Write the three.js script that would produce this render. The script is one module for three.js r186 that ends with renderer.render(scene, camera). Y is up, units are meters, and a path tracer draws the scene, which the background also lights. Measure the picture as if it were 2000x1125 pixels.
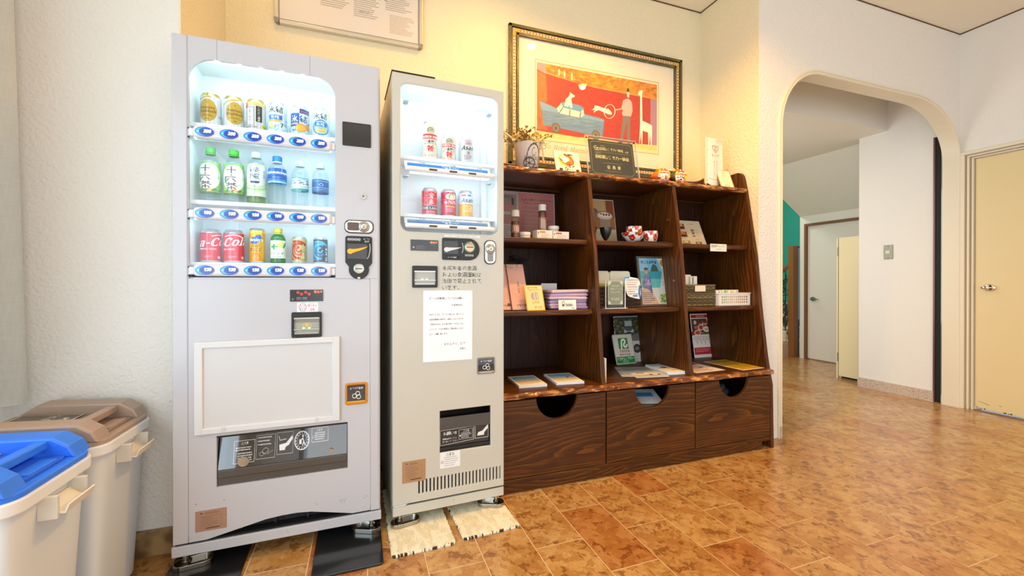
import * as THREE from 'three';
import { RoundedBoxGeometry } from 'three/addons/geometries/RoundedBoxGeometry.js';
import { mergeGeometries } from 'three/addons/utils/BufferGeometryUtils.js';
import { RectAreaLightUniformsLib } from 'three/addons/lights/RectAreaLightUniformsLib.js';

// ---------------------------------------------------------------- camera, sky, daylight, exposure
const scene = new THREE.Scene();
const camera = new THREE.PerspectiveCamera(2 * Math.atan(562.5 / 823) * 180 / Math.PI, 2000 / 1125, 0.05, 60);
camera.position.set(0, 1.0, 0);
camera.rotation.order = 'YXZ';
camera.rotation.set(-0.0030865, -0.342771, 0);
camera.setViewOffset(2000, 1125, 0, 9.3, 2000, 1125);
const renderer = new THREE.WebGLRenderer({ antialias: true });
renderer.toneMapping = THREE.LinearToneMapping;
renderer.toneMappingExposure = 1.0;
renderer.shadowMap.enabled = true;
renderer.shadowMap.type = THREE.PCFSoftShadowMap;
RectAreaLightUniformsLib.init();
scene.background = new THREE.Color(0.75, 0.88, 1.0);
scene.backgroundIntensity = 1.6;

function areaLight(name, color, intensity, w, h, pos, target) {
  const l = new THREE.RectAreaLight(color, intensity, w, h);
  l.name = name; l.position.set(...pos); l.lookAt(...target); scene.add(l);
  return l;
}
// daylight by the left window; unseen entrance and hall window added as fill
areaLight('window_daylight', new THREE.Color(0.70, 0.87, 1.0), 3.2, 3.7, 1.85, [-1.19, 1.325, 0.35], [3, 1.325, 0.35]);
areaLight('added_entrance_fill', new THREE.Color(1.0, 0.97, 0.92), 1.3, 4.2, 2.1, [1.6, 1.2, 2.72], [1.6, 1.1, -3]);areaLight('added_hall_fill', new THREE.Color(1.0, 0.97, 0.92), 3.0, 1.0, 1.6, [2.53, 1.3, -3.35], [5, 1.3, -3.35]);

// ---------------------------------------------------------------- helpers
function rng(seed) { let s = seed >>> 0; return () => { s = (s + 0x6d2b79f5) | 0; let t = Math.imul(s ^ (s >>> 15), 1 | s); t = (t + Math.imul(t ^ (t >>> 7), 61 | t)) ^ t; return ((t ^ (t >>> 14)) >>> 0) / 4294967296; }; }
const R = rng(7);
const names = new Map();
function numbered(n) { const k = names.get(n) ?? 0; names.set(n, k + 1); return k ? n + '_' + String(k).padStart(3, '0') : n; }
function thing(name, label, category, pos = [0, 0, 0], turn = 0, group) {
  const o = new THREE.Group(); o.name = numbered(name); o.position.set(...pos); o.rotation.y = turn; o.userData = { label, category };
  if (group) o.userData.group = group;
  scene.add(o); return o;
}
function part(name, geo, mat, parent, label) {
  const m = new THREE.Mesh(Array.isArray(geo) ? merge(geo) : geo, mat); m.name = numbered(name);
  if (label) m.userData.label = label;
  parent.add(m); return m;
}
function struct(name, geo, mat) { const m = part(name, geo, mat, scene); m.userData.kind = 'structure'; return m; }
function structGroup(name) { const o = new THREE.Group(); o.name = numbered(name); o.userData.kind = 'structure'; scene.add(o); return o; }
function solo(name, label, category, geo, mat, group) {
  const m = part(name, geo, mat, scene); m.userData = { label, category }; if (group) m.userData.group = group; return m;
}
function merge(list) {
  const l = list.map((g) => { g = g.index ? g.toNonIndexed() : g; for (const k of Object.keys(g.attributes)) if (!['position', 'normal', 'uv'].includes(k)) g.deleteAttribute(k); return g; });
  const m = mergeGeometries(l); m.clearGroups(); return m;
}
// a box from its corner ranges
function bx(x0, x1, y0, y1, z0, z1, r = 0, seg = 2) {
  const w = x1 - x0, h = y1 - y0, d = z1 - z0;
  const g = r ? new RoundedBoxGeometry(w, h, d, seg, Math.min(r, w / 2.01, h / 2.01, d / 2.01)) : new THREE.BoxGeometry(w, h, d);
  g.clearGroups(); return g.translate((x0 + x1) / 2, (y0 + y1) / 2, (z0 + z1) / 2);
}
function cyl(r0, r1, h, x, y, z, seg = 24) { return new THREE.CylinderGeometry(r1, r0, h, seg).translate(x, y + h / 2, z); }
function disc(r, t, x, y, z, seg = 28) { return new THREE.CylinderGeometry(r, r, t, seg).rotateX(Math.PI / 2).translate(x, y, z); }
function lathe(pts, seg = 40) { return new THREE.LatheGeometry(pts.map((p) => new THREE.Vector2(p[0], p[1])), seg); }
function tube(pts, r, seg = 32, rs = 8, closed = false) { return new THREE.TubeGeometry(new THREE.CatmullRomCurve3(pts.map((p) => new THREE.Vector3(...p)), closed), seg, r, rs, closed); }
function poly(pts, shape = new THREE.Shape()) { pts.forEach((p, i) => (i ? shape.lineTo(p[0], p[1]) : shape.moveTo(p[0], p[1]))); shape.closePath(); return shape; }
function rrect(x0, x1, y0, y1, r, shape = new THREE.Shape(), r2 = r) { // r at the bottom corners, r2 at the top ones
  shape.moveTo(x0 + r, y0); shape.lineTo(x1 - r, y0); if (r) shape.absarc(x1 - r, y0 + r, r, -Math.PI / 2, 0, false); shape.lineTo(x1, y1 - r2); if (r2) shape.absarc(x1 - r2, y1 - r2, r2, 0, Math.PI / 2, false);
  shape.lineTo(x0 + r2, y1); if (r2) shape.absarc(x0 + r2, y1 - r2, r2, Math.PI / 2, Math.PI, false); shape.lineTo(x0, y0 + r); if (r) shape.absarc(x0 + r, y0 + r, r, Math.PI, Math.PI * 1.5, false);
  return shape;
}
const rpath = (...a) => rrect(a[0], a[1], a[2], a[3], a[4], new THREE.Path(), a[5] ?? a[4]);
// extrude a shape from z0 to z1 with a bevel b
function ext(shape, z0, z1, b = 0, cs = 12) {
  const g = new THREE.ExtrudeGeometry(shape, { depth: z1 - z0 - 2 * b, bevelEnabled: b > 0, bevelThickness: b, bevelSize: b, bevelOffset: -b, bevelSegments: 2, curveSegments: cs });
  g.clearGroups(); return g.translate(0, 0, z0 + b);
}
// uv in metres by the dominant axis of each face; grain = axis that runs along u
function planar(g, grain = 'x', s = 1, off = [0, 0]) {
  g = g.index ? g.toNonIndexed() : g;
  const p = g.attributes.position, n = g.attributes.normal, uv = new Float32Array(p.count * 2), A = 'xyz';
  for (let f = 0; f < p.count; f += 3) {
    let nx = 0, ny = 0, nz = 0;
    for (let k = 0; k < 3; k++) { nx += Math.abs(n.getX(f + k)); ny += Math.abs(n.getY(f + k)); nz += Math.abs(n.getZ(f + k)); }
    const dom = nx >= ny && nx >= nz ? 'x' : ny >= nz ? 'y' : 'z';
    const rest = A.replace(dom, ''); let u = grain, v = rest.replace(grain, '');
    if (dom === grain) { u = rest[0]; v = rest[1]; }
    for (let k = 0; k < 3; k++) { const c = { x: p.getX(f + k), y: p.getY(f + k), z: p.getZ(f + k) }; uv[(f + k) * 2] = c[u] * s + off[0]; uv[(f + k) * 2 + 1] = c[v] * s + off[1]; }
  }
  g.setAttribute('uv', new THREE.BufferAttribute(uv, 2)); return g;
}
const std = (color, roughness = 0.6, o = {}) => new THREE.MeshPhysicalMaterial({ color: new THREE.Color(color), roughness, ...o });
// ---------------------------------------------------------------- noise and computed textures
const perm = (() => { const r = rng(11), p = Array.from({ length: 256 }, (_, i) => i); for (let i = 255; i > 0; i--) { const j = Math.floor(r() * (i + 1)); [p[i], p[j]] = [p[j], p[i]]; } return p; })();
function h2(x, y) { return perm[(perm[x & 255] + y) & 255] / 255; }
function vnoise(x, y, P) { // value noise that repeats every P cells
  const xi = Math.floor(x), yi = Math.floor(y), fx = x - xi, fy = y - yi, sx = fx * fx * (3 - 2 * fx), sy = fy * fy * (3 - 2 * fy), w = (a) => ((a % P) + P) % P;
  const a = h2(w(xi), w(yi)), b = h2(w(xi + 1), w(yi)), c = h2(w(xi), w(yi + 1)), d = h2(w(xi + 1), w(yi + 1));
  return a + (b - a) * sx + (c - a) * sy + (a - b - c + d) * sx * sy;
}
function vn2(x, y, PX, PY) { const xi = Math.floor(x), yi = Math.floor(y), fx = x - xi, fy = y - yi, sx = fx * fx * (3 - 2 * fx), sy = fy * fy * (3 - 2 * fy), w = (a, P) => ((a % P) + P) % P;
  const a = h2(w(xi, PX), w(yi, PY)), b = h2(w(xi + 1, PX), w(yi, PY)), c = h2(w(xi, PX), w(yi + 1, PY)), d = h2(w(xi + 1, PX), w(yi + 1, PY)); return a + (b - a) * sx + (c - a) * sy + (a - b - c + d) * sx * sy; }
function fbm(u, v, P, oct = 4) { let s = 0, a = 0.5, t = 0; for (let i = 0; i < oct; i++) { s += a * vnoise(u * P, v * P, P); t += a; a *= 0.5; P *= 2; } return s / t; }
function dataTex(w, h, f, srgb, rep = 1) {
  const d = new Uint8Array(w * h * 4);
  for (let y = 0; y < h; y++) for (let x = 0; x < w; x++) { const c = f(x / w, y / h), i = (y * w + x) * 4; d[i] = c[0] * 255; d[i + 1] = (c[1] ?? c[0]) * 255; d[i + 2] = (c[2] ?? c[0]) * 255; d[i + 3] = 255; }
  const t = new THREE.DataTexture(d, w, h); t.wrapS = t.wrapT = THREE.RepeatWrapping; t.magFilter = THREE.LinearFilter; t.minFilter = THREE.LinearMipmapLinearFilter; t.generateMipmaps = true; t.repeat.set(rep, rep);
  if (srgb) t.colorSpace = THREE.SRGBColorSpace; t.needsUpdate = true; return t;
}
const clamp = (x, a = 0, b = 1) => Math.min(b, Math.max(a, x)), mix = (a, b, t) => a + (b - a) * t, smooth = (a, b, x) => { const t = clamp((x - a) / (b - a)); return t * t * (3 - 2 * t); };
const mix3 = (a, b, t) => [mix(a[0], b[0], t), mix(a[1], b[1], t), mix(a[2], b[2], t)];
const hex3 = (s) => [0, 2, 4].map((i) => parseInt(s.slice(1 + i, 3 + i), 16) / 255);
// ---------------------------------------------------------------- Japanese lettering, drawn as strokes on a ten by ten grid (pairs of digits are points)
const STROKES = {
  'の': '52462817243352728487 88 8768', 'お': '1363 3139 39271746367587789 69', 'よ': '5257 57372839487899 5484', 'び': '13442528488876 73 7396 81 92', 'は': '1219 4393 6367 6747385879 99', 'で': '12825345466889 7485 8394',
  'さ': '1383 416637 27395979', 'れ': '2129 1343 432749 436272688897', 'て': '128253446799', 'い': '13173848 728697', 'ま': '1282 1474 5157 5738285999', 'す': '1393 5156 56443556 5649', '。': '2738392827', '、': '2839', 'に': '1218 4383 46598998', 'つ': '1352729486 59',
  'え': '4152 247438695999', 'き': '2272 1474 4177 26395979', 'り': '2126 71756849', 'し': '3137395987', 'あ': '1373 4148 7445274879688 5', 'た': '1363 4119 5484 5659 5989', 'か': '136367593 9 4119 7295', 'っ': '3454748689', 'ず': '1383 51563544565739 8192', 'ご': '2272 275989 8192', 'と': '3144 71352749 89', 'を': '1282 413575 7359 5989', 'う': '4152 24648449', 'ん': '51192547 598997', 'く': '72257 9', 'め': '2248 6229174775 8769', 'ん ': '', 'こ': '2373 275989', 'だ': '1363 4119 5484 565989 8192', 'ら': '4152 3236 367486 59', 'せ': '1494 6266 3138 3889', 'け': '1219 4393 7159', 'お ': '',
  'ビ': '2129 2574 2989 7182 8191', 'ー': '1595', 'ル': '322619 61696996', 'ホ': '1383 5159 3518 7588', 'テ': '2171 1484 545739', 'マ': '128245 3567', 'リ': '2125 71757649', 'ン': '2243 19588 3', 'ピ': '2129 2574 2989 8192', 'ア': '12826456 54533 9', 'レ': '21295984', 'タ': '411432 32725839 3465', 'カ': '1383 8389 8978 4119', 'ト': '3139 3475', 'ヨ': '2282 8289 2989 2585', 'ス': '227219 5589', 'サ': '1383 3136 71757549', 'ワ': '2225 228249', 'オ': '1383 6169 6319 6959', 'ジ': '2243 1535 29578 4 7182 8191', 'メ': '7119 3468', 'ニ': '2373 1888', 'ラ': '2272 148449', 'モ': '2272 1585 42488 8', 'ク': '411432 328249', 'ア ': '', 'ハ': '3119 6199', 'ィ': '7339 5659',
  '未': '2373 1585 5159 5529 5589', '成': '1383 231719 2646 4648 5143 53566899 9997 7192 8557', '年': '3113 2383 2535 2676 1696 5259 2346', '者': '1363 4145 1585 8217 3739 3979 7937 3777 3878', '飲': '4114 4164 2353 2329 2555 5355 2757 2949 5259 6153 5393 9384 7559 7599', '酒': '1122 0414 0919 1926 3191 3393 3339 3999 9399 3696 5155 7175 3797', '運': '0112 0313 1318 1819 0909 1999 2131 3191 3233 9192 4383 3494 4447 4787 8784 4585 3898 6169', '転': '0242 2229 0444 0447 4447 0747 0545 0848 5282 5595 6558 5899 7899', '法': '1122 0414 0918 3383 5155 3595 5548 4888 7799', '律': '2103 2405 1519 3282 8286 3494 3686 3888 2898 5159', '禁': '1141 3135 3213 3244 5191 7175 7253 7294 2676 1787 5859 3729 7799', '止': '5159 5484 2429 1999',
  '自': '4132 2272 2229 7279 2979 2474 2676', '販': '1141 1116 4146 1343 1545 1646 1619 3649 5191 5259 5484 8459 6599', '機': '0343 2119 2306 2345 4152 6153 4353 7172 7293 5568 5199 4595 4698 4749 8598', '願': '0141 0109 1343 1345 3335 1545 2529 1618 3638 5191 7162 5292 5257 9297 5757 5797 5494 5595 6759 7799', '客': '5152 1213 1292 9293 4225 3363 6319 4477 3639 3979 7936', '様': '0343 2119 2306 2345 5152 7172 4292 4494 4696 6266 6669 4749 8598', '各': '4124 3272 7219 3387 3639 3676 7679 3979', '位': '3114 2329 6162 4393 5458 8468 3999', '当': '5154 2133 8173 2484 8489 2989 2686', '支': '1282 5155 2575 7519 3589', '配': '1151 2124 3134 1353 1319 5359 1959 1656 6191 9194 6494 6469 6999 9997', '人': '51415519 5499',
  '全': '5114 5194 3575 2777 1989 5559', '国': '1119 1191 9199 1999 3373 3575 3777 5357', '協': '0343 2119 5282 6149 8286 3646 3539 4649 6696 7569 9699', '会': '5114 5194 3575 1686 562989 6899', '長': '3136 3181 3373 3575 1696 363969 7667 5699', '崎': '0249 2127 0207 0747 4247 5292 7153 7293 4595 9599 5767 5759 6769', '県': '3136 3181 8186 3686 3283 3484 1317 1787 5759 3829 7899', '員': '3133 3171 7173 3373 2428 2484 8488 2585 2676 2888 3819 6899', '章': '5152 2282 3244 7264 1494 2558 2575 7578 2777 1888 5859',
  '十': '1585 5159', '六': '5152 1484 3619 6689', '茶': '1282 3133 7173 5315 5395 2777 5559 3729 7789', '綾': '2103 0325 2506 0646 2629 1719 3848 5292 7174 4494 6465 5546 7596 6658 6786 5799', '鷹': '1191 5152 1119 2343 2246 5292 4345 5484 4585 4686 5257 4787 8799 4858 6869 7879', '天': '2272 1585 5255 5519 5589', '然': '3113 2253 5219 2434 5292 7155 7599 1819 3839 5859 7899', '水': '5159 234319 8365 5599',
  '氷': '5159 1122 254519 8365 5599', '結': '2103 0325 2506 0646 2629 1718 3848 5292 7174 5484 5659 5686 8689 5989', '無': '3112 2282 1484 1686 3236 5256 7276 1819 3839 5859 7889', '糖': '1122 3122 0343 2119 2306 2345 5191 7172 5259 5394 6494 5494 6596 7178 6779 9799', '新': '2122 0343 1213 3233 0545 2529 2617 2637 8153 5359 5494 7479', '一': '1595', '番': '7132 2282 5155 5319 5399 2777 2679 2676 2979 5659', '搾': '0333 2129 0635 5152 4243 4292 9293 6354 7384 6546 6696 6569 6787', '金': '5114 5194 3474 2676 5459 3738 7768 1989', '麦': '2272 2474 1686 5156 5628 3587 6819', '本': '1383 5159 5316 5396 3777', '麒': '1141 1119 2145 3155 6191 6166 9196 5797 6368 6586', '麟': '1141 1119 2145 3155 6191 6166 9196 5797 6368 6586',
  '生': '2214 2484 5159 2676 1989', '売': '1282 5154 3474 1517 1585 8587 4619 6669 6999', '中': '2226 2282 8286 2686 5159', '使': '2104 1319 3191 6166 3336 3393 9396 3696 6639 4599', '客 ': '', '室': '5152 1213 1292 9293 3474 453777 5559 2777 1989', '用': '2127 2719 2181 8189 2484 2686 5159', '取': '1151 2129 4149 2343 2646 1948 6191 9159 6499', '次': '1122 1928 5134 3392 6155 5529 5599', '店': '5152 1292 1219 5256 5484 3636 3686 3639 8689 3989', '上': '5159 5484 1989', '五': '2272 4239 2575 7579 1989', '島': '5132 3236 3272 7274 3474 3696 9699 9989 1719 1959 3739 5759', '町': '1117 1151 5157 1757 1454 3137 6191 8189 8979', '産': '5152 2272 3243 7263 1494 1419 4535 3686 3888 2999 6569', '返': '0112 0313 1319 0909 1999 3191 3137 4373 7338 4488', '却': '1353 3137 1555 3517 1758 4658 6191 6169 9196 9686', '注': '1122 0414 0919 5152 3393 4585 3999 6369', '意': '5152 2282 3243 7263 1393 2474 2477 7477 2777 2676 1819 3839 3979 8899', '警': '1181 3132 6162 2343 5191 7155 2575 2676 2777 3879 3838 3979', '告': '3123 2272 5155 1585 2729 2777 7779 2979', '酎': '1151 1119 5159 1959 1555 6191 8189', '限': '1119 1131 3125 2536 4191 4149 9194 4494 4494 6599 4969', '定': '5152 1213 1292 9293 2474 5459 5676 3639 3989', '檸': '0343 2119 5292 5599', '¥': '2155 8155 5559 2585 2777', '△': '5119 1999 9951', '⊘': '',
};
function pseudo(code) { const r = rng(code * 977 + 5), kana = code < 0x3100, s = []; const d = () => Math.floor(1 + r() * 8);
  if (kana) { s.push('' + d() + 2 + d() + 5 + d() + 8, '2' + d() + '8' + d(), d() + '1' + d() + '7'); } else { for (let i = 0; i < 4; i++) { const y = 1 + Math.floor(i * 2.4); s.push((1 + Math.floor(r() * 2)) + '' + y + (7 + Math.floor(r() * 2)) + y); } s.push('3' + (r() > 0.5 ? 1 : 4) + '3' + (r() > 0.5 ? 9 : 6), '7178', '5119'); if (r() > 0.5) s.push('5589'); }
  return s.join(' '); }
function glyph(ctx, ch, x, y, s, wx = 1) {
  const st = STROKES[ch] || pseudo(ch.codePointAt(0)); ctx.beginPath();
  for (const k of st.split(' ')) for (let i = 0; i + 1 < k.length; i += 2) { const px = x + (+k[i] - 0.2) / 9.6 * s * wx, py = y + (+k[i + 1] - 0.2) / 9.6 * s; i ? ctx.lineTo(px, py) : ctx.moveTo(px, py); }
  ctx.stroke();
}
// text of mixed letters; x, y is the left top corner; s the height of a character
function jt(ctx, str, x, y, s, o = {}) {
  const { color = '#111', w = 0.09, gap = 1.04, vertical = false, wx = 1, align = 'left', bold = true, font = 'sans-serif' } = o;
  ctx.strokeStyle = color; ctx.fillStyle = color; ctx.lineWidth = Math.max(0.8, s * w); ctx.lineCap = 'round'; ctx.lineJoin = 'round'; ctx.textBaseline = 'alphabetic'; ctx.textAlign = 'left';
  const f = `${bold ? 'bold ' : ''}${Math.round(s * 10) / 10}px ${font}`; ctx.font = f;
  const adv = [...str].map((c) => (c === ' ' ? s * 0.5 : c.codePointAt(0) < 0x250 && c !== '¥' ? ctx.measureText(c).width : s * gap * wx));
  let cx = x, cy = y; if (align !== 'left') { const t = adv.reduce((a, b) => a + b, 0); cx -= align === 'center' ? t / 2 : t; }
  [...str].forEach((c, i) => { if (c === ' ') { } else if (c.codePointAt(0) < 0x250 && c !== '¥') ctx.fillText(c, cx, cy + s * 0.88); else if (vertical && c === 'ー') { ctx.beginPath(); ctx.moveTo(cx + s / 2, cy + s * 0.1); ctx.lineTo(cx + s / 2, cy + s * 0.9); ctx.stroke(); } else glyph(ctx, c, cx, cy, s, wx); if (vertical) cy += s * gap; else cx += adv[i]; });
}
function latin(ctx, str, x, y, size, color = '#111', font = 'bold', fam = 'sans-serif', align = 'center') { ctx.font = `${font} ${size}px ${fam}`; ctx.fillStyle = color; ctx.textAlign = align; ctx.textBaseline = 'alphabetic'; ctx.fillText(str, x, y); }
// rows of tiny print, too small to be read in the photograph
function fine(ctx, x, y, w, h, row, color, seed = 1, fill = 0.55) { const r = rng(seed); ctx.fillStyle = color; for (let yy = y; yy < y + h; yy += row) { let xx = x; const end = x + w * (0.6 + 0.4 * r()); while (xx < end) { const l = row * (0.3 + r() * 0.35); ctx.fillRect(xx, yy, l * 0.8, row * fill * (0.7 + 0.3 * r())); xx += l + row * 0.12; } } }

// ---------------------------------------------------------------- print atlases: every printed face is a cell of one of a few large textures
class Atlas {
  constructor(size) { this.s = size; this.c = document.createElement('canvas'); this.c.width = this.c.height = size; this.x = this.c.getContext('2d'); this.x.fillStyle = '#fff'; this.x.fillRect(0, 0, size, size); this.px = 0; this.py = 0; this.rh = 0; this.t = new THREE.CanvasTexture(this.c); this.t.colorSpace = THREE.SRGBColorSpace; this.t.anisotropy = 8; }
  cell(w, h, draw) {
    if (this.px + w + 4 > this.s) { this.px = 0; this.py += this.rh + 4; this.rh = 0; }
    if (this.py + h > this.s) throw new Error('atlas full ' + this.py + ' ' + h);
    const x = this.px, y = this.py, g = this.x; this.px += w + 4; this.rh = Math.max(this.rh, h);
    g.save(); g.beginPath(); g.rect(x, y, w, h); g.clip(); g.translate(x, y); draw(g, w, h); g.restore();
    const e = 0.6; return { u0: (x + e) / this.s, u1: (x + w - e) / this.s, v0: 1 - (y + h - e) / this.s, v1: 1 - (y + e) / this.s };
  }
}
const inkA = new Atlas(2048), inkB = new Atlas(2048), inkC = new Atlas(2048);
function toCell(g, c, f = (u, v) => [u, v]) { const uv = g.attributes.uv; for (let i = 0; i < uv.count; i++) { const [u, v] = f(uv.getX(i), uv.getY(i)); uv.setXY(i, mix(c.u0, c.u1, u), mix(c.v0, c.v1, v)); } return g; }
// a thin sheet or board with the print on its front face (towards +z) and the colour at the cell's corner on its other faces
function card(w, h, t, cell, y0 = 0) {
  const g = new THREE.BoxGeometry(w, h, t); g.clearGroups(); const uv = g.attributes.uv;
  for (let i = 0; i < uv.count; i++) { const front = i >= 16 && i < 20; uv.setXY(i, front ? mix(cell.u0, cell.u1, uv.getX(i)) : mix(cell.u0, cell.u1, 0.006), front ? mix(cell.v0, cell.v1, uv.getY(i)) : mix(cell.v0, cell.v1, 0.006)); }
  return g.translate(0, h / 2 + y0, 0);
}
// a sheet lying flat, print facing up (its top edge away from the viewer)
function flat(w, d, t, cell) { return card(w, d, t, cell).translate(0, -d / 2, 0).rotateX(-Math.PI / 2).translate(0, t / 2, 0); }
const paper = (a, o = {}) => new THREE.MeshPhysicalMaterial({ map: a.t, roughness: 0.55, ...o });
const matA = paper(inkA), matB = paper(inkB), matC = paper(inkC), matBgloss = paper(inkB, { roughness: 0.18, clearcoat: 0.6, clearcoatRoughness: 0.08 }), matCgloss = paper(inkC, { roughness: 0.2, clearcoat: 0.5, clearcoatRoughness: 0.1 });
// ---------------------------------------------------------------- surfaces of the room
const stuccoBump = dataTex(1024, 1024, (u, v) => { const wu = u + 0.010 * (fbm(u, v, 24, 2) - 0.5), wv = v + 0.010 * (fbm(u + 0.37, v, 24, 2) - 0.5); return [clamp(0.5 + 1.5 * (fbm(wu, wv, 100, 3) - 0.5))]; }, false, 1.25);
const stucco = std('#eae6de', 0.85, { bumpMap: stuccoBump, bumpScale: 0.0019 });
const stuccoWarmLit = std('#eadfbe', 0.85, { bumpMap: stuccoBump, bumpScale: 0.0019 });  // same stucco, with the warm downlight tint put into its colour
const smoothPaint = std('#eae5dc', 0.8, { bumpMap: stuccoBump, bumpScale: 0.0009 });
const ceilingMat = std('#f4ead6', 0.9);
const creamPaint = std('#e8dcc2', 0.42, { clearcoat: 0.2, clearcoatRoughness: 0.35 });
const tealPaint = std('#2f9a84', 0.8, { bumpMap: stuccoBump, bumpScale: 0.001 });
const terrazzo = (base, seed) => dataTex(512, 512, (u, v) => { const n = fbm(u + seed, v, 120, 1), m = fbm(u, v + seed, 170, 1), k = fbm(u, v, 8, 2); let c = mix3(hex3(base), [1, 0.96, 0.9], 0.10 * k); if (n > 0.80) c = mix3(c, [0.36, 0.25, 0.2], 0.75); if (m > 0.86) c = mix3(c, [0.97, 0.93, 0.88], 0.8); if (n < 0.08) c = mix3(c, [0.6, 0.4, 0.32], 0.8); return c; }, true, 2.2);
const terrazzoPink = std('#ffffff', 0.4, { map: terrazzo('#c9b3a0', 0.0) }), terrazzoBrown = std('#ffffff', 0.35, { map: dataTex(512, 512, (u, v) => mix3(hex3('#6f5638'), hex3('#a98a5e'), smooth(0.35, 0.75, fbm(u, v, 10, 5))), true, 1.7) });
const darkLine = std('#5c4220', 0.7);
function sbox(...a) { return planar(bx(...a), 'x', 0.9); }
const H = 2.976;

// floor: grout bed and one stone tile after another, 0.2 by 0.4 m in half bond
const marble = dataTex(1024, 1024, (u, v) => {
  const a = fbm(u, v, 24, 3) - 0.5, b = fbm(u + 0.31, v + 0.17, 24, 3) - 0.5, wu = u + 0.045 * a, wv = v + 0.045 * b, n = fbm(wu, wv, 34, 3), m = fbm(wu + 0.4, wv + 0.2, 52, 3), f = fbm(u, v, 120, 2), k = fbm(u + 0.2, v + 0.6, 20, 2);
  let c = mix3(hex3('#cb9452'), hex3('#dcab6c'), smooth(0.3, 0.7, fbm(u, v, 14, 3)));
  c = mix3(c, hex3('#bf8345'), 0.6 * smooth(0.50, 0.60, n)); c = mix3(c, hex3('#96602e'), 0.8 * (1 - smooth(0.004, 0.030, Math.abs(n - 0.54))) * smooth(0.36, 0.54, m));
  c = mix3(c, hex3('#9a6230'), 0.8 * smooth(0.59, 0.64, m) * smooth(0.42, 0.6, k)); c = mix3(c, hex3('#e4ba7e'), 0.5 * smooth(0.58, 0.68, fbm(u + 0.5, v + 0.21, 40, 3)));
  return mix3(c, [0.28, 0.15, 0.05], 0.14 * (f - 0.4));
}, true);
const tileMats = ['#e2e4e2', '#dedcd4', '#dcd4c8', '#d4bca6', '#e2e0d6'].map((c) => new THREE.MeshPhysicalMaterial({ color: new THREE.Color(c), map: marble, roughness: 0.3, clearcoat: 0.35, clearcoatRoughness: 0.16 }));
{
  const floor = struct('floor', bx(-1.3, 6.4, -0.08, -0.0011, -5.4, 2.9), std('#dcc49a', 0.7));
  const variants = Array.from({ length: 10 }, (_, k) => {
    const w = 0.1985 / 2 - 0.0009, d = 0.4 / 2 - 0.0009, b = 0.0012, g = new THREE.BufferGeometry(), P = [[-w + b, 0, -d + b], [w - b, 0, -d + b], [w - b, 0, d - b], [-w + b, 0, d - b], [-w, -0.0022, -d], [w, -0.0022, -d], [w, -0.0022, d], [-w, -0.0022, d]], ix = [0, 2, 1, 0, 3, 2, 0, 1, 5, 0, 5, 4, 1, 2, 6, 1, 6, 5, 2, 3, 7, 2, 7, 6, 3, 0, 4, 3, 4, 7];
    g.setAttribute('position', new THREE.Float32BufferAttribute(P.flat(), 3)); g.setIndex(ix); const h = g.toNonIndexed(); h.computeVertexNormals(); return planar(h, 'x', 1.0, [k * 0.237, k * 0.419]);
  });
  const shown = [], rest = [[], [], [], [], []], r = rng(23);
  for (let i = -16; i < 24; i++) for (let k = -10; k < 10; k++) {
    const x = 1.8045 + 0.1985 * (i - 0.5), z = -1.053 + 0.4 * k + (((i % 2) + 2) % 2 ? 0 : 0.2) - 0.2;
    if (x < -1.3 || x > 6.3 || z < -5.3 || z > 2.8) continue;
    const special = Math.abs(x - 0.9) < 0.08 && Math.abs(z + 1.24) < 0.12, rr = r(), v = Math.floor(r() * 10), m = special ? 3 : rr < 0.05 ? 3 : rr < 0.35 ? 1 : rr < 0.55 ? 2 : rr < 0.65 ? 4 : 0;
    const near = z < -0.45 && z > -3.2 && x > -0.8 && x < 4.5 && Math.atan2(x, -z) < 1.32 && Math.atan2(x, -z) > -0.65;
    if (near) shown.push([Math.hypot(x, z), x, z, v, m]); else rest[m].push(variants[v].clone().translate(x, 0, z));
  }
  shown.sort((a, b) => a[0] - b[0]);
  shown.forEach(([, x, z, v, m], n) => { if (n < 296) { const t = part('floor_tile', variants[v], tileMats[m], floor); t.position.set(x, 0, z); } else rest[m].push(variants[v].clone().translate(x, 0, z)); });
  rest.forEach((l, m) => { if (l.length) { const s = part('outer_floor_tiles', l, tileMats[m], floor); s.userData.kind = 'stuff'; } });
}
struct('ceiling', bx(-1.3, 4.6, H, H + 0.08, -2.56, 2.9), ceilingMat);
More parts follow.
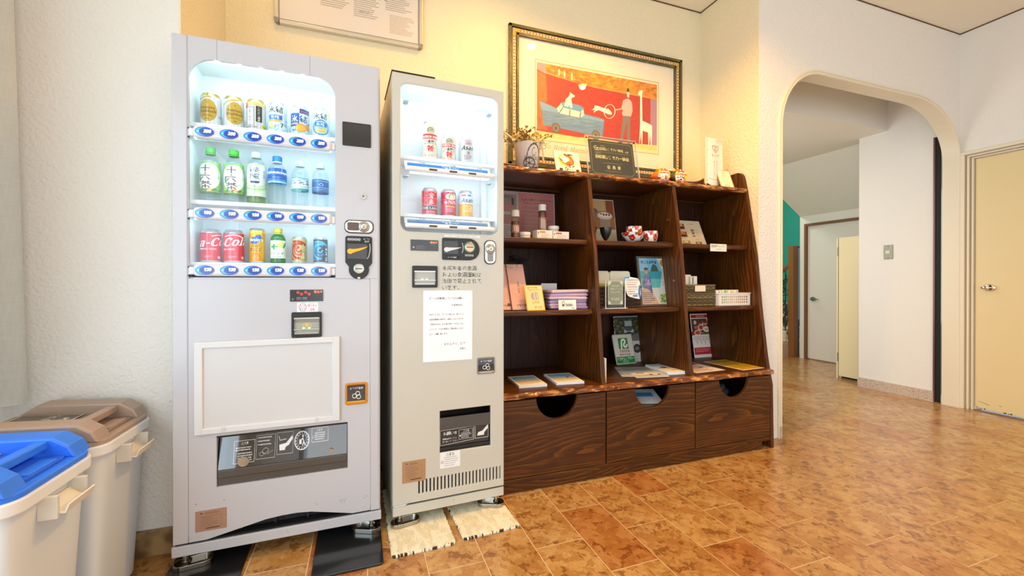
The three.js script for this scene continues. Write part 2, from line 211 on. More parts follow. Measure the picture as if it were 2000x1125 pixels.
// back wall of the alcove, the pier to its left and the pier to its right
struct('wall_back', sbox(-0.64, 2.345, 0, H, -2.56, -2.453), stuccoWarmLit);
struct('wall_left_pier', sbox(-1.3, -0.641, 0, H, -2.56, -1.9), stucco);
struct('wall_left_return', sbox(-0.641, -0.635, 0, H, -2.453, -1.9003), stuccoWarmLit);
struct('wall_right_return', sbox(2.345, 2.5, 0, H, -2.56, -1.9703), stuccoWarmLit);
{ // wall with the rounded archway
  const p = new THREE.Shape(); p.moveTo(2.346, H); p.lineTo(2.346, 0); p.lineTo(2.535, 0); p.lineTo(2.535, 2.0); p.absellipse(2.90, 2.0, 0.365, 0.388, Math.PI, Math.PI / 2, true); p.lineTo(3.93, 2.388); p.absellipse(3.93, 1.98, 0.545, 0.408, Math.PI / 2, 0, true); p.lineTo(4.475, 0); p.lineTo(4.6, 0); p.lineTo(4.6, H); p.closePath();
  struct('wall_arch', planar(ext(p, -2.06, -1.97, 0, 28), 'x', 0.9), stucco);
  // moulded lip that runs round the opening
  const path = new THREE.CurvePath(), pts = []; const add = (x, y) => pts.push(new THREE.Vector3(x, y, 0));
  for (let y = 0; y < 2.0; y += 0.1) add(2.535, y);
  for (let i = 0; i <= 20; i++) { const a = Math.PI - i / 20 * Math.PI / 2; add(2.90 + 0.365 * Math.cos(a), 2.0 + 0.388 * Math.sin(a)); }
  for (let x = 3.0; x < 3.93; x += 0.1) add(x, 2.388);
  for (let i = 0; i <= 24; i++) { const a = Math.PI / 2 - i / 24 * Math.PI / 2; add(3.93 + 0.545 * Math.cos(a), 1.98 + 0.408 * Math.sin(a)); }
  for (let y = 1.9; y > -0.01; y -= 0.1) add(4.475, Math.max(0, y)); add(4.475, 0);
  const prof = [[-0.026, 0.0], [-0.026, 0.007], [-0.021, 0.012], [-0.015, 0.012], [-0.013, 0.008], [-0.011, 0.008], [-0.009, 0.013], [-0.002, 0.015], [0.004, 0.011], [0.006, 0.004], [0.006, -0.094], [-0.001, -0.094], [-0.001, 0.0]];
  const V = [], ix = [], np = prof.length;
  pts.forEach((q, i) => { const t = (pts[Math.min(i + 1, pts.length - 1)].clone().sub(pts[Math.max(i - 1, 0)])).normalize(), n = new THREE.Vector3(t.y, -t.x, 0); prof.forEach(([a, b]) => V.push(q.x + n.x * a, q.y + n.y * a, -1.97 + b)); });
  for (let i = 0; i + 1 < pts.length; i++) for (let k = 0; k < np; k++) { const a = i * np + k, b = i * np + (k + 1) % np; ix.push(a, a + np, b, b, a + np, b + np); }
  const g = new THREE.BufferGeometry(); g.setAttribute('position', new THREE.Float32BufferAttribute(V, 3)); g.setIndex(ix); const h = g.toNonIndexed(); h.computeVertexNormals();
  const tr = struct('trim_1', planar(h, 'y', 1), creamPaint);
  part('plinth_block', planar(bx(2.515, 2.531, 0, 0.075, -1.97, -1.955), 'x', 1), terrazzoPink, tr, 'speckled stone foot of the arch moulding');
  part('plinth_block', planar(bx(4.482, 4.494, 0, 0.075, -2.075, -2.058), 'x', 1), terrazzoPink, tr);
}
// right wall, coplanar from the lobby into the hall, with the doorway near the arch
struct('wall_right', [sbox(4.495, 4.62, 0, H, -2.69, -1.955), sbox(4.495, 4.62, 0, H, -0.9, 2.9), sbox(4.495, 4.62, 2.017, H, -1.955, -0.9)].map((g) => planar(g, 'z', 0.9)), smoothPaint);
struct('wall_window_side', [sbox(-1.3, -1.2, 0, H, -1.9, -1.5), sbox(-1.3, -1.2, 0, H, 2.2, 2.9), sbox(-1.3, -1.2, 0, 0.4, -1.5, 2.2), sbox(-1.3, -1.2, 2.25, H, -1.5, 2.2)].map((g) => planar(g, 'z', 0.9)), stucco);
struct('wall_entrance', [sbox(-1.3, -0.6, 0, H, 2.8, 2.9), sbox(3.8, 4.6, 0, H, 2.8, 2.9), sbox(-0.6, 3.8, 2.25, H, 2.8, 2.9)], stucco);
const paneMat = std('#ffffff', 0, { transmission: 1, thickness: 0, ior: 1.5 });
{
  const w = structGroup('window_1'); part('window_pane', bx(-1.262, -1.256, 0.4, 2.25, -1.5, 2.2), paneMat, w);
  part('window_frame', [bx(-1.28, -1.21, 0.4, 0.45, -1.5, 2.2), bx(-1.28, -1.21, 2.2, 2.25, -1.5, 2.2), bx(-1.28, -1.21, 0.4, 2.25, -1.5, -1.46), bx(-1.28, -1.21, 0.4, 2.25, 2.16, 2.2), bx(-1.28, -1.22, 0.4, 2.25, 0.33, 0.37)], std('#d9d9d6', 0.5), w);
  const d = structGroup('added_window_2'); part('window_pane', bx(-0.6, 3.8, 0, 2.25, 2.85, 2.856), paneMat, d);  // glazed entrance added behind the camera for the fill light
  part('window_frame', [bx(-0.6, 3.8, 2.2, 2.25, 2.83, 2.88), bx(-0.6, 3.8, 0, 0.06, 2.83, 2.88), bx(-0.6, -0.55, 0, 2.25, 2.83, 2.88), bx(3.75, 3.8, 0, 2.25, 2.83, 2.88), bx(1.17, 1.23, 0, 2.25, 2.83, 2.88)], std('#8d8d8a', 0.4, { metalness: 0.6 }), d);
}
// shadow gap strips under the ceiling
struct('trim_2', [bx(-0.64, 2.345, H - 0.007, H, -2.453, -2.449), bx(2.341, 2.345, H - 0.007, H, -2.453, -1.966), bx(2.341, 4.495, H - 0.007, H, -1.97, -1.966), bx(4.491, 4.495, H - 0.008, H, -1.97, 2.8)], darkLine);
struct('baseboard_left', planar(bx(-1.19, -0.635, 0, 0.092, -1.9, -1.886), 'x', 1), terrazzoBrown);
struct('baseboard_back', planar(bx(-0.635, 2.345, 0, 0.092, -2.453, -2.441), 'x', 1), terrazzoBrown);
struct('baseboard_hall', planar(bx(4.481, 4.495, 0, 0.088, -2.692, -2.124), 'z', 1), terrazzoPink);

// ---- hall behind the arch
struct('wall_hall_left', [sbox(2.4, 2.5, 0, 2.9, -5.4, -3.85), sbox(2.4, 2.5, 0, 2.9, -2.85, -2.06), sbox(2.4, 2.5, 0, 0.5, -3.85, -2.85), sbox(2.4, 2.5, 2.1, 2.9, -3.85, -2.85)].map((g) => planar(g, 'z', 0.9)), smoothPaint);
{ const w = structGroup('added_window_3'); part('window_pane', bx(2.44, 2.446, 0.5, 2.1, -3.85, -2.85), paneMat, w); part('window_frame', [bx(2.42, 2.5, 0.5, 0.54, -3.85, -2.85), bx(2.42, 2.5, 2.06, 2.1, -3.85, -2.85), bx(2.42, 2.49, 0.54, 2.06, -3.37, -3.33)], std('#d9d9d6', 0.5), w); }  // window added out of view to go with the hall fill light
struct('ceiling_hall', bx(2.4, 4.62, 2.72, 2.8, -2.5, -2.06), ceilingMat);
struct('beam_hall', sbox(2.4, 4.495, 2.372, 2.8, -2.62, -2.458), smoothPaint);
{ // flat soffit, then the sloping underside of the stair flight above the low door
  const s = poly([[2.4, 2.372], [4.66, 2.372], [5.44, 1.855], [5.44, 1.97], [4.7, 2.5], [2.4, 2.5]]);
  struct('ceiling_soffit', planar(ext(s, -3.95, -2.62, 0), 'x', 0.9), smoothPaint);
}
struct('ceiling_stair', bx(2.4, 6.4, 2.95, 3.0, -5.4, -3.95), ceilingMat);
struct('wall_stair', sbox(2.4, 6.4, 0, 2.95, -5.3, -5.1), tealPaint);
struct('wall_stair_side', planar(sbox(6.2, 6.3, 0, 2.95, -5.3, -3.9), 'z', 0.9), tealPaint);
struct('wall_hall_far', [sbox(5.44, 5.55, 0, 1.97, -3.955, -3.885), sbox(5.44, 5.55, 1.752, 1.97, -3.885, -2.62), sbox(5.44, 5.55, 0, 1.752, -3.05, -2.55)].map((g) => planar(g, 'z', 0.9)), smoothPaint);
struct('wall_hall_closet', sbox(4.5, 5.5, 0, 2.4, -2.69, -2.6), smoothPaint);
{ // low white door under the slope, brown timber frame
  const d = structGroup('door_2');
  part('door_leaf', bx(5.455, 5.49, 0.012, 1.722, -3.862, -3.09, 0.003), std('#e6e0d6', 0.5), d);
  part('door_frame', [bx(5.425, 5.5, 0, 1.722, -3.89, -3.862), bx(5.425, 5.5, 1.722, 1.752, -3.89, -3.05), bx(5.425, 5.5, 0, 1.722, -3.09, -3.06)], std('#7d5836', 0.5), d);
  const h = part('door_handle', disc(0.026, 0.012, 0, 0, 0).rotateY(Math.PI / 2).scale(1, 1, 1.25).translate(5.449, 0.782, -3.79), std('#b9b4aa', 0.22, { metalness: 1 }), d);
  part('lever', [cyl(0.008, 0.008, 0.04, 0, -0.02, 0).rotateZ(Math.PI / 2).translate(5.425, 0.782, -3.79), bx(5.402, 5.416, 0.773, 0.791, -3.80, -3.70, 0.006)], std('#b9b4aa', 0.22, { metalness: 1 }), h);
}
{ // right door of the lobby with its three-stepped frame
  const d = structGroup('door_1'), z0 = -1.963, y1 = 2.023, steps = [[0, 0.03, 0.012], [0.03, 0.042, -0.016], [0.042, 0.054, 0.004], [0.054, 0.066, -0.024], [0.066, 0.075, -0.004], [0.075, 0.085, -0.032]];
  for (const [a, b, proud] of steps) part('door_frame', [bx(4.5 - 0.012 - proud, 4.6, 0, y1 - b * 0.82, z0 + a, z0 + b, 0.002, 1), bx(4.5 - 0.012 - proud, 4.6, y1 - b * 0.82, y1 - a * 0.82, z0 + a, -0.90 - a, 0.002, 1)], creamPaint, d);
  const leaf = part('door_leaf', ext(poly([[0, 0.034], [0.03, 0.026], [0.07, 0.021], [0.2, 0.0185], [0.93, 0.012], [0.93, 1.955], [0, 1.955]]), 0, 0.036, 0.0015).rotateY(-Math.PI / 2).translate(4.545, 0, -1.881), std('#e4cf9c', 0.45, { clearcoat: 0.15, clearcoatRoughness: 0.3 }), d);
  const chip = std('#4a3c2a', 0.9), r = rng(5);
  const chips = []; for (let i = 0; i < 9; i++) { const z = -1.84 + r() * 0.5, h = 0.004 + r() * 0.006; chips.push(bx(4.5085, 4.5095, 0.018, 0.018 + h, z, z + 0.006 + r() * 0.012)); }
  for (const [z, y, l, a] of [[-1.86, 0.075, 0.045, -0.25], [-1.82, 0.062, 0.02, -0.2], [-1.75, 0.07, 0.016, -0.3]]) chips.push(bx(-0.0005, 0.0005, -0.0012, 0.0012, 0, l).rotateX(-a).translate(4.509, y, z));
  part('paint_chips', chips, chip, leaf, 'dark chips and scratches in the paint').userData.kind = 'stuff';
  const chrome = std('#e4e0d8', 0.08, { metalness: 1 });
  const k = part('door_knob', lathe([[0, 0.011], [0.02, 0.010], [0.034, 0.006], [0.036, 0], [0, 0]]).rotateZ(Math.PI / 2).scale(1, 0.72, 1).translate(4.508, 0.956, -1.802), chrome, d);
  part('knob_grip', lathe([[0, 0.052], [0.012, 0.050], [0.017, 0.042], [0.016, 0.034], [0.0095, 0.024], [0.009, 0]]).rotateZ(Math.PI / 2).scale(1, 0.85, 1.5).translate(4.502, 0.956, -1.807), chrome, k);
  part('threshold', bx(4.5, 4.6, 0, 0.008, -1.88, -0.98), std('#8a7a62', 0.35, { metalness: 0.5 }), d);
}
{ // dark slot of a folded sliding door between arch and hall
  const d = structGroup('trim_3');
  part('guide_strip', bx(4.484, 4.496, 0.002, 2.2, -2.128, -2.116), std('#6b4a50', 0.35, { metalness: 0.5 }), d);
  part('door_slot', bx(4.489, 4.496, 0.002, 2.2, -2.116, -2.078), std('#0c0b0a', 0.7), d);
  part('glass_edge', bx(4.486, 4.496, 0.002, 2.2, -2.078, -2.066), std('#5d7f6c', 0.15, { clearcoat: 1 }), d);
}
// hidden lamps: hall ceiling lamps added for fill, and recessed downlights of the lobby
function addedHallLamp(x, y, z, w, d, col, I, label) {
  const t = thing('added_hall_lamp', label, 'lamp', [x, y, z]);
  part('lamp_housing', bx(-w / 2 - 0.02, w / 2 + 0.02, -0.03, 0, -d / 2 - 0.02, d / 2 + 0.02, 0.006), std('#f2f2f0', 0.5), t);
  part('lamp_diffuser', bx(-w / 2, w / 2, -0.036, -0.03, -d / 2, d / 2), std('#ffffff', 0.5, { emissive: new THREE.Color(col), emissiveIntensity: 1.2 }), t);
  areaLight('added_hall_lamp_glow', new THREE.Color(col), I, w, d, [x, y - 0.04, z], [x, y - 1, z + 0.0001]);
}
addedHallLamp(3.3, 2.372, -3.3, 0.6, 0.3, '#fff4e6', 18, 'unseen white lamp added under the flat soffit to light the hall');
addedHallLamp(4.6, 2.95, -4.6, 0.5, 0.3, '#fffaf2', 36, 'unseen white lamp added above the stairs for fill light');
function downlight(x, z, I, label, angle = 1.15, col = '#ffbf58') {
  const t = thing('downlight', label, 'lamp', [x, H, z], 0, undefined);
  part('trim_ring', lathe([[0.043, -0.004], [0.05, -0.007], [0.056, -0.004], [0.057, 0], [0.043, 0]]), std('#f4efe6', 0.4), t);
  part('lamp_lens', disc(0.042, 0.003, 0, 0, 0).rotateX(Math.PI / 2).translate(0, -0.003, 0), std('#ffffff', 0.4, { emissive: new THREE.Color(col), emissiveIntensity: 14 }), t);
  const s = new THREE.SpotLight(new THREE.Color(col), I, 0, angle, 0.45, 2); s.name = 'downlight_beam'; s.position.set(x, H - 0.012, z); s.target.position.set(x, 0, z); s.shadow.radius = 1.6; scene.add(s); scene.add(s.target);
}
downlight(0.72, -1.9, 2.9, 'recessed downlight in the ceiling nearest the notice board', 1.25);
downlight(1.33, -1.64, 11.5, 'recessed downlight in the ceiling before the framed painting', 1.25);
downlight(-0.35, -1.95, 0.8, 'added downlight above the large white machine, warming the back wall', 1.25);  // extra lamp, added to brighten the left of the back wall
downlight(2.09, -1.13, 4.2, 'recessed downlight in the ceiling before the archway', 1.25);
// ---------------------------------------------------------------- vending machines
const chrome = std('#b3aea4', 0.14, { metalness: 1 }), steel = std('#b4b0a4', 0.28, { metalness: 1 }), blackPlastic = std('#161514', 0.38), darkGap = std('#0a0a0a', 0.8), whiteInner = std('#f2f6f8', 0.5);
const enamel1 = std('#c3c1c4', 0.34, { clearcoat: 0.4, clearcoatRoughness: 0.12 }), enamel2 = std('#c8c2b3', 0.38, { clearcoat: 0.3, clearcoatRoughness: 0.15 }), lidWhite = std('#dad9d8', 0.4);
const litPrint = new THREE.MeshPhysicalMaterial({ map: inkA.t, roughness: 0.25, emissive: new THREE.Color(1, 1, 1), emissiveMap: inkA.t, emissiveIntensity: 0.5, clearcoat: 0.6, clearcoatRoughness: 0.1 });
const smokeGlass = std('#8c8a88', 0.02, { transmission: 1, thickness: 0, ior: 1.5 });
function glow(color, I) { return std('#ffffff', 0.4, { emissive: new THREE.Color(color), emissiveIntensity: I }); }
function innerLight(parent, name, col, I, w, h, p, t) { const l = new THREE.RectAreaLight(new THREE.Color(...col), I, w, h); l.name = name; l.position.set(...p); parent.add(l); l.lookAt(parent.localToWorld(new THREE.Vector3(...t))); return l; }
// cells
const priceCell = {};
for (const p of ['250', '200', '180', '150', '130', '120']) priceCell[p] = inkA.cell(176, 96, (g, w, h) => {
  g.fillStyle = '#1c2a8c'; g.fillRect(0, 0, w, h); const q = (rx, ry, c, dx = 0) => { g.beginPath(); g.ellipse(w / 2 + dx, h / 2, rx, ry, 0, 0, 7); g.fillStyle = c; g.fill(); };
  q(86, 46, '#12164e'); q(80, 42, '#1f49d8'); q(72, 38, '#2aa8f4', -4); q(62, 37, '#1b4fb4', 12); q(56, 34, '#173c86', 17);
  g.fillStyle = '#bfe6ff'; g.fillRect(24, 44, 16, 8); g.font = 'bold 46px sans-serif'; g.textAlign = 'center'; g.fillStyle = '#ffffff'; g.lineWidth = 3; g.strokeStyle = '#ffffff'; g.transform(1, 0, -0.16, 1, 8, 0); g.font = 'bold 40px sans-serif'; g.fillText(p, 112, 56); g.strokeText(p, 112, 56);
});
const ledCell1 = inkA.cell(320, 112, (g, w, h) => { g.fillStyle = '#0b0b0c'; g.fillRect(0, 0, w, h); g.strokeStyle = '#ff5a3a'; g.lineWidth = 5; for (const [x, y] of [[76, 26], [110, 42], [150, 26], [184, 42]]) { g.beginPath(); g.ellipse(x, y, 11, 10, 0, 0, 7); g.stroke(); g.fillStyle = '#c21b10'; g.fill(); } jt(g, '販売中', 232, 8, 27, { color: '#ff7a28', w: 0.13 }); g.fillStyle = '#43464c'; g.fillRect(60, 70, 50, 30); g.fillRect(116, 70, 50, 30); g.beginPath(); g.arc(26, 90, 10, 0, 7); g.fillStyle = '#5d6066'; g.fill(); fine(g, 66, 74, 40, 8, 6, '#80848a', 3); fine(g, 122, 74, 40, 8, 6, '#80848a', 4); latin(g, '円', 214, 50, 12, '#c02020'); });
const ledCell2 = inkA.cell(320, 132, (g, w, h) => { g.fillStyle = '#0e0d0d'; g.fillRect(0, 0, w, h); g.fillStyle = '#4a1410'; g.fillRect(196, 16, 20, 20); jt(g, '販売中', 226, 16, 27, { color: '#ff8a1e', w: 0.14 }); fine(g, 232, 58, 60, 8, 10, '#8a3c30', 3); g.beginPath(); g.arc(34, 92, 11, 0, 7); g.fillStyle = '#8b8880'; g.fill(); fine(g, 62, 70, 110, 40, 12, '#69655e', 6); });
const okCell = inkA.cell(210, 92, (g, w, h) => { g.fillStyle = '#f7f2d6'; g.fillRect(0, 0, w, h); g.fillStyle = '#fff'; g.fillRect(6, 6, w - 12, h - 12); g.strokeStyle = '#d3213f'; g.lineWidth = 6; g.beginPath(); g.ellipse(56, 46, 36, 33, 0, 0, 7); g.stroke(); g.fillStyle = '#fff'; g.fillRect(34, 8, 44, 76); g.lineWidth = 3; g.strokeStyle = '#444'; g.strokeRect(36, 10, 40, 72); g.strokeStyle = '#d3213f'; g.beginPath(); g.arc(56, 28, 11, 0, 7); g.stroke(); fine(g, 42, 48, 28, 26, 8, '#555', 4); fine(g, 106, 10, 92, 8, 7, '#d3213f', 9); jt(g, '使えます', 106, 22, 22, { color: '#333' }); latin(g, 'OK', 152, 80, 34, '#d3213f', 'bold'); });
const plateDraw = (base, seed) => (g, w, h) => { g.fillStyle = base; g.fillRect(0, 0, w, h); g.fillStyle = '#4c4c8c'; g.fillRect(w * 0.16, h * 0.1, 16, 12); g.strokeStyle = '#74553f'; g.lineWidth = 1.5; g.strokeRect(w * 0.16, h * 0.26, w * 0.66, h * 0.6); fine(g, w * 0.3, h * 0.1, w * 0.5, h * 0.1, 7, '#5f4434', seed); fine(g, w * 0.2, h * 0.3, w * 0.55, h * 0.5, 9, '#66493a', seed + 1, 0.35); g.fillStyle = '#33241c'; for (let i = 0; i < 28; i++) g.fillRect(w * 0.34 + i * 4, h * 0.84, 2.4, 12); };
const plateCell1 = inkA.cell(260, 190, plateDraw('#b08a70', 3)), plateCell2 = inkA.cell(240, 210, plateDraw('#b58d64', 8));
const white = '#eceae6';
const flapCell1 = inkA.cell(1120, 240, (g, w, h) => { g.fillStyle = '#2b2826'; g.fillRect(0, 0, w, h); g.strokeStyle = white; g.lineWidth = 3; const q = (x, y, a, b) => g.strokeRect(x, y, a, b);
  q(120, 62, 170, 150); jt(g, '△注意', 176, 70, 20, { color: white }); fine(g, 132, 106, 146, 26, 15, white, 2); fine(g, 152, 144, 126, 60, 16, white, 3); q(304, 40, 160, 160); for (let i = 0; i < 3; i++) fine(g, 316, 52 + i * 24, 138, 8, 17, white, 11 + i); g.beginPath(); g.ellipse(384, 150, 26, 20, 0, 0, 7); g.ellipse(350, 168, 20, 12, 0, 0, 7); g.moveTo(404, 172); g.lineTo(446, 150); g.stroke();
  q(480, 36, 140, 150); g.fillStyle = white; g.beginPath(); g.moveTo(500, 120); g.lineTo(560, 112); g.lineTo(612, 62); g.lineTo(618, 86); g.lineTo(584, 128); g.lineTo(556, 140); g.lineTo(550, 160); g.lineTo(504, 160); g.fill(); g.lineWidth = 4; g.beginPath(); g.moveTo(494, 60); g.lineTo(506, 90); g.lineTo(560, 84); g.stroke();
  g.lineWidth = 8; g.beginPath(); g.arc(700, 108, 64, 0, 7); g.stroke(); g.lineWidth = 2; g.beginPath(); g.arc(700, 108, 44, 0, 7); g.stroke(); g.fillRect(676, 100, 22, 34); g.beginPath(); g.arc(708, 78, 8, 0, 7); g.fill(); g.lineWidth = 9; g.beginPath(); g.moveTo(708, 92); g.lineTo(716, 116); g.lineTo(706, 142); g.moveTo(716, 116); g.lineTo(728, 140); g.moveTo(708, 94); g.lineTo(690, 104); g.stroke(); for (let i = 0; i < 16; i++) { const a = i / 16 * 6.283; g.fillRect(700 + Math.cos(a) * 54 - 4, 108 + Math.sin(a) * 54 - 4, 8, 7); }
  g.lineWidth = 3; q(790, 30, 150, 100); jt(g, '△警告', 830, 36, 20, { color: white }); fine(g, 816, 64, 116, 56, 15, white, 21); g.beginPath(); g.arc(803, 96, 9, 0, 7); g.stroke(); });
const flapCell2 = inkA.cell(560, 190, (g, w, h) => { g.fillStyle = '#1b1917'; g.fillRect(0, 0, w, h); g.strokeStyle = white; g.lineWidth = 4; g.beginPath(); g.moveTo(12, 18); g.lineTo(380, 10); g.lineTo(380, 150); g.lineTo(12, 172); g.closePath(); g.stroke(); jt(g, 'お願い!!', 44, 34, 40, { color: white, w: 0.1 }); fine(g, 40, 106, 70, 10, 16, white, 3); jt(g, '商品は1本ごとに', 36, 98, 20, { color: white }); jt(g, '取り出してください。', 36, 128, 18, { color: white }); g.lineWidth = 3; g.strokeRect(216, 32, 150, 100); jt(g, '△注意', 262, 38, 22, { color: white }); fine(g, 240, 68, 116, 56, 15, white, 6); g.beginPath(); g.arc(230, 96, 8, 0, 7); g.fillStyle = white; g.fill(); g.lineWidth = 4; g.strokeRect(396, 6, 150, 140); g.beginPath(); g.moveTo(420, 120); g.lineTo(430, 84); g.lineTo(480, 72); g.lineTo(540, 12); g.lineTo(544, 50); g.lineTo(502, 92); g.lineTo(496, 120); g.closePath(); g.fill(); });
const coinRetCell = inkA.cell(160, 130, (g, w, h) => { g.fillStyle = '#231c15'; g.fillRect(0, 0, w, h); jt(g, 'おつり・返却', 26, 18, 18, { color: white, w: 0.12 }); g.strokeStyle = white; g.lineWidth = 5; for (const [x, y] of [[64, 84], [92, 66], [100, 92]]) { g.beginPath(); g.ellipse(x, y, 17, 15, 0, 0, 7); g.stroke(); } });
const coinTextCell = inkA.cell(320, 92, (g, w, h) => { g.fillStyle = '#141312'; g.fillRect(0, 0, w, h); g.strokeStyle = white; g.fillStyle = white; g.lineWidth = 5; for (let i = 0; i < 4; i++) { g.beginPath(); g.arc(34 + i * 42, 34, 18, 0, 7); g.stroke(); g.fillRect(24 + i * 42, 30, 20, 8); } jt(g, 'おつり', 214, 10, 28, { color: white }); jt(g, '返却', 232, 46, 28, { color: white }); });
const coinTextCell2 = inkA.cell(320, 60, (g, w, h) => { g.fillStyle = '#141312'; g.fillRect(0, 0, w, h); jt(g, 'おつり・返却', 16, 10, 36, { color: white, w: 0.11 }); });
const coinRowCell = inkA.cell(240, 66, (g, w, h) => { g.fillStyle = '#141312'; g.fillRect(0, 0, w, h); g.strokeStyle = white; g.fillStyle = white; g.lineWidth = 6; for (let i = 0; i < 4; i++) { g.beginPath(); g.arc(34 + i * 54, 33, 22, 0, 7); g.stroke(); g.fillRect(20 + i * 54, 28, 28, 10); } });
const oneEachCell = inkA.cell(420, 48, (g, w, h) => { g.fillStyle = '#ece8de'; g.fillRect(0, 0, w, h); jt(g, '一本ずつお取り出し下さいませ。', 26, 12, 24, { color: '#6b675f', w: 0.07 }); });
const warnTextCell = inkA.cell(560, 350, (g, w, h) => { g.fillStyle = '#c8c2b3'; g.fillRect(0, 0, w, h); ['未成年者の飲酒', 'および飲酒運転は', '法律で禁止されて', 'います。'].forEach((t, i) => jt(g, t, 6, 8 + i * 86, 66, { color: '#2b2a28', w: 0.085, gap: 1.03 })); });
const noticeCell = inkA.cell(560, 790, (g, w, h) => { g.fillStyle = '#f6f5f6'; g.fillRect(0, 0, w, h); const c = { color: '#222', w: 0.085 }; jt(g, 'ビール自販機についてのお願い', 66, 74, 27, c); jt(g, 'お客様各位', 316, 152, 24, c);
  ['当ホテルでは、サービス向上の一環として', '各種自販機の設置を、推進しておりますが', 'ご購入されましたお飲み物につきましては', 'レストランへのお持込はご遠慮下さいます', 'よう、お願い致します。'].forEach((t, i) => jt(g, t, 66, 258 + i * 54, 20.5, { ...c, gap: 1.0 })); jt(g, 'ホテルマリンピア', 230, 588, 30, c); jt(g, '支配人', 410, 648, 24, c); });
const warnStickCell = inkA.cell(220, 150, (g, w, h) => { g.fillStyle = '#eceae6'; g.fillRect(0, 0, w, h); jt(g, '△警告', 66, 10, 30, { color: '#555' }); fine(g, 46, 50, 150, 84, 19, '#8a8680', 5, 0.4); g.strokeStyle = '#8a8680'; g.lineWidth = 4; g.beginPath(); g.arc(24, 92, 13, 0, 7); g.moveTo(15, 83); g.lineTo(33, 101); g.stroke(); });
const bandCell1 = inkA.cell(620, 54, (g, w, h) => { g.fillStyle = '#dfe9f0'; g.fillRect(0, 0, w, h); g.fillStyle = '#1d86e0'; g.fillRect(20, 18, w - 40, 28); jt(g, 'つめたーい', 258, 20, 24, { color: '#fff', w: 0.12 }); [104, 322, 520].forEach((x, i) => jt(g, i ? '¥300' : '¥350', x, 1, 15, { color: '#2c4a5c' })); });
const bandCell2 = inkA.cell(620, 54, (g, w, h) => { g.fillStyle = '#cfd8dc'; g.fillRect(0, 0, w, h); g.fillStyle = '#4f80b8'; g.fillRect(20, 18, w - 40, 28); jt(g, 'つめたーい', 258, 20, 24, { color: '#dff', w: 0.12 }); [104, 322, 520].forEach((x) => jt(g, '¥200', x, 1, 15, { color: '#2c4a5c' })); });
const billCell = inkA.cell(150, 130, (g, w, h) => { g.fillStyle = '#a8a498'; g.fillRect(0, 0, w, h); g.fillStyle = '#8d8a80'; g.fillRect(0, 0, w, 40); g.strokeStyle = '#e2b04a'; g.lineWidth = 5; g.beginPath(); g.arc(75, 66, 24, 0, 7); g.stroke(); g.fillStyle = '#e8b43c'; g.beginPath(); g.arc(75, 60, 11, 0, 7); g.fill(); fine(g, 56, 84, 38, 16, 9, '#c98f30', 2); });
function foot(parent, x, z, y0) { // levelling bolt standing in an oblong pressed steel shoe
  const f = part('levelling_foot', [cyl(0.008, 0.008, 0.05, x, y0 + 0.004, z), cyl(0.013, 0.013, 0.008, x, y0 + 0.012, z, 6)], steel, parent);
  const s = new THREE.Shape(); s.absarc(-0.006, 0, 0.03, Math.PI / 2, Math.PI * 1.5, false); s.lineTo(0.052, -0.03); s.absarc(0.052, 0, 0.03, -Math.PI / 2, Math.PI / 2, false); s.closePath();
  const hole = new THREE.Path(); hole.absarc(-0.006, 0, 0.026, Math.PI / 2, Math.PI * 1.5, false); hole.lineTo(0.052, -0.026); hole.absarc(0.052, 0, 0.026, -Math.PI / 2, Math.PI / 2, false); hole.closePath(); const rim = s.clone(); rim.holes.push(hole);
  const turn = x > 0.3 ? Math.PI * 0.86 : 0.14;
  part('foot_shoe', [ext(s, 0, 0.004, 0.001), ext(rim, 0.002, 0.016, 0.001)].map((g) => g.rotateX(-Math.PI / 2).rotateY(turn).translate(x, y0, z)), chrome, f);
}
function padlock(parent, name, x, y, w, h, vertical) { // recessed chrome T-handle with a round key barrel
  const l = part(name, ext(rrect(x - w / 2, x + w / 2, y - h / 2, y + h / 2, Math.min(w, h) * 0.42), 0, 0.007, 0.002), chrome, parent);
  part('gasket', ext(rrect(x - w / 2 - 0.0025, x + w / 2 + 0.0025, y - h / 2 - 0.0025, y + h / 2 + 0.0025, Math.min(w, h) * 0.44), 0, 0.003, 0.0008), blackPlastic, l);
  const r = Math.min(w, h), off = vertical ? [0, h * 0.14] : [w * 0.17, 0], rc = vertical ? [0, -h * 0.2] : [-w * 0.2, 0];
  part('grip_recess', ext(vertical ? rrect(x - r * 0.26, x + r * 0.26, y + rc[1] - h * 0.2, y + rc[1] + h * 0.2, r * 0.15) : rrect(x + rc[0] - w * 0.22, x + rc[0] + w * 0.2, y - r * 0.33, y + r * 0.33, r * 0.12), 0.006, 0.009, 0.0008), std(vertical ? '#6a625a' : '#4a3426', 0.18, { metalness: vertical ? 1 : 0.5, clearcoat: 0.5 }), l);  // on the wide handle the brown reflection is put into the recess colour
  part('key_barrel', lathe([[r * 0.44, 0.005], [r * 0.44, 0.009], [r * 0.38, 0.0125], [r * 0.34, 0.0115], [r * 0.3, 0.012], [r * 0.28, 0.016], [r * 0.2, 0.0165], [r * 0.19, 0.0152], [0, 0.0155]], 36).rotateX(Math.PI / 2).translate(x + off[0], y + off[1], 0), steel, l);
  part('keyhole', bx(x + off[0] - 0.0012, x + off[0] + 0.0012, y + off[1] - 0.004, y + off[1] + 0.004, 0.0155, 0.0168), darkGap, l);
}
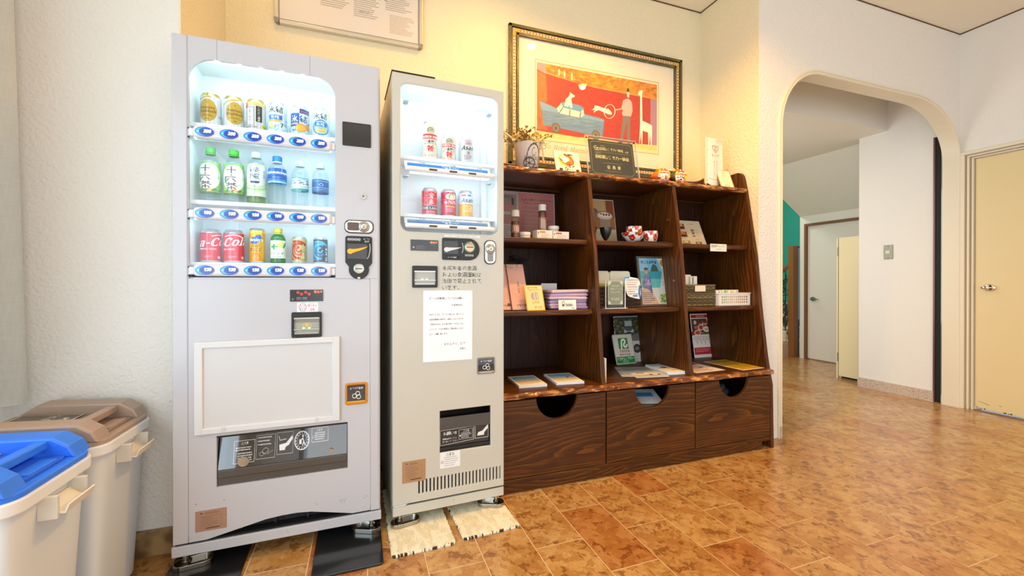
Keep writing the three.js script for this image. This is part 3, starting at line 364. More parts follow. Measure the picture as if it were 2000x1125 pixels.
function noteReader(tt, x0, x1, y0, y1, greens) { const b = part('note_reader', ext((() => { const s = rrect(x0, x1, y0, y1, 0.005); s.holes.push(rpath(x0 + 0.008, x1 - 0.008, y0 + 0.010, y1 - 0.02, 0.002)); return s; })(), -0.004, 0.009, 0.002), blackPlastic, tt);
    part('note_shelf', [bx(x0 + 0.008, x1 - 0.008, y0 + 0.028, y0 + 0.032, -0.002, 0.007), bx(x0 + 0.010, x1 - 0.010, y0 + 0.012, y0 + 0.018, 0.001, 0.006, 0.001, 1), bx(x0 + 0.008, x1 - 0.008, y1 - 0.026, y1 - 0.020, -0.002, 0.005)], steel, b);
    part('note_window', card(x1 - x0 - 0.016, y1 - y0 - 0.03, 0.001, billCell).translate((x0 + x1) / 2, y0 + 0.01, 0.0006), greens ? std('#b9b6ac', 0.4) : matA, b);
    for (const gx of [0.4, 0.58]) part('guide_light', bx(mix(x0, x1, gx) - 0.004, mix(x0, x1, gx) + 0.004, y0 + 0.0322, y0 + 0.036, 0.0015, 0.006, 0.001, 1), glow('#20e060', 2.2), b); return b; }
// ---- the large white machine
{
  const t = thing('vending_machine', 'large white drinks vending machine with three lit rows of cans and bottles', 'vending machine', [-0.6083, 0, -1.7394], 0.0192), Z = -0.66;
  part('cabinet', [bx(0, 0.678, 0.095, 1.847, Z, -0.2), bx(0, 0.02, 0.095, 1.847, -0.2, -0.012), bx(0.658, 0.678, 0.095, 1.847, -0.2, -0.012), bx(0.02, 0.658, 1.80, 1.847, -0.2, -0.012), bx(0.02, 0.658, 0.985, 1.01, -0.2, -0.012), bx(0.516, 0.53, 1.01, 1.80, -0.2, -0.012)], enamel1, t);
  part('display_interior', [bx(0.02, 0.516, 1.01, 1.80, -0.2, -0.165), bx(0.02, 0.044, 1.01, 1.80, -0.165, -0.012), bx(0.5155, 0.518, 1.01, 1.80, -0.165, -0.012), bx(0.044, 0.516, 1.785, 1.80, -0.165, -0.012), bx(0.044, 0.516, 1.01, 1.016, -0.165, -0.012)], whiteInner, t);
  for (const y of [1.547, 1.275, 1.055]) part('display_ledge', bx(0.044, 0.516, y, y + 0.015, -0.165, -0.03, 0.002, 1), whiteInner, t);
  for (const [x, y] of [[0.195, 1.747], [0.325, 1.747]]) part('ceiling_screw', disc(0.0022, 0.003, x, y, -0.164), steel, t);
  const D = -0.012;
  part('left_stile', planar(bx(0, 0.0448, 0.098, 1.849, D, 0, 0.004), 'y'), enamel1, t);
  const L = new THREE.Shape(); L.moveTo(0.0462, 1.0135); L.lineTo(0.048, 1.0135); L.lineTo(0.048, 1.702); L.absarc(0.124, 1.701, 0.076, Math.PI, Math.PI / 2, true); L.lineTo(0.1308, 1.777); L.lineTo(0.1308, 1.849); L.lineTo(0.0462, 1.849); L.closePath();
  part('header_panel', ext(L, D, 0, 0.0008, 20), enamel1, t); part('header_panel', ext(poly([[0.1316, 1.777], [0.4262, 1.777], [0.4262, 1.849], [0.1316, 1.849]]), D, 0, 0.0008), enamel1, t);
  const Rr = new THREE.Shape(); Rr.moveTo(0.427, 1.777); Rr.lineTo(0.4375, 1.777); Rr.absarc(0.4375, 1.701, 0.076, Math.PI / 2, 0, true); Rr.lineTo(0.5135, 1.0135); Rr.lineTo(0.668, 1.0135); Rr.lineTo(0.668, 1.849); Rr.lineTo(0.427, 1.849); Rr.closePath();
  part('control_panel', ext(Rr, D, 0, 0.0008, 20), enamel1, t);
  const corner = new THREE.Shape(); corner.moveTo(0, 0); corner.absarc(0, -0.0105, 0.0105, Math.PI / 2, 0, true); corner.lineTo(0, -0.0105); corner.closePath();
  part('rounded_corner', ext(corner, 0, 1.751, 0, 8).rotateX(Math.PI / 2).translate(0.6675, 1.849, 0), enamel1, t);
  const P = poly([[0.0462, 0.1], [0.098, 0.1], [0.28, 0.1352], [0.33, 0.139], [0.38, 0.1392], [0.43, 0.134], [0.574, 0.1], [0.6392, 0.1], [0.6392, 1.004], [0.634, 1.0115], [0.0462, 1.0115]]);
  P.holes.push(poly([[0.1277, 0.2785], [0.5565, 0.2785], [0.5565, 0.4575], [0.1277, 0.4575]], new THREE.Path())); part('lower_door', ext(P, D, 0, 0.0008), enamel1, t);
  part('right_stile', bx(0.6403, 0.669, 0.098, 1.0128, D, 0, 0.0008, 1), enamel1, t);
  part('seam_liner', [bx(0.043, 0.0479, 0.12, 1.848, -0.009, -0.0012), bx(0.129, 0.133, 1.779, 1.847, -0.009, -0.0012), bx(0.4245, 0.4285, 1.779, 1.847, -0.009, -0.0012), bx(0.637, 0.643, 0.12, 1.008, -0.009, -0.0012), bx(0.516, 0.667, 1.008, 1.0165, -0.009, -0.0012)], std('#a5a2a4', 0.6), t);
  part('base_rail', bx(-0.004, 0.681, 0.055, 0.0915, Z, -0.001, 0.003), enamel1, t);
  part('base_gap', bx(0.004, 0.672, 0.0915, 0.0985, -0.3, -0.01), darkGap, t);
  part('intake_grille', [bx(0.05, 0.62, 0.0985, 0.15, -0.06, -0.05), ...Array.from({ length: 40 }, (_, i) => bx(0.06 + i * 0.014, 0.063 + i * 0.014, 0.1, 0.148, -0.05, -0.045)), ...[0.19, 0.3, 0.41, 0.52].map((x) => bx(x, x + 0.008, 0.1, 0.148, -0.045, -0.035))], std('#26282a', 0.5), t);
  // lit rows
  const prices = [['250', '250', '200', '200', '200', '200'], ['180', '180', '180', '180', '150', '150'], ['130', '130', '130', '130', '120', '120']], railMat = std('#d9dadf', 0.3, { clearcoat: 0.5 });
  [1.519, 1.238, 1.041].forEach((y, k) => {
    const rail = part('button_rail', [bx(0.062, 0.501, y - 0.0215, y + 0.0215, -0.03, 0.012, 0.012, 4), bx(0.0475, 0.064, y - 0.0155, y + 0.0125, -0.03, 0.003, 0.004), bx(0.499, 0.5135, y - 0.0155, y + 0.0125, -0.03, 0.003, 0.004)], railMat, t);
    part('rail_clip', [bx(0.0455, 0.0495, y + 0.008, y + 0.013, -0.006, 0.002), bx(0.0455, 0.0495, y - 0.022, y - 0.017, -0.006, 0.002)], blackPlastic, rail);
    prices[k].forEach((p, i) => { const c = new THREE.Shape(); c.absellipse(0, 0, 0.0276, 0.0163, 0, 7); const g = new THREE.CylinderGeometry(1, 1, 0.003, 36).rotateX(Math.PI / 2); g.clearGroups();
      const q = new THREE.CircleGeometry(1, 36), n = mergeGeometries([q.toNonIndexed().translate(0, 0, 0.0016), g.toNonIndexed()]); const po = n.attributes.position, uv = n.attributes.uv; for (let j = 0; j < uv.count; j++) { const u = po.getX(j) * 0.47 + 0.5, v = po.getY(j) * 0.47 + 0.5; uv.setXY(j, mix(priceCell[p].u0, priceCell[p].u1, u), mix(priceCell[p].v0, priceCell[p].v1, v)); } n.clearGroups();
      part('price_display', n.scale(0.0276, 0.0163, 1).translate(0.0978 + i * 0.07195, y, 0.0125), litPrint, rail); });
  });
  const panes = [[1.54, 1.777, 0.076], [1.2575, 1.499, 0], [1.061, 1.2185, 0]];
  panes.forEach(([a, b, r]) => { const s = rrect(0.048, 0.5135, a, b, 0, new THREE.Shape(), r); part('display_glass', new THREE.ShapeGeometry(s, 16).translate(0, 0, -0.006), paneMat, t); });
  // light strips: seven diodes above, strips under the two upper rails
  const col = [0.45, 0.84, 1.0];
  for (let i = 0; i < 5; i++) part('led_lamp', bx(0.122 + i * 0.0682, 0.134 + i * 0.0682, 1.7735, 1.7775, -0.0115, -0.0055, 0.001, 1), glow('#dff6ff', 9), t);
  part('led_strip_light', bx(0.07, 0.49, 1.778, 1.7845, -0.03, -0.012), glow('#cfeeff', 1.5), t);
  innerLight(t, 'led_strip_glow', col, 27, 0.42, 0.016, [0.28, 1.772, -0.024], [0.28, 1.60, -0.135]);
  innerLight(t, 'rail_strip_glow', col, 22, 0.44, 0.016, [0.28, 1.496, -0.012], [0.28, 1.35, -0.12]);
  innerLight(t, 'rail_strip_glow', col, 19, 0.44, 0.016, [0.28, 1.215, -0.012], [0.28, 1.1, -0.12]);
  [1.4985, 1.2175].forEach((y) => part('led_strip_light', bx(0.062, 0.5, y, y + 0.003, -0.02, -0.004), glow('#d8f4ff', 1.2), t));
  // controls on the right
  part('card_reader_screen', [bx(0.541, 0.6417, 1.5285, 1.616, 0, 0.003, 0.0012, 1)], std('#1d1f22', 0.12, { clearcoat: 1 }), t);
  part('screen_frame', ext((() => { const s = rrect(0.5395, 0.6432, 1.527, 1.6175, 0.003); s.holes.push(rpath(0.542, 0.6407, 1.5295, 1.615, 0.001)); return s; })(), 0, 0.0042, 0.0006), blackPlastic, t);
  const dl = part('round_lock', [disc(0.0112, 0.004, 0.6146, 1.334, 0.002), disc(0.0085, 0.008, 0.6146, 1.334, 0.003)], chrome, t); part('lock_slot', [bx(0.6100, 0.6192, 1.3330, 1.3350, 0.0065, 0.0076), bx(0.6136, 0.6156, 1.3294, 1.3386, 0.0065, 0.0076)], darkGap, dl);
  padlock(t, 'door_handle', 0.5995, 1.215, 0.102, 0.047, false);
  const cm = new THREE.Shape(); cm.moveTo(0.549, 1.172); cm.lineTo(0.555, 1.178); cm.lineTo(0.6415, 1.178); cm.lineTo(0.647, 1.172); cm.lineTo(0.647, 1.074); cm.lineTo(0.6345, 1.058); cm.absarc(0.5985, 1.048, 0.037, 0.2, Math.PI - 0.2, true); cm.lineTo(0.5615, 1.06); cm.lineTo(0.549, 1.076); cm.closePath();
  const coin = part('coin_unit', ext(cm, 0, 0.007, 0.0018, 20), blackPlastic, t);
  part('coin_legend', card(0.092, 0.024, 0.0008, coinTextCell).translate(0.599, 1.1495, 0.0073), matA, coin);
  const lever = new THREE.Shape(); lever.moveTo(0.571, 1.1085); lever.absarc(0.5665, 1.118, 0.0105, -1.1, 1.2, true); lever.quadraticCurveTo(0.59, 1.126, 0.632, 1.1395); lever.quadraticCurveTo(0.622, 1.128, 0.60, 1.1205); lever.quadraticCurveTo(0.585, 1.116, 0.571, 1.1085);
  part('window_recess', bx(0.556, 0.628, 1.089, 1.149, 0.006, 0.0078, 0.0008, 1), std('#2a211a', 0.2, { clearcoat: 0.3 }), coin); part('return_lever', ext(lever, 0.009, 0.013, 0.001, 8), std('#f0b41c', 0.4), coin, 'yellow return lever'); part('lever_guide', tube([[0.6385, 1.15, 0.008], [0.6395, 1.125, 0.008], [0.634, 1.098, 0.008], [0.628, 1.09, 0.008]], 0.0016, 16, 6), std('#c9c9c9', 0.4), coin);
  part('coin_slot', [lathe([[0.018, 0], [0.0205, 0.002], [0.0205, 0.006], [0.0175, 0.008], [0, 0.0085]]).rotateX(Math.PI / 2).translate(0.5985, 1.0515, 0.005)], steel, coin); part('slot_opening', bx(0.586, 0.611, 1.0498, 1.0528, 0.0125, 0.0142), darkGap, coin); part('slot_catch', bx(0.5935, 0.6035, 1.0115, 1.0195, 0.004, 0.009, 0.001, 1), steel, coin);
  // display, sticker, note reader
  part('sales_display', card(0.1116, 0.0436, 0.004, ledCell1).translate(0.4146, 0.9274, 0.001), litPrint, t); part('ok_sticker', card(0.0715, 0.0355, 0.0008, okCell).translate(0.4178, 0.8873, 0.0004), matA, t);
  noteReader(t, 0.3636, 0.466, 0.7934, 0.8873, false);
  // blank sign holder
  const fr = rrect(0.0642, 0.5288, 0.4694, 0.7915, 0.005); fr.holes.push(poly([[0.0894, 0.491], [0.5022, 0.491], [0.5022, 0.769], [0.0894, 0.769]], new THREE.Path()));
  const sp = part('sign_frame', ext(fr, 0, 0.011, 0.003), lidWhite, t); part('sign_board', bx(0.0885, 0.503, 0.49, 0.77, 0.001, 0.004), std('#d2d0ce', 0.3), sp); part('frame_joint', [bx(0.504, 0.5055, 0.771, 0.7915, 0.0085, 0.0114), bx(0.0845, 0.086, 0.469, 0.49, 0.0085, 0.0114), bx(0.145, 0.157, 0.4755, 0.49, 0.0095, 0.0122, 0.001, 1), bx(0.444, 0.456, 0.4755, 0.49, 0.0095, 0.0122, 0.001, 1)], std('#cfcccb', 0.4), sp);
  // change cup
  const cr = rrect(0.5478, 0.629, 0.5235, 0.608, 0.009); cr.holes.push(rpath(0.5555, 0.6215, 0.533, 0.5995, 0.005)); const cc = part('change_cup', ext(cr, -0.002, 0.006, 0.002), std('#c98016', 0.35), t, 'orange change cup'); part('cup_flap', card(0.068, 0.066, 0.002, coinRetCell).rotateX(-0.04).translate(0.5885, 0.5335, 0.0035), new THREE.MeshPhysicalMaterial({ map: inkA.t, roughness: 0.12, clearcoat: 1 }), cc); part('cup_lip', bx(0.5555, 0.6215, 0.531, 0.5375, 0.001, 0.0075, 0.002), std('#e0a020', 0.35), cc);
  // delivery opening: black box behind, tinted printed flap
  part('delivery_box', [bx(0.12, 0.565, 0.27, 0.465, -0.13, -0.125), bx(0.12, 0.565, 0.265, 0.2785, -0.125, -0.012), bx(0.12, 0.565, 0.4575, 0.47, -0.125, -0.012), bx(0.115, 0.1277, 0.27, 0.465, -0.125, -0.012), bx(0.5565, 0.57, 0.27, 0.465, -0.125, -0.012)], std('#1c1a18', 0.3, { clearcoat: 0.5 }), t);
  const flap = part('delivery_flap', card(0.424, 0.122, 0.004, flapCell1).rotateX(-0.28).translate(0.342, 0.334, -0.008), new THREE.MeshPhysicalMaterial({ map: inkA.t, roughness: 0.03, clearcoat: 1, clearcoatRoughness: 0.02, specularIntensity: 1, ior: 1.75 }), t);
  part('flap_button', [disc(0.0175, 0.006, 0.207, 0.3535, -0.0085)], chrome, flap); part('flap_button', disc(0.009, 0.006, 0.497, 0.352, -0.0085), chrome, flap); part('flap_hinge', bx(0.1277, 0.5565, 0.4505, 0.4575, -0.012, -0.002), blackPlastic, flap);
  part('flap_lip', [bx(0.1277, 0.5565, 0.304, 0.334, -0.016, -0.003, 0.004), bx(0.1277, 0.5565, 0.2785, 0.304, -0.022, -0.008)], std('#4c463f', 0.35, { clearcoat: 0.4 }), t);
  const np = part('maker_plate', card(0.0928, 0.0718, 0.0012, plateCell1).translate(0.1115, 0.1316, 0.0006), new THREE.MeshPhysicalMaterial({ map: inkA.t, roughness: 0.4, metalness: 0.35 }), t); part('plate_rivet', [disc(0.0022, 0.002, 0.0685, 0.1675, 0.0018), disc(0.0022, 0.002, 0.1545, 0.1675, 0.0018)], steel, np);
  const holes = []; for (const [x, y] of [[0.0673, 0.2295], [0.1496, 0.2286], [0.4481, 0.159], [0.5289, 0.1589], [0.539, 0.159], [0.5491, 0.1592], [0.534, 0.1511], [0.545, 0.1514], [0.6174, 0.1517], [0.6259, 0.1582], [0.35, 0.075]]) holes.push(disc(0.0013, 0.0012, x, y, y < 0.09 ? -0.0008 : 0.0002, 10)); part('screw_holes', holes, darkGap, t);
  foot(t, 0.03, -0.022, 0.0095); foot(t, 0.645, -0.022, 0.0095); foot(t, 0.03, -0.6, 0.0095); foot(t, 0.645, -0.6, 0.0095);
}
// ---- the narrow beige machine
{
  const t = thing('vending_machine', 'narrow beige beer vending machine with two lit rows of three cans', 'vending machine', [0.1159, 0, -1.7455], 0.0429), Z = -0.63, W = 0.477;
  part('cabinet', [bx(0, W, 0.095, 1.842, Z, -0.2), bx(0, 0.02, 0.095, 1.842, -0.2, -0.012), bx(W - 0.02, W, 0.095, 1.842, -0.2, -0.012), bx(0.02, W - 0.02, 1.812, 1.842, -0.2, -0.012), bx(0.02, W - 0.02, 1.185, 1.2, -0.2, -0.012)], enamel2, t);
  part('display_interior', [bx(0.02, W - 0.02, 1.2, 1.815, -0.2, -0.175), bx(0.015, 0.031, 1.2, 1.815, -0.175, -0.012), bx(W - 0.028, W - 0.015, 1.2, 1.815, -0.175, -0.012), bx(0.03, 0.45, 1.806, 1.815, -0.175, -0.012), bx(0.03, 0.45, 1.2, 1.206, -0.175, -0.012)], whiteInner, t);
  part('display_interior_edge', [bx(0.031, 0.06, 1.2, 1.806, -0.175, -0.15, 0.004), bx(0.42, 0.449, 1.2, 1.806, -0.175, -0.15, 0.004)], whiteInner, t);
  for (const y of [1.51, 1.27]) part('display_ledge', bx(0.031, 0.449, y, y + 0.014, -0.175, -0.04, 0.002, 1), whiteInner, t);
  const F = poly([[0, 0.1], [W, 0.1], [W, 1.842], [0, 1.842]]); F.holes.push(rpath(0.032, 0.448, 1.206, 1.8045, 0.034, 0.03));
  F.holes.push(poly([[0.1915, 0.286], [0.4147, 0.286], [0.4147, 0.4605], [0.1915, 0.4605]], new THREE.Path()));
  for (let i = 0; i < 24; i++) { const x = 0.1055 + i * 0.01537; F.holes.push(rpath(x - 0.0026, x + 0.0026, 0.132, 0.188, 0.0025)); }
  part('front_door', ext(F, -0.012, 0, 0.0035, 10), enamel2, t);
  part('vent_back', bx(0.05, 0.46, 0.11, 0.2, -0.05, -0.03), darkGap, t); part('base_gap', bx(0.004, W - 0.004, 0.0915, 0.1, -0.3, -0.012), darkGap, t); part('base_rail', bx(0.001, W, 0.055, 0.0925, Z, -0.003, 0.002), enamel2, t);
  part('door_foot_stop', ext(poly([[0.004, 0.094], [0.05, 0.094], [0.058, 0.1], [0.004, 0.1]]), -0.012, -0.002, 0.0005), lidWhite, t);
  part('top_mat', bx(-0.003, 0.172, 1.8425, 1.8475, -0.30, 0.001, 0.002), std('#1e1a10', 0.5), t, 'thin black mat lying on the top');
  part('display_glass', new THREE.ShapeGeometry(rrect(0.032, 0.448, 1.206, 1.8045, 0.034, new THREE.Shape(), 0.03), 12).translate(0, 0, -0.008), paneMat, t);
  const tubeMat = std('#e6e6e4', 0.3, { clearcoat: 0.6 });
  [[1.4605, bandCell1], [1.229, bandCell2]].forEach(([y, c]) => {
    const rail = part('button_rail', [new THREE.CapsuleGeometry(0.0098, 0.366, 6, 16).rotateZ(Math.PI / 2).translate(0.241, y, 0.004), new THREE.CapsuleGeometry(0.0106, 0.245, 6, 16).rotateZ(Math.PI / 2).translate(0.25, y, 0.004)], tubeMat, t);
    part('price_strip', card(0.368, 0.031, 0.003, c).rotateX(-0.5).translate(0.232, y + 0.0075, -0.004), new THREE.MeshPhysicalMaterial({ map: inkA.t, roughness: 0.2, clearcoat: 0.8 }), rail);
    for (const x of [0.161, 0.2455, 0.3285]) part('push_button', new THREE.CapsuleGeometry(0.0046, 0.027, 5, 12).rotateZ(Math.PI / 2).scale(1, 1, 0.6).translate(x, y, 0.0128), std('#4a4340', 0.3, { clearcoat: 0.5 }), rail);
  });
  const col = [0.62, 0.88, 1.0];
  for (const y of [1.741, 1.435]) for (const x of [0.048, 0.412]) part('lamp_clip', [bx(x, x + 0.02, y, y + 0.005, -0.06, -0.03), bx(x + 0.004, x + 0.008, y - 0.008, y, -0.05, -0.045), bx(x + 0.012, x + 0.016, y - 0.008, y, -0.05, -0.045)], std('#a9c3cc', 0.4), t);
  part('led_strip_light', bx(0.07, 0.41, 1.799, 1.8055, -0.07, -0.02), glow('#e8f8ff', 1.5), t); part('led_strip_light', bx(0.07, 0.41, 1.4475, 1.4505, -0.03, -0.008), glow('#e8f8ff', 1.2), t);
  innerLight(t, 'led_strip_glow', col, 14, 0.34, 0.03, [0.24, 1.79, -0.03], [0.24, 1.62, -0.15]); innerLight(t, 'rail_strip_glow', col, 12, 0.34, 0.02, [0.24, 1.445, -0.018], [0.24, 1.3, -0.14]);
  // controls
  part('take_one_sticker', card(0.156, 0.0085, 0.0006, oneEachCell).translate(0.2885, 1.1895, 0.0003), matA, t); part('sales_display', card(0.113, 0.0445, 0.004, ledCell2).translate(0.1276, 1.1278, 0.001), litPrint, t);
  const cu = new THREE.Shape(); cu.moveTo(0.206, 1.0925); cu.lineTo(0.316, 1.0925); cu.absarc(0.316, 1.1385, 0.046, -Math.PI / 2, Math.PI / 2, false); cu.lineTo(0.206, 1.1845); cu.absarc(0.206, 1.1785, 0.006, Math.PI / 2, Math.PI, false); cu.lineTo(0.2, 1.0985); cu.absarc(0.206, 1.0985, 0.006, Math.PI, Math.PI * 1.5, false); cu.closePath();
  const coin = part('coin_unit', ext(cu, 0, 0.007, 0.0018, 20), blackPlastic, t); part('window_recess', bx(0.205, 0.268, 1.117, 1.172, 0.006, 0.0078, 0.0008, 1), std('#201e1c', 0.2, { clearcoat: 0.3 }), coin);
  const lever = new THREE.Shape(); lever.moveTo(0.222, 1.126); lever.absarc(0.2165, 1.1345, 0.0105, -1.0, 1.2, true); lever.quadraticCurveTo(0.245, 1.143, 0.284, 1.1465); lever.quadraticCurveTo(0.262, 1.137, 0.246, 1.1335); lever.quadraticCurveTo(0.235, 1.131, 0.222, 1.126);
  part('return_lever', ext(lever, 0.009, 0.013, 0.001, 8), std('#cfccc6', 0.35, { metalness: 0.4 }), coin); part('lever_guide', tube([[0.285, 1.165, 0.008], [0.289, 1.145, 0.008], [0.285, 1.122, 0.008]], 0.0014, 12, 6), std('#d8d8d8', 0.4), coin);
  part('coin_slot', lathe([[0.02, 0], [0.0225, 0.002], [0.0225, 0.006], [0.019, 0.0075], [0, 0.008]]).rotateX(Math.PI / 2).translate(0.3175, 1.1475, 0.005), std('#b39a80', 0.25, { metalness: 1 }), coin); part('slot_ring', new THREE.TorusGeometry(0.0238, 0.0013, 8, 36).translate(0.3175, 1.1475, 0.0085), std('#2f9d8a', 0.4), coin); part('slot_opening', bx(0.303, 0.332, 1.1462, 1.1492, 0.0122, 0.0138), darkGap, coin);
  part('coin_legend', card(0.054, 0.0105, 0.0006, coinTextCell2).translate(0.247, 1.0975, 0.0072), matA, coin); part('coin_legend', card(0.043, 0.0125, 0.0006, coinRowCell).translate(0.317, 1.107, 0.0072), matA, coin);
  padlock(t, 'door_handle', 0.4113, 1.129, 0.049, 0.1, true); noteReader(t, 0.0772, 0.18, 0.977, 1.066, true);
  part('warning_text', card(0.178, 0.111, 0.0003, warnTextCell).translate(0.288, 0.9605, 0.0001), new THREE.MeshPhysicalMaterial({ map: inkA.t, roughness: 0.38, clearcoat: 0.3, clearcoatRoughness: 0.15 }), t);
  const cr = rrect(0.352, 0.434, 0.6005, 0.6735, 0.008); cr.holes.push(rpath(0.3575, 0.4285, 0.609, 0.668, 0.004)); const cc = part('change_cup', ext(cr, -0.002, 0.003, 0.0012), std('#8d8676', 0.4), t); part('cup_flap', card(0.0725, 0.06, 0.002, coinRetCell).rotateX(-0.04).translate(0.393, 0.6085, 0.003), new THREE.MeshPhysicalMaterial({ map: inkA.t, roughness: 0.14, clearcoat: 1 }), cc); part('cup_lip', ext(poly([[0.3575, 0.609], [0.37, 0.6045], [0.416, 0.6045], [0.4285, 0.609], [0.4285, 0.614], [0.3575, 0.614]]), 0.001, 0.0065, 0.001), steel, cc);
  part('delivery_box', [bx(0.18, 0.425, 0.28, 0.465, -0.12, -0.115), bx(0.18, 0.425, 0.275, 0.286, -0.115, -0.012), bx(0.18, 0.425, 0.4605, 0.47, -0.115, -0.012), bx(0.178, 0.1915, 0.28, 0.465, -0.115, -0.012), bx(0.4147, 0.428, 0.28, 0.465, -0.115, -0.012)], std('#171513', 0.35, { clearcoat: 0.4 }), t);
  part('delivery_flap', card(0.2232, 0.0765, 0.004, flapCell2).translate(0.3031, 0.302, -0.02), new THREE.MeshPhysicalMaterial({ map: inkA.t, roughness: 0.16, clearcoat: 0.6 }), t); part('flap_cover', bx(0.1915, 0.4147, 0.3785, 0.43, -0.0085, -0.0055).rotateX(0.0), std('#35332f', 0.1, { clearcoat: 1 }), t); part('flap_lip', bx(0.1915, 0.4147, 0.286, 0.302, -0.03, -0.01, 0.003), blackPlastic, t);
  part('warning_sticker', card(0.086, 0.0665, 0.0006, warnStickCell).translate(0.2345, 0.2205, 0.0003), matA, t); const np = part('maker_plate', card(0.0935, 0.0875, 0.0012, plateCell2).translate(0.0842, 0.1855, 0.0006), new THREE.MeshPhysicalMaterial({ map: inkA.t, roughness: 0.42, metalness: 0.3 }), t); part('plate_rivet', [disc(0.002, 0.002, 0.0405, 0.229, 0.0018), disc(0.002, 0.002, 0.128, 0.229, 0.0018)], steel, np);
  part('screw_hole', disc(0.0014, 0.0012, 0.25, 0.078, -0.0025, 10), darkGap, t);
  foot(t, 0.03, -0.022, 0.0095); foot(t, 0.447, -0.022, 0.0095); foot(t, 0.03, -0.58, 0.0095); foot(t, 0.447, -0.58, 0.0095);
  const ns = thing('notice_sheet', 'white printed notice sheet taped to the front of the narrow beige vending machine', 'notice', [0.1159 + 0.2258 * Math.cos(0.0429), 0.6695, -1.7455 - 0.2258 * Math.sin(0.0429)], 0.0429);
  part('sheet', card(0.2098, 0.2945, 0.0004, noticeCell).rotateZ(-0.004).translate(0, 0, 0.0011), matA, ns);
}
// ---- floor boards under the feet
const blackBoard = std('#15181b', 0.22, { clearcoat: 0.5, clearcoatRoughness: 0.1 });
const chipped = dataTex(512, 512, (u, v) => { const e = Math.min(u, 1 - u, v, 1 - v), n = fbm(u, v, 40, 3), m = fbm(u + 0.3, v, 90, 2), k = fbm(u, v + 0.4, 14, 3); let c = mix3(hex3('#efe8cf'), hex3('#e2d6b4'), smooth(0.4, 0.7, k)); if (m > 0.80) c = mix3(c, [0.35, 0.28, 0.18], 0.4); if (e < 0.012 && n > 0.57) c = [0.16, 0.13, 0.1]; if (e < 0.1 && u > 0.75 && v > 0.45 && m > 0.72) c = mix3(c, [0.12, 0.1, 0.08], 0.85); return c; }, true);
const chippedMat = std('#ffffff', 0.5, { map: chipped });
function board(name, label, cx, cz, w, d, mat, turn) { const s = ext(rrect(-w / 2, w / 2, -d / 2, d / 2, 0.016), 0, 0.009, 0.002).rotateX(-Math.PI / 2); const p = s.attributes.position, uv = s.attributes.uv; for (let i = 0; i < p.count; i++) uv.setXY(i, p.getX(i) / w + 0.5, 0.5 - p.getZ(i) / d); const o = solo(name, label, 'board', s, mat); o.position.set(cx, 0, cz); o.rotation.y = turn; return o; }
board('foot_board', 'black board lying on the floor under the left feet of the large machine', -0.512, -1.86, 0.236, 0.53, blackBoard, 0.03);
board('foot_board', 'black board lying on the floor under the right feet of the large machine', -0.047, -1.815, 0.236, 0.53, blackBoard, 0.01);
board('foot_board', 'chipped cream painted board under the left feet of the beer machine', 0.214, -1.84, 0.238, 0.53, chippedMat, 0.02);
board('foot_board', 'chipped cream painted board under the right feet of the beer machine', 0.475, -1.86, 0.24, 0.53, chippedMat, 0.05);
// ---------------------------------------------------------------- cans and bottles on show
const alu = std('#d9dade', 0.22, { metalness: 0.9 }), canPrint = new THREE.MeshPhysicalMaterial({ map: inkB.t, roughness: 0.24, clearcoat: 0.6, clearcoatRoughness: 0.12, metalness: 0.12 }), petMat = std('#f4fbfc', 0.03, { transmission: 1, thickness: 0, ior: 1.45 }), capMat = (c) => std(c, 0.42);
const goldAlu = std('#cfae5a', 0.25, { metalness: 0.9 });
function place(m, x, y, z) { // machine index, local x, height, depth behind the front
  const o = m === 1 ? [-0.6083, -1.7394, 0.0192] : [0.1159, -1.7455, 0.0429], c = Math.cos(o[2]), s = Math.sin(o[2]);
  return [o[0] + x * c - z * s, y, o[1] - x * s - z * c];
}
function can(label, pos, r, h, cell, o = {}) {
  const t = thing('drink_can', label, 'can', pos, (o.turn ?? 0) + (o.base ?? 0.0192)), n = o.neck ?? 0.82, hb = o.hb ?? 0.008, hn = o.hn ?? 0.014;
  part('can_body', toCell(lathe([[r, hb], [r, h - hn]], 48).rotateY(Math.PI), cell), canPrint, t);
  part('can_rim', lathe([[r, h - hn], [r * 0.96, h - hn * 0.7], [r * n, h - hn * 0.15], [r * n, h - 0.001], [r * (n - 0.03), h], [r * (n - 0.06), h - 0.003], [0, h - 0.0035]], 40), o.top === 'gold' ? goldAlu : alu, t, o.top === 'gold' ? 'gold rim' : undefined);
  part('can_base', lathe([[0, 0.004], [r * 0.74, 0.002], [r * 0.78, 0], [r * 0.86, 0.001], [r * 0.97, hb * 0.7], [r, hb]], 40), alu, t);
  return t;
}
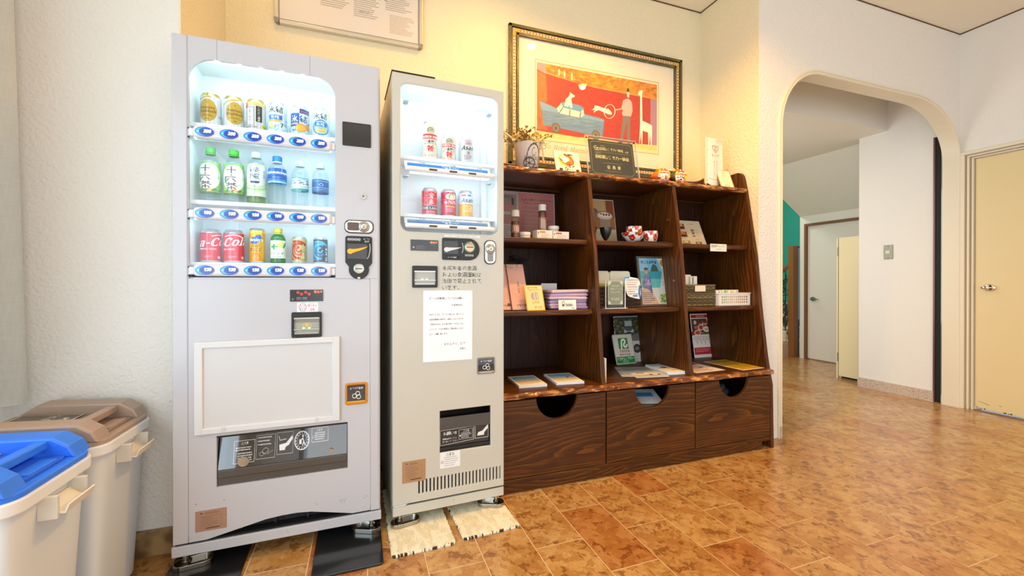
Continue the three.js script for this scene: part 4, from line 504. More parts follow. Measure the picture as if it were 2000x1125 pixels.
function bottle(label, pos, prof, capC, capY, capR, capH, cell, y0, y1, rl, o = {}) {
  const t = thing('drink_bottle', label, 'bottle', pos, (o.turn ?? 0) + 0.0192);
  part('bottle_body', lathe(prof, 40), o.body ?? petMat, t);
  part('bottle_label', toCell(lathe(Array.isArray(rl) ? rl.map((q, i) => [q, mix(y0, y1, i / (rl.length - 1))]) : [[rl, y0], [rl, y1]], 48).rotateY(Math.PI), cell), canPrint, t);
  const rib = []; for (let i = 0; i < 24; i++) { const a = i / 24 * Math.PI * 2; rib.push(bx(-0.0007, 0.0007, capY, capY + capH * 0.85, capR, capR + 0.0007).rotateY(a)); }
  part('bottle_cap', [lathe([[capR, capY], [capR, capY + capH * 0.9], [capR * 0.92, capY + capH], [0, capY + capH]], 32), ...rib], capMat(capC), t); part('neck_ring', lathe([[capR * 0.85, capY - 0.007], [capR * 1.12, capY - 0.006], [capR * 1.12, capY - 0.004], [capR * 0.95, capY - 0.001]], 32), capMat(o.ring ?? '#e8f0f0'), t);
  if (o.fill) part('drink', lathe(prof.map(([a, b]) => [Math.max(0, a - 0.0012), Math.min(b, o.fillTo ?? 0.16)]), 36), std(o.fill, 0.1, { transmission: 0.75, thickness: 0, ior: 1.33 }), t);
  return t;
}
const CW = 272, CH = 140; // a label cell is one turn round the can; its middle faces the viewer
const lab = (bg, draw, w = CW, h = CH) => inkB.cell(w, h, (g) => { g.fillStyle = bg; g.fillRect(0, 0, w, h); draw(g, w, h); });
const silver = (g, w, h, c0 = '#c9ccd0', c1 = '#eef0f2') => { for (let i = 0; i < w; i += 4) { g.fillStyle = i % 16 < 8 ? c0 : c1; g.globalAlpha = 0.35; g.fillRect(i, 0, 4, h); } g.globalAlpha = 1; };
const ell = (g, x, y, rx, ry, c) => { g.fillStyle = c; g.beginPath(); g.ellipse(x, y, rx, ry, 0, 0, 7); g.fill(); };
const highball = lab('#d7d9da', (g, w, h) => { silver(g, w, h); g.strokeStyle = '#c9a63c'; g.lineWidth = 6; g.beginPath(); g.moveTo(80, 30); g.quadraticCurveTo(110, 6, 150, 4); g.stroke(); ell(g, 136, 72, 40, 56, '#b8922c'); ell(g, 136, 72, 38, 54, '#caa53a'); g.fillStyle = '#a98424'; g.fillRect(133, 28, 6, 10); latin(g, 'Suntory', 136, 64, 16, '#4a3608', 'bold', 'serif'); latin(g, 'Highball', 136, 82, 17, '#4a3608', 'bold', 'serif'); fine(g, 112, 92, 48, 10, 7, '#6d5316', 2); latin(g, '7%', 136, 118, 11, '#4a3608'); fine(g, 184, 92, 20, 8, 6, '#555', 4); });
const lemonSour = lab('#c8cbc9', (g, w, h) => { silver(g, w, h); g.fillStyle = '#d8c67c'; g.fillRect(0, 0, w, 18); ell(g, 92, 18, 13, 15, '#d95a6c'); g.fillStyle = '#e9ebe8'; g.fillRect(100, 28, 34, 92); g.strokeStyle = '#3c3c38'; g.lineWidth = 2; g.strokeRect(100, 28, 34, 92); jt(g, 'レモンサワー', 109, 32, 14, { color: '#222', vertical: true, gap: 1.03 }); g.fillStyle = '#2c2c2a'; g.fillRect(142, 20, 28, 82); jt(g, 'こだわり酒場', 149, 23, 12.4, { color: '#f2f2ee', vertical: true, gap: 1.04 }); latin(g, 'SUNTORY', 120, 134, 12, '#444'); ell(g, 180, 122, 15, 11, '#c9d23c'); latin(g, '7%', 180, 127, 11, '#333'); jt(g, '檸檬', 78, 44, 12, { color: '#444', vertical: true }); g.fillStyle = '#b33'; g.fillRect(80, 104, 12, 14); });
const hyoketsu = (bg, body) => lab(bg, (g, w, h) => { silver(g, w, h, '#c4d2da', '#eef5f8'); body(g); });
const ice = (g, c = '#59b3e6') => { const r = rng(4); for (let i = 0; i < 40; i++) { const x = r() * 272, y = 70 + r() * 70; g.fillStyle = ['#2f8fd6', '#7ec6ee', '#cfeaf7', c][i % 4]; g.beginPath(); g.moveTo(x, y); g.lineTo(x + 18 * r(), y - 14 * r()); g.lineTo(x + 22 * r(), y + 16 * r()); g.fill(); } };
const hyoA = hyoketsu('#d5e2ea', (g) => { ice(g); jt(g, '氷結', 100, 8, 34, { color: '#39424a', w: 0.1, gap: 1.08 }); g.fillStyle = '#1f6fc4'; g.fillRect(102, 54, 62, 24); jt(g, '無糖', 110, 56, 20, { color: '#fff' }); g.fillStyle = '#d6b73c'; g.fillRect(100, 80, 60, 8); ell(g, 116, 112, 13, 11, '#ecd27a'); latin(g, '7', 162, 116, 30, '#24425e'); fine(g, 176, 90, 20, 16, 6, '#24425e', 3); });
const hyoB = hyoketsu('#bfd6e6', (g) => { ice(g, '#1c5fb4'); g.fillStyle = '#1f57b8'; g.fillRect(84, 30, 52, 70); g.fillStyle = '#d9d2da'; g.fillRect(92, 4, 44, 18); g.fillStyle = '#3a3f86'; g.fillRect(138, 6, 52, 24); latin(g, 'Strong', 164, 24, 13, '#e46a8c'); jt(g, '氷', 96, 40, 36, { color: '#fff', w: 0.11 }); jt(g, '結', 140, 40, 38, { color: '#2b3a66', w: 0.1 }); g.fillStyle = '#e2b53a'; g.fillRect(84, 82, 48, 8); ell(g, 144, 108, 27, 22, '#d78a22'); ell(g, 144, 108, 23, 18, '#f0b84a'); ell(g, 180, 98, 14, 20, '#e59a2c'); });
const hyoC = hyoketsu('#dde6ec', (g) => { jt(g, '氷結', 102, 14, 34, { color: '#39424a', w: 0.1, gap: 1.1 }); g.fillStyle = '#e8de84'; g.fillRect(176, 4, 30, 30); ell(g, 140, 92, 42, 42, '#2d7fd2'); ell(g, 140, 92, 36, 36, '#9fd3ee'); g.fillStyle = '#1f6fc4'; g.fillRect(110, 66, 60, 22); jt(g, '無糖', 118, 68, 19, { color: '#fff' }); g.fillStyle = '#d9c03a'; g.fillRect(108, 92, 62, 7); for (let i = 0; i < 4; i++) ell(g, 122 + i * 12, 112, 8, 8, '#e8c45a'); });
const tea16 = lab('#bfe39a', (g, w, h) => { g.fillStyle = '#8ecb5c'; g.fillRect(40, 0, 190, h); for (let i = 0; i < 30; i++) ell(g, 46 + (i * 47) % 180, (i * 31) % 206, 9, 5, i % 2 ? '#5fae3c' : '#b6de8a'); ell(g, 136, 100, 58, 92, '#f6faf2'); g.strokeStyle = '#8cc663'; g.lineWidth = 6; g.beginPath(); g.ellipse(136, 100, 58, 92, 0, 0, 7); g.stroke(); latin(g, 'Asahi', 118, 14, 12, '#285'); jt(g, '十六茶', 100, 22, 52, { color: '#4a2d25', w: 0.11, vertical: true, gap: 1.06 }); g.fillStyle = '#3f8f6b'; g.fillRect(92, 92, 12, 46); const r = rng(9); for (let i = 0; i < 16; i++) ell(g, 60 + r() * 150, 184 + r() * 16, 6 + r() * 5, 5, ['#c2562e', '#6aa33a', '#e9c77a', '#4a7f2c'][i % 4]); jt(g, 'ブレンド茶', 176, 50, 12, { color: '#5a8f4a', vertical: true }); ell(g, 60, 30, 12, 12, '#4ea3d8'); }, 272, 206);
const ayataka = lab('#e3f2da', (g, w, h) => { g.fillStyle = '#4fa86a'; g.beginPath(); g.moveTo(60, 0); g.lineTo(130, 0); g.quadraticCurveTo(80, 30, 60, 120); g.fill(); ell(g, 150, 96, 74, 92, '#f4faee'); for (let i = 0; i < 5; i++) { g.strokeStyle = ['#bfe2a6', '#d6edc4', '#a9d992', '#c9e8b5', '#e4f3d8'][i]; g.lineWidth = 8; g.beginPath(); g.ellipse(146, 90, 70 + i * 9, 88 + i * 10, 0.2, 0, 7); g.stroke(); } jt(g, '綾鷹', 112, 22, 48, { color: '#35586a', w: 0.07, vertical: true, gap: 1.08 }); jt(g, 'あやたか', 174, 46, 14, { color: '#35586a', vertical: true }); g.fillStyle = '#2c5670'; g.beginPath(); g.ellipse(136, 142, 20, 8, 0, 0, 7); g.moveTo(112, 132); g.lineTo(160, 132); g.lineTo(150, 150); g.lineTo(120, 150); g.fill(); jt(g, '手間ひまかけた', 130, 160, 10, { color: '#4a7a5c', vertical: true }); }, 272, 250);
const aquarius = lab('#1f6ec0', (g, w, h) => { g.fillStyle = '#174f9c'; for (let i = 0; i < 6; i++) g.fillRect(0, i * 8, w, 3); g.fillStyle = '#e8f4fb'; g.fillRect(60, 40, 150, 6); latin(g, 'AQUARIUS', 128, 56, 29, '#f4fbff', 'bold'); g.fillStyle = '#0f58b8'; g.beginPath(); g.moveTo(84, 68); g.lineTo(200, 68); g.lineTo(184, 104); g.lineTo(100, 104); g.fill(); g.fillStyle = '#4fa7ea'; for (let i = 0; i < 5; i++) g.fillRect(90 + i * 10, 108 + (i % 2) * 4, 60, 3); fine(g, 120, 84, 50, 8, 7, '#bfe0f6', 3); g.fillStyle = '#9adcf2'; g.fillRect(0, 122, w, 18); });
const tennensui = lab('#dff2f6', (g, w, h) => { g.fillStyle = '#57b9d8'; g.beginPath(); g.moveTo(0, 50); for (let i = 0; i <= 14; i++) g.lineTo(i * 20, 40 - (i % 2) * 22 + (i % 3) * 6); g.lineTo(w, 80); g.lineTo(0, 80); g.fill(); g.fillStyle = '#f2fafa'; g.fillRect(88, 40, 116, 54); jt(g, '天然水', 96, 46, 34, { color: '#22364a', w: 0.1, gap: 1.03 }); latin(g, 'SUNTORY', 140, 24, 14, '#2a86b8'); g.fillStyle = '#3fae96'; g.beginPath(); g.moveTo(0, 140); g.lineTo(w, 112); g.lineTo(w, 140); g.fill(); g.fillStyle = '#2c9cc8'; g.fillRect(0, 0, w, 8); fine(g, 100, 98, 84, 10, 7, '#5a7a8a', 4); });
const mineral = lab('#2a6aa6', (g, w, h) => { g.fillStyle = '#e05a4c'; g.fillRect(88, 18, 10, 10); fine(g, 104, 18, 90, 8, 10, '#e6f1fa', 3); g.strokeStyle = '#d8ecfa'; g.lineWidth = 3; g.beginPath(); g.moveTo(142, 40); g.quadraticCurveTo(122, 70, 142, 72); g.quadraticCurveTo(162, 70, 142, 40); g.stroke(); latin(g, 'natural mineral water', 138, 96, 15, '#eef7fd', 'italic', 'serif'); fine(g, 124, 110, 36, 6, 7, '#cfe4f4', 2); });
const cola = (dx) => lab('#d8283c', (g, w, h) => { g.fillStyle = '#c81f36'; g.fillRect(0, 0, w, 10); g.save(); g.translate(136 + dx, 62); g.transform(1, -0.10, -0.1, 1, 0, 0); g.font = 'italic bold 56px serif'; g.fillStyle = '#fff'; g.textAlign = 'center'; g.fillText('Coca-Cola', 0, 8); g.lineWidth = 5; g.strokeStyle = '#fff'; g.beginPath(); g.moveTo(-110, 24); g.quadraticCurveTo(-60, 8, -10, 20); g.stroke(); g.lineWidth = 4; g.beginPath(); g.moveTo(20, -42); g.quadraticCurveTo(70, -56, 104, -30); g.stroke(); g.restore(); latin(g, 'ORIGINAL TASTE', 128 + dx * 0.5, 86, 11, '#ffe4e6'); fine(g, 112, 116, 40, 8, 6, '#ffd0d4', 5); ell(g, 176, 124, 8, 8, '#ffd8dc'); });
const orange = lab('#dba01c', (g, w, h) => { g.fillStyle = '#e8b63a'; g.fillRect(0, 0, w, 14); ell(g, 126, 46, 26, 16, '#1f5fb4'); ell(g, 150, 36, 20, 16, '#1f5fb4'); latin(g, "Bireley's", 136, 50, 18, '#fff', 'italic bold', 'serif'); fine(g, 112, 66, 44, 8, 6, '#4a3a60', 2); jt(g, 'オレンジ', 100, 78, 17, { color: '#3d2a52', w: 0.12 }); ell(g, 132, 124, 30, 22, '#e0781c'); ell(g, 132, 124, 22, 16, '#ee9a36'); });
const kireto = lab('#e9f3dc', (g, w, h) => { g.fillStyle = '#2f8f4c'; g.fillRect(0, 0, w, 5); ell(g, 158, 38, 26, 24, '#dfe27e'); g.fillStyle = '#3f9a5a'; g.beginPath(); g.ellipse(184, 40, 8, 26, 0.4, 0, 7); g.fill(); g.fillStyle = '#2f9a56'; g.fillRect(112, 32, 12, 40); g.fillRect(98, 46, 40, 12); jt(g, 'ートレモン', 92, 92, 21, { color: '#2c3a2c', w: 0.1 }); fine(g, 104, 122, 60, 8, 7, '#668', 3); });
const flame = (bg, c1, c2, txt, tc) => lab(bg, (g, w, h) => { g.lineWidth = 13; const sw = [[136, 66, 12, 0, 5], [136, 66, 28, 0.6, 4.6], [136, 66, 44, 1.4, 5.2], [136, 66, 60, 2.2, 5.6]]; sw.forEach(([x, y, r, a, b], i) => { g.strokeStyle = i % 2 ? c2 : c1; g.beginPath(); g.arc(x, y + i * 4, r, a, b); g.stroke(); }); ell(g, 136, 68, 9, 9, bg); g.strokeStyle = c1; g.lineWidth = 9; g.beginPath(); g.moveTo(96, 20); g.quadraticCurveTo(140, 2, 176, 40); g.stroke(); txt(g); });
const fireGold = flame('#c9b26a', '#a92a22', '#c9573a', (g) => { jt(g, '微糖', 152, 82, 20, { color: '#e9dcae', vertical: true }); g.strokeStyle = '#8d2a20'; g.strokeRect(148, 80, 28, 48); fine(g, 90, 120, 50, 8, 7, '#8d2a20', 3); });
const fireBlack = flame('#20303a', '#2aa6d6', '#1a6aa8', (g) => { g.save(); g.translate(186, 122); g.rotate(-Math.PI / 2); latin(g, 'BLACK', 30, 0, 24, '#e8f4f8', 'bold', 'serif'); g.restore(); fine(g, 90, 120, 40, 8, 7, '#9ad', 3); });
const kirin = (h) => lab('#e9e4d6', (g, w) => { const k = h / 140; g.fillStyle = '#d9d2be'; g.fillRect(0, 0, w, 6); ell(g, 136, 26 * k, 24, 15 * k, '#c9c39a'); g.strokeStyle = '#7a8a4c'; g.lineWidth = 5; g.beginPath(); g.arc(132, 28 * k, 15, 2.4, 6); g.stroke(); g.fillStyle = '#8c7fae'; g.fillRect(124, 24 * k, 22, 7); g.fillStyle = '#cf3a36'; g.fillRect(86, 42 * k, 104, 20 * k); latin(g, 'KIRIN BEER', 138, 42 * k + 16 * k, 18, '#fff', 'bold'); jt(g, '一番搾り', 100, 66 * k, 17, { color: '#2f2c2a', w: 0.12 }); fine(g, 94, 66 * k + 20, 84, 6, 7, '#777', 2); jt(g, '新', 116, 92 * k - (k > 1 ? 6 : 4), 38, { color: '#d8322c', w: 0.13 }); jt(g, 'おいしさへ。', 98, 128 * k - 4, 12, { color: '#d8322c' }); ell(g, 186, 122 * k, 9, 12, '#d07066'); }, CW, h);
const kirin500 = kirin(200), kirin350 = kirin(140);
const dry = lab('#cfd2d4', (g, w, h) => { silver(g, w, h); fine(g, 120, 10, 36, 6, 7, '#c33', 2); latin(g, 'DRY', 140, 34, 20, '#c73a3a', 'italic bold', 'serif'); latin(g, 'Asahi', 142, 66, 34, '#1a2030', 'italic bold'); jt(g, '生', 130, 74, 20, { color: '#2b3038' }); fine(g, 112, 100, 54, 8, 7, '#b44', 4); fine(g, 116, 114, 46, 14, 7, '#667', 5); });
const kinmugi = lab('#cf3346', (g, w, h) => { g.strokeStyle = '#f0a8ac'; g.lineWidth = 3; g.strokeRect(100, 6, 76, 84); jt(g, '金麦', 122, 12, 36, { color: '#f4dccc', w: 0.1, vertical: true, gap: 1.06 }); jt(g, 'おいしさ', 104, 24, 10, { color: '#f6c4c4', vertical: true }); g.fillStyle = '#33364c'; g.fillRect(84, 92, 112, 26); latin(g, 'THE LAGER', 138, 112, 19, '#f4ece4', 'bold', 'serif'); fine(g, 110, 122, 56, 10, 7, '#f2c0b8', 3); });
const honkirin = lab('#c2304c', (g, w, h) => { ell(g, 146, 28, 36, 20, '#d8d2b4'); g.strokeStyle = '#6a8a62'; g.lineWidth = 5; g.beginPath(); g.arc(146, 28, 15, 2.4, 6); g.stroke(); jt(g, '本麒麟', 98, 52, 27, { color: '#f4e4e4', w: 0.1, gap: 1.02 }); g.fillStyle = '#e0a24a'; g.fillRect(110, 84, 60, 9); fine(g, 112, 100, 56, 24, 8, '#f0b8c0', 5); g.fillStyle = '#a6223e'; g.fillRect(0, 128, w, 12); });
const asahiOff = lab('#bcd3e2', (g, w, h) => { g.fillStyle = '#cfdde6'; g.fillRect(0, 0, w, 66); g.fillStyle = '#d8468c'; g.fillRect(100, 8, 26, 10); g.fillStyle = '#5577aa'; g.fillRect(136, 8, 26, 8); latin(g, 'Asahi', 142, 56, 34, '#2b3a5a', 'italic bold'); g.fillStyle = '#e4a23c'; g.fillRect(0, 66, w, 74); g.fillStyle = '#f2c46a'; g.fillRect(110, 74, 60, 40); fine(g, 112, 82, 50, 24, 8, '#a86a2c', 5); });
// top row
const zc = 0.088;
can('silver can with a gold oval emblem, first from the left on the top row', place(1, 0.0905, 1.562, zc), 0.0332, 0.122, highball, { top: 'gold', turn: -0.12 });
can('silver can with a gold oval emblem, second from the left on the top row', place(1, 0.1625, 1.562, zc), 0.0332, 0.122, highball, { top: 'gold', turn: 0.32 });
can('silver can with upright black and white lettering panels on the top row', place(1, 0.2345, 1.562, zc), 0.0332, 0.122, lemonSour, { top: 'gold' });
can('pale icy blue can beside the can with the upright lettering', place(1, 0.3055, 1.562, zc), 0.0332, 0.122, hyoA, {});
can('deep blue can with an orange fruit slice on the top row', place(1, 0.384, 1.562, zc), 0.0332, 0.122, hyoB, {});
can('silver can with a round blue emblem at the right end of the top row', place(1, 0.4575, 1.562, zc), 0.0332, 0.122, hyoC, {});
const prof16 = [[0, 0.004], [0.022, 0.002], [0.028, 0], [0.0325, 0.006], [0.0325, 0.016], [0.0315, 0.022], [0.0325, 0.028], [0.0325, 0.128], [0.029, 0.148], [0.02, 0.166], [0.0132, 0.178], [0.0128, 0.185]];
bottle('clear tea bottle with green cap and white oval label, leftmost in the middle row', place(1, 0.0885, 1.29, zc), prof16, '#57c23a', 0.182, 0.0155, 0.018, tea16, 0.036, 0.146, [0.0332, 0.0335, 0.0335, 0.0335, 0.031], { ring: '#57c23a', turn: 0.0 });
bottle('clear tea bottle with green cap and white oval label, second in the middle row', place(1, 0.162, 1.29, zc), prof16, '#57c23a', 0.182, 0.0155, 0.018, tea16, 0.036, 0.146, [0.0332, 0.0335, 0.0335, 0.0335, 0.031], { ring: '#57c23a', turn: 0.2 });
bottle('pale green tea bottle with a white cap and tall printed sleeve', place(1, 0.235, 1.29, zc), [[0, 0.004], [0.024, 0.001], [0.03, 0.004], [0.0318, 0.014], [0.0318, 0.04], [0.031, 0.06], [0.0318, 0.14], [0.028, 0.158], [0.018, 0.174], [0.0128, 0.186]], '#dfeaea', 0.184, 0.0155, 0.016, ayataka, 0.03, 0.15, [0.0326, 0.0326, 0.032, 0.0326, 0.0326], { fill: '#d3e3a4', fillTo: 0.15 });
bottle('clear sports drink bottle with a bright blue cap and blue label', place(1, 0.305, 1.29, zc), [[0, 0.004], [0.024, 0.001], [0.0315, 0.005], [0.0315, 0.02], [0.0295, 0.05], [0.0275, 0.075], [0.0315, 0.09], [0.0325, 0.12], [0.029, 0.146], [0.018, 0.162], [0.0132, 0.174]], '#1f7fd8', 0.172, 0.016, 0.0195, aquarius, 0.086, 0.142, [0.0318, 0.0336, 0.0332, 0.0308], {});
const profW = [[0, 0.004], [0.022, 0.001], [0.0285, 0.004], [0.03, 0.012], [0.0285, 0.02], [0.03, 0.03], [0.0285, 0.04], [0.03, 0.05], [0.0295, 0.08], [0.03, 0.125], [0.027, 0.142], [0.017, 0.158], [0.012, 0.168]];
bottle('clear water bottle with a white cap and pale mountain label', place(1, 0.3835, 1.29, zc), profW, '#e4eef0', 0.166, 0.015, 0.0145, tennensui, 0.066, 0.112, 0.0308, {});
bottle('clear water bottle with a white cap and dark blue band label', place(1, 0.4565, 1.29, zc), profW, '#e4eef0', 0.166, 0.015, 0.0145, mineral, 0.062, 0.112, 0.0308, {});
can('red cola can showing the middle of the white script, bottom left', place(1, 0.0885, 1.07, zc), 0.0332, 0.122, cola(-16), { turn: 0.16 });
can('red cola can showing the end of the white script, second on the bottom row', place(1, 0.1615, 1.07, zc), 0.0332, 0.122, cola(-66), { turn: 0.22 });
can('slim orange-yellow juice can with a blue cloud emblem', place(1, 0.237, 1.07, zc), 0.0262, 0.131, orange, { neck: 0.92, hn: 0.008 });
bottle('small green glass drink bottle with a yellow cap and lemon label', place(1, 0.307, 1.07, zc), [[0, 0.003], [0.022, 0.001], [0.0258, 0.004], [0.0258, 0.094], [0.022, 0.106], [0.0128, 0.116], [0.0122, 0.122]], '#d8c23a', 0.119, 0.0145, 0.0165, kireto, 0.02, 0.09, 0.0264, { body: std('#57b06a', 0.05, { transmission: 0.7, thickness: 0, ior: 1.5 }), ring: '#d8c23a' });
can('small gold coffee can with a red swirling flame', place(1, 0.381, 1.07, zc), 0.0262, 0.104, fireGold, { neck: 0.92, hn: 0.007 });
can('small black coffee can with a blue swirling flame', place(1, 0.4565, 1.07, zc), 0.0262, 0.104, fireBlack, { neck: 0.92, hn: 0.007 });
// narrow machine
const z2 = 0.098, b2 = { base: 0.0429 };
can('tall cream beer can with a red band, left on the upper shelf', place(2, 0.168, 1.524, z2), 0.033, 0.168, kirin500, b2);
can('short cream beer can with a red band, middle of the upper shelf', place(2, 0.2505, 1.524, z2), 0.033, 0.122, kirin350, b2);
can('silver beer can with black lettering, right on the upper shelf', place(2, 0.3315, 1.524, z2), 0.033, 0.122, dry, b2);
can('red beer can with a dark lettered band, left on the lower shelf', place(2, 0.167, 1.284, z2), 0.033, 0.122, kinmugi, b2);
can('crimson beer can with a cream oval emblem, middle of the lower shelf', place(2, 0.2505, 1.284, z2), 0.033, 0.122, honkirin, b2);
can('pale blue and amber beer can, right on the lower shelf', place(2, 0.3295, 1.284, z2), 0.033, 0.122, asahiOff, b2);
// ---------------------------------------------------------------- dark stained wooden display shelf
const woodMap = dataTex(1024, 1024, (u, v) => {
  const ph = 22 * v + 5.2 * vn2(u * 2, v * 5, 2, 5) + 1.0 * vn2(u * 5 + 0.4, v * 11, 5, 11) + 0.25 * vn2(u * 9, v * 60, 9, 60), s = ph - Math.floor(ph), line = Math.pow(s, 4.5) * (1 - smooth(0.94, 1.0, s)), fib = vn2(u * 26, v * 330, 26, 330), fib2 = vn2(u * 12, v * 120, 12, 120), tone = fbm(u, v, 4, 3);
  let c = mix3(hex3('#3a1d03'), hex3('#673809'), clamp(0.22 + 0.42 * s + 0.7 * (tone - 0.5))); c = mix3(c, hex3('#a26422'), line * (0.15 + 0.75 * tone)); c = mix3(c, hex3('#220e03'), 0.28 * smooth(0.55, 0.8, fib2)); return mix3(c, [0.52, 0.28, 0.1], 0.10 * (fib - 0.3));
}, true); woodMap.repeat.set(1, 2);
const wood = new THREE.MeshPhysicalMaterial({ map: woodMap, roughness: 0.46, clearcoat: 0.12, clearcoatRoughness: 0.2, specularIntensity: 0.6, bumpMap: woodMap, bumpScale: 0.0006 }), woodShaded = new THREE.MeshPhysicalMaterial({ map: woodMap, color: new THREE.Color('#a88e74'), roughness: 0.5, specularIntensity: 0.5 });  // second material: same wood, with the inner shade put into its tint
const edgeGlintMap = dataTex(1024, 128, (u, v) => { const n = fbm(u, v * 0.125, 30, 3), k = vn2(u * 60, v * 6, 60, 6); let c = mix3(hex3('#5c2f0e'), hex3('#9c5c22'), smooth(0.3, 0.7, n)); c = mix3(c, hex3('#d39a52'), 0.8 * smooth(0.58, 0.72, k * 0.5 + n * 0.5)); return c; }, true); edgeGlintMap.repeat.set(0.7, 1);  // pale orange patches are gloss highlights painted into the edge colour
const woodEdge = new THREE.MeshPhysicalMaterial({ map: edgeGlintMap, roughness: 0.34, clearcoat: 0.5, clearcoatRoughness: 0.2 });
let wk = 0; const W = (g, grain) => { wk++; return planar(g, grain, 1, [(wk * 0.317) % 1, (wk * 0.193) % 0.5]); };
// a board whose front edge keeps the wavy, hand-scraped outline of the log
function liveEdge(x0, x1, y0, y1, zb, zf, seed, amp) {
  const n = 150, prof = [[0, 1, 0], [1, 1, -0.012], [1, 0.86, -0.004], [1, 0.6, 0], [1, 0.3, 0], [1, 0.1, -0.005], [1, 0, -0.014], [0, 0, 0]], V = [], ix = [], m = prof.length, uv = [], r0 = seed * 3.7;
  for (let i = 0; i <= n; i++) { const u = i / n, x = mix(x0, x1, u); prof.forEach(([f, h, dz], k) => { const w = f ? amp * (vnoise(u * 14 + r0, k * 0.8 + seed, 97) - 0.5) + amp * 0.8 * (vnoise(u * 46 + r0, k * 1.7 + seed, 97) - 0.5) : 0; V.push(x, mix(y0, y1, h), f ? zf + dz + w : zb); uv.push(x, k / (m - 1)); }); }
  for (let i = 0; i < n; i++) for (let k = 0; k + 1 < m; k++) { const a = i * m + k, b = a + 1, c = a + m, d = c + 1; ix.push(a, b, c, c, b, d); }
  const g = new THREE.BufferGeometry(); g.setAttribute('position', new THREE.Float32BufferAttribute(V, 3)); g.setAttribute('uv', new THREE.Float32BufferAttribute(uv, 2)); g.setIndex(ix); const h = g.toNonIndexed(); h.computeVertexNormals(); return h;
}
{
  const t = thing('display_shelf', 'large dark stained wooden display shelf with slanted sides and three drawers', 'shelf', [0, 0, 0]), Zb = -2.411;
  const side = (z0, full) => { const s = new THREE.Shape(); const f = full ? [[-Zb + 0.03, 0], [1.861, 0], [1.868, 0.38], [1.8784, 0.427], [1.9027, 0.563], [1.9382, 0.8433], [1.9711, 1.1628], [2.0425, 1.58]] : [[-Zb, 0.472], [1.884, 0.472], [1.899, 0.52], [1.9382, 0.8433], [1.9711, 1.1628], [2.0405, 1.572], [-Zb, 1.572]]; f.forEach((p, i) => (i ? s.lineTo(-p[0], p[1]) : s.moveTo(-p[0], p[1]))); if (full) { s.lineTo(-2.062, 1.665); s.quadraticCurveTo(-2.072, 1.714, -2.115, 1.7145); s.lineTo(-2.2, 1.712); s.quadraticCurveTo(-2.30, 1.70, -2.36, 1.704); s.lineTo(-2.441, 1.712); } s.closePath(); return s; };
  const mk = (x0, x1, full) => { const g = ext(side(0, full), 0, x1 - x0, 0.003, 10); g.applyMatrix4(new THREE.Matrix4().set(0, 0, 1, x0, 0, 1, 0, 0, 1, 0, 0, 0, 0, 0, 0, 1)); const ixs = g.index; const p = g.attributes.position; for (let i = 0; i < p.count; i += 3) { for (const a of Object.values(g.attributes)) { const n = a.itemSize; for (let c = 0; c < n; c++) { const q = a.array[(i + 1) * n + c]; a.array[(i + 1) * n + c] = a.array[(i + 2) * n + c]; a.array[(i + 2) * n + c] = q; } } } g.computeVertexNormals(); return W(g, 'y'); };
  part('side_board', mk(2.32, 2.344, true), wood, t); part('side_board', mk(0.5985, 0.6165, true), wood, t);
  part('divider', mk(1.166, 1.19, false), wood, t); part('divider', mk(1.739, 1.763, false), wood, t);
  for (let i = 0; i < 14; i++) { const x = 0.606 + i * 0.1224; part('back_plank', W(ext(poly([[x + 0.0008, -0.02], [x + 0.1216, -0.02], [x + 0.1216, 0], [x + 0.0008, 0]]), 0, 1.13, 0.0012).rotateX(-Math.PI / 2).translate(0, 0.47, Zb - 0.02), 'y'), woodShaded, t); }
  const bs = new THREE.Shape(); bs.moveTo(0.606, 1.56); bs.lineTo(2.32, 1.56); bs.lineTo(2.32, 1.745); bs.quadraticCurveTo(2.27, 1.712, 2.19, 1.712); bs.lineTo(0.736, 1.712); bs.quadraticCurveTo(0.65, 1.712, 0.606, 1.745); bs.closePath(); part('back_rail', W(ext(bs, Zb, Zb + 0.02, 0.003), 'x'), wood, t);
  part('top_board', [W(bx(0.606, 2.32, 1.5722, 1.6, Zb, -2.052), 'x')], wood, t); part('top_edge', liveEdge(0.606, 2.32, 1.572, 1.6003, -2.06, -2.036, 1, 0.012), woodEdge, t);
  part('worktop', W(bx(0.606, 2.32, 0.4462, 0.4735, Zb, -1.875), 'x'), wood, t); part('worktop_edge', liveEdge(0.606, 2.326, 0.4455, 0.4738, -1.88, -1.848, 5, 0.014), woodEdge, t);
  const cells = [[0.606, 1.166], [1.19, 1.739], [1.763, 2.32]];
  for (const [x0, x1] of cells) for (const [y, z] of [[1.203, -2.026], [0.826, -1.974]]) { const s = rrect(x0, x1, -z, -Zb, 0, new THREE.Shape(), 0); part('shelf_board', W(bx(x0, x1, y, y + 0.027, Zb, z, 0.008, 3), 'x'), wood, t); }
  // pegs on the divider faces and under the boards
  for (const [x, y, z] of [[1.738, 1.374, -2.075], [1.738, 1.008, -2.02], [2.318, 1.19, -2.05], [1.166, 1.19, -2.075]]) part('shelf_peg', disc(0.005, 0.012, 0, 0, 0, 14).rotateY(Math.PI / 2).translate(x, y, z), steel, t);
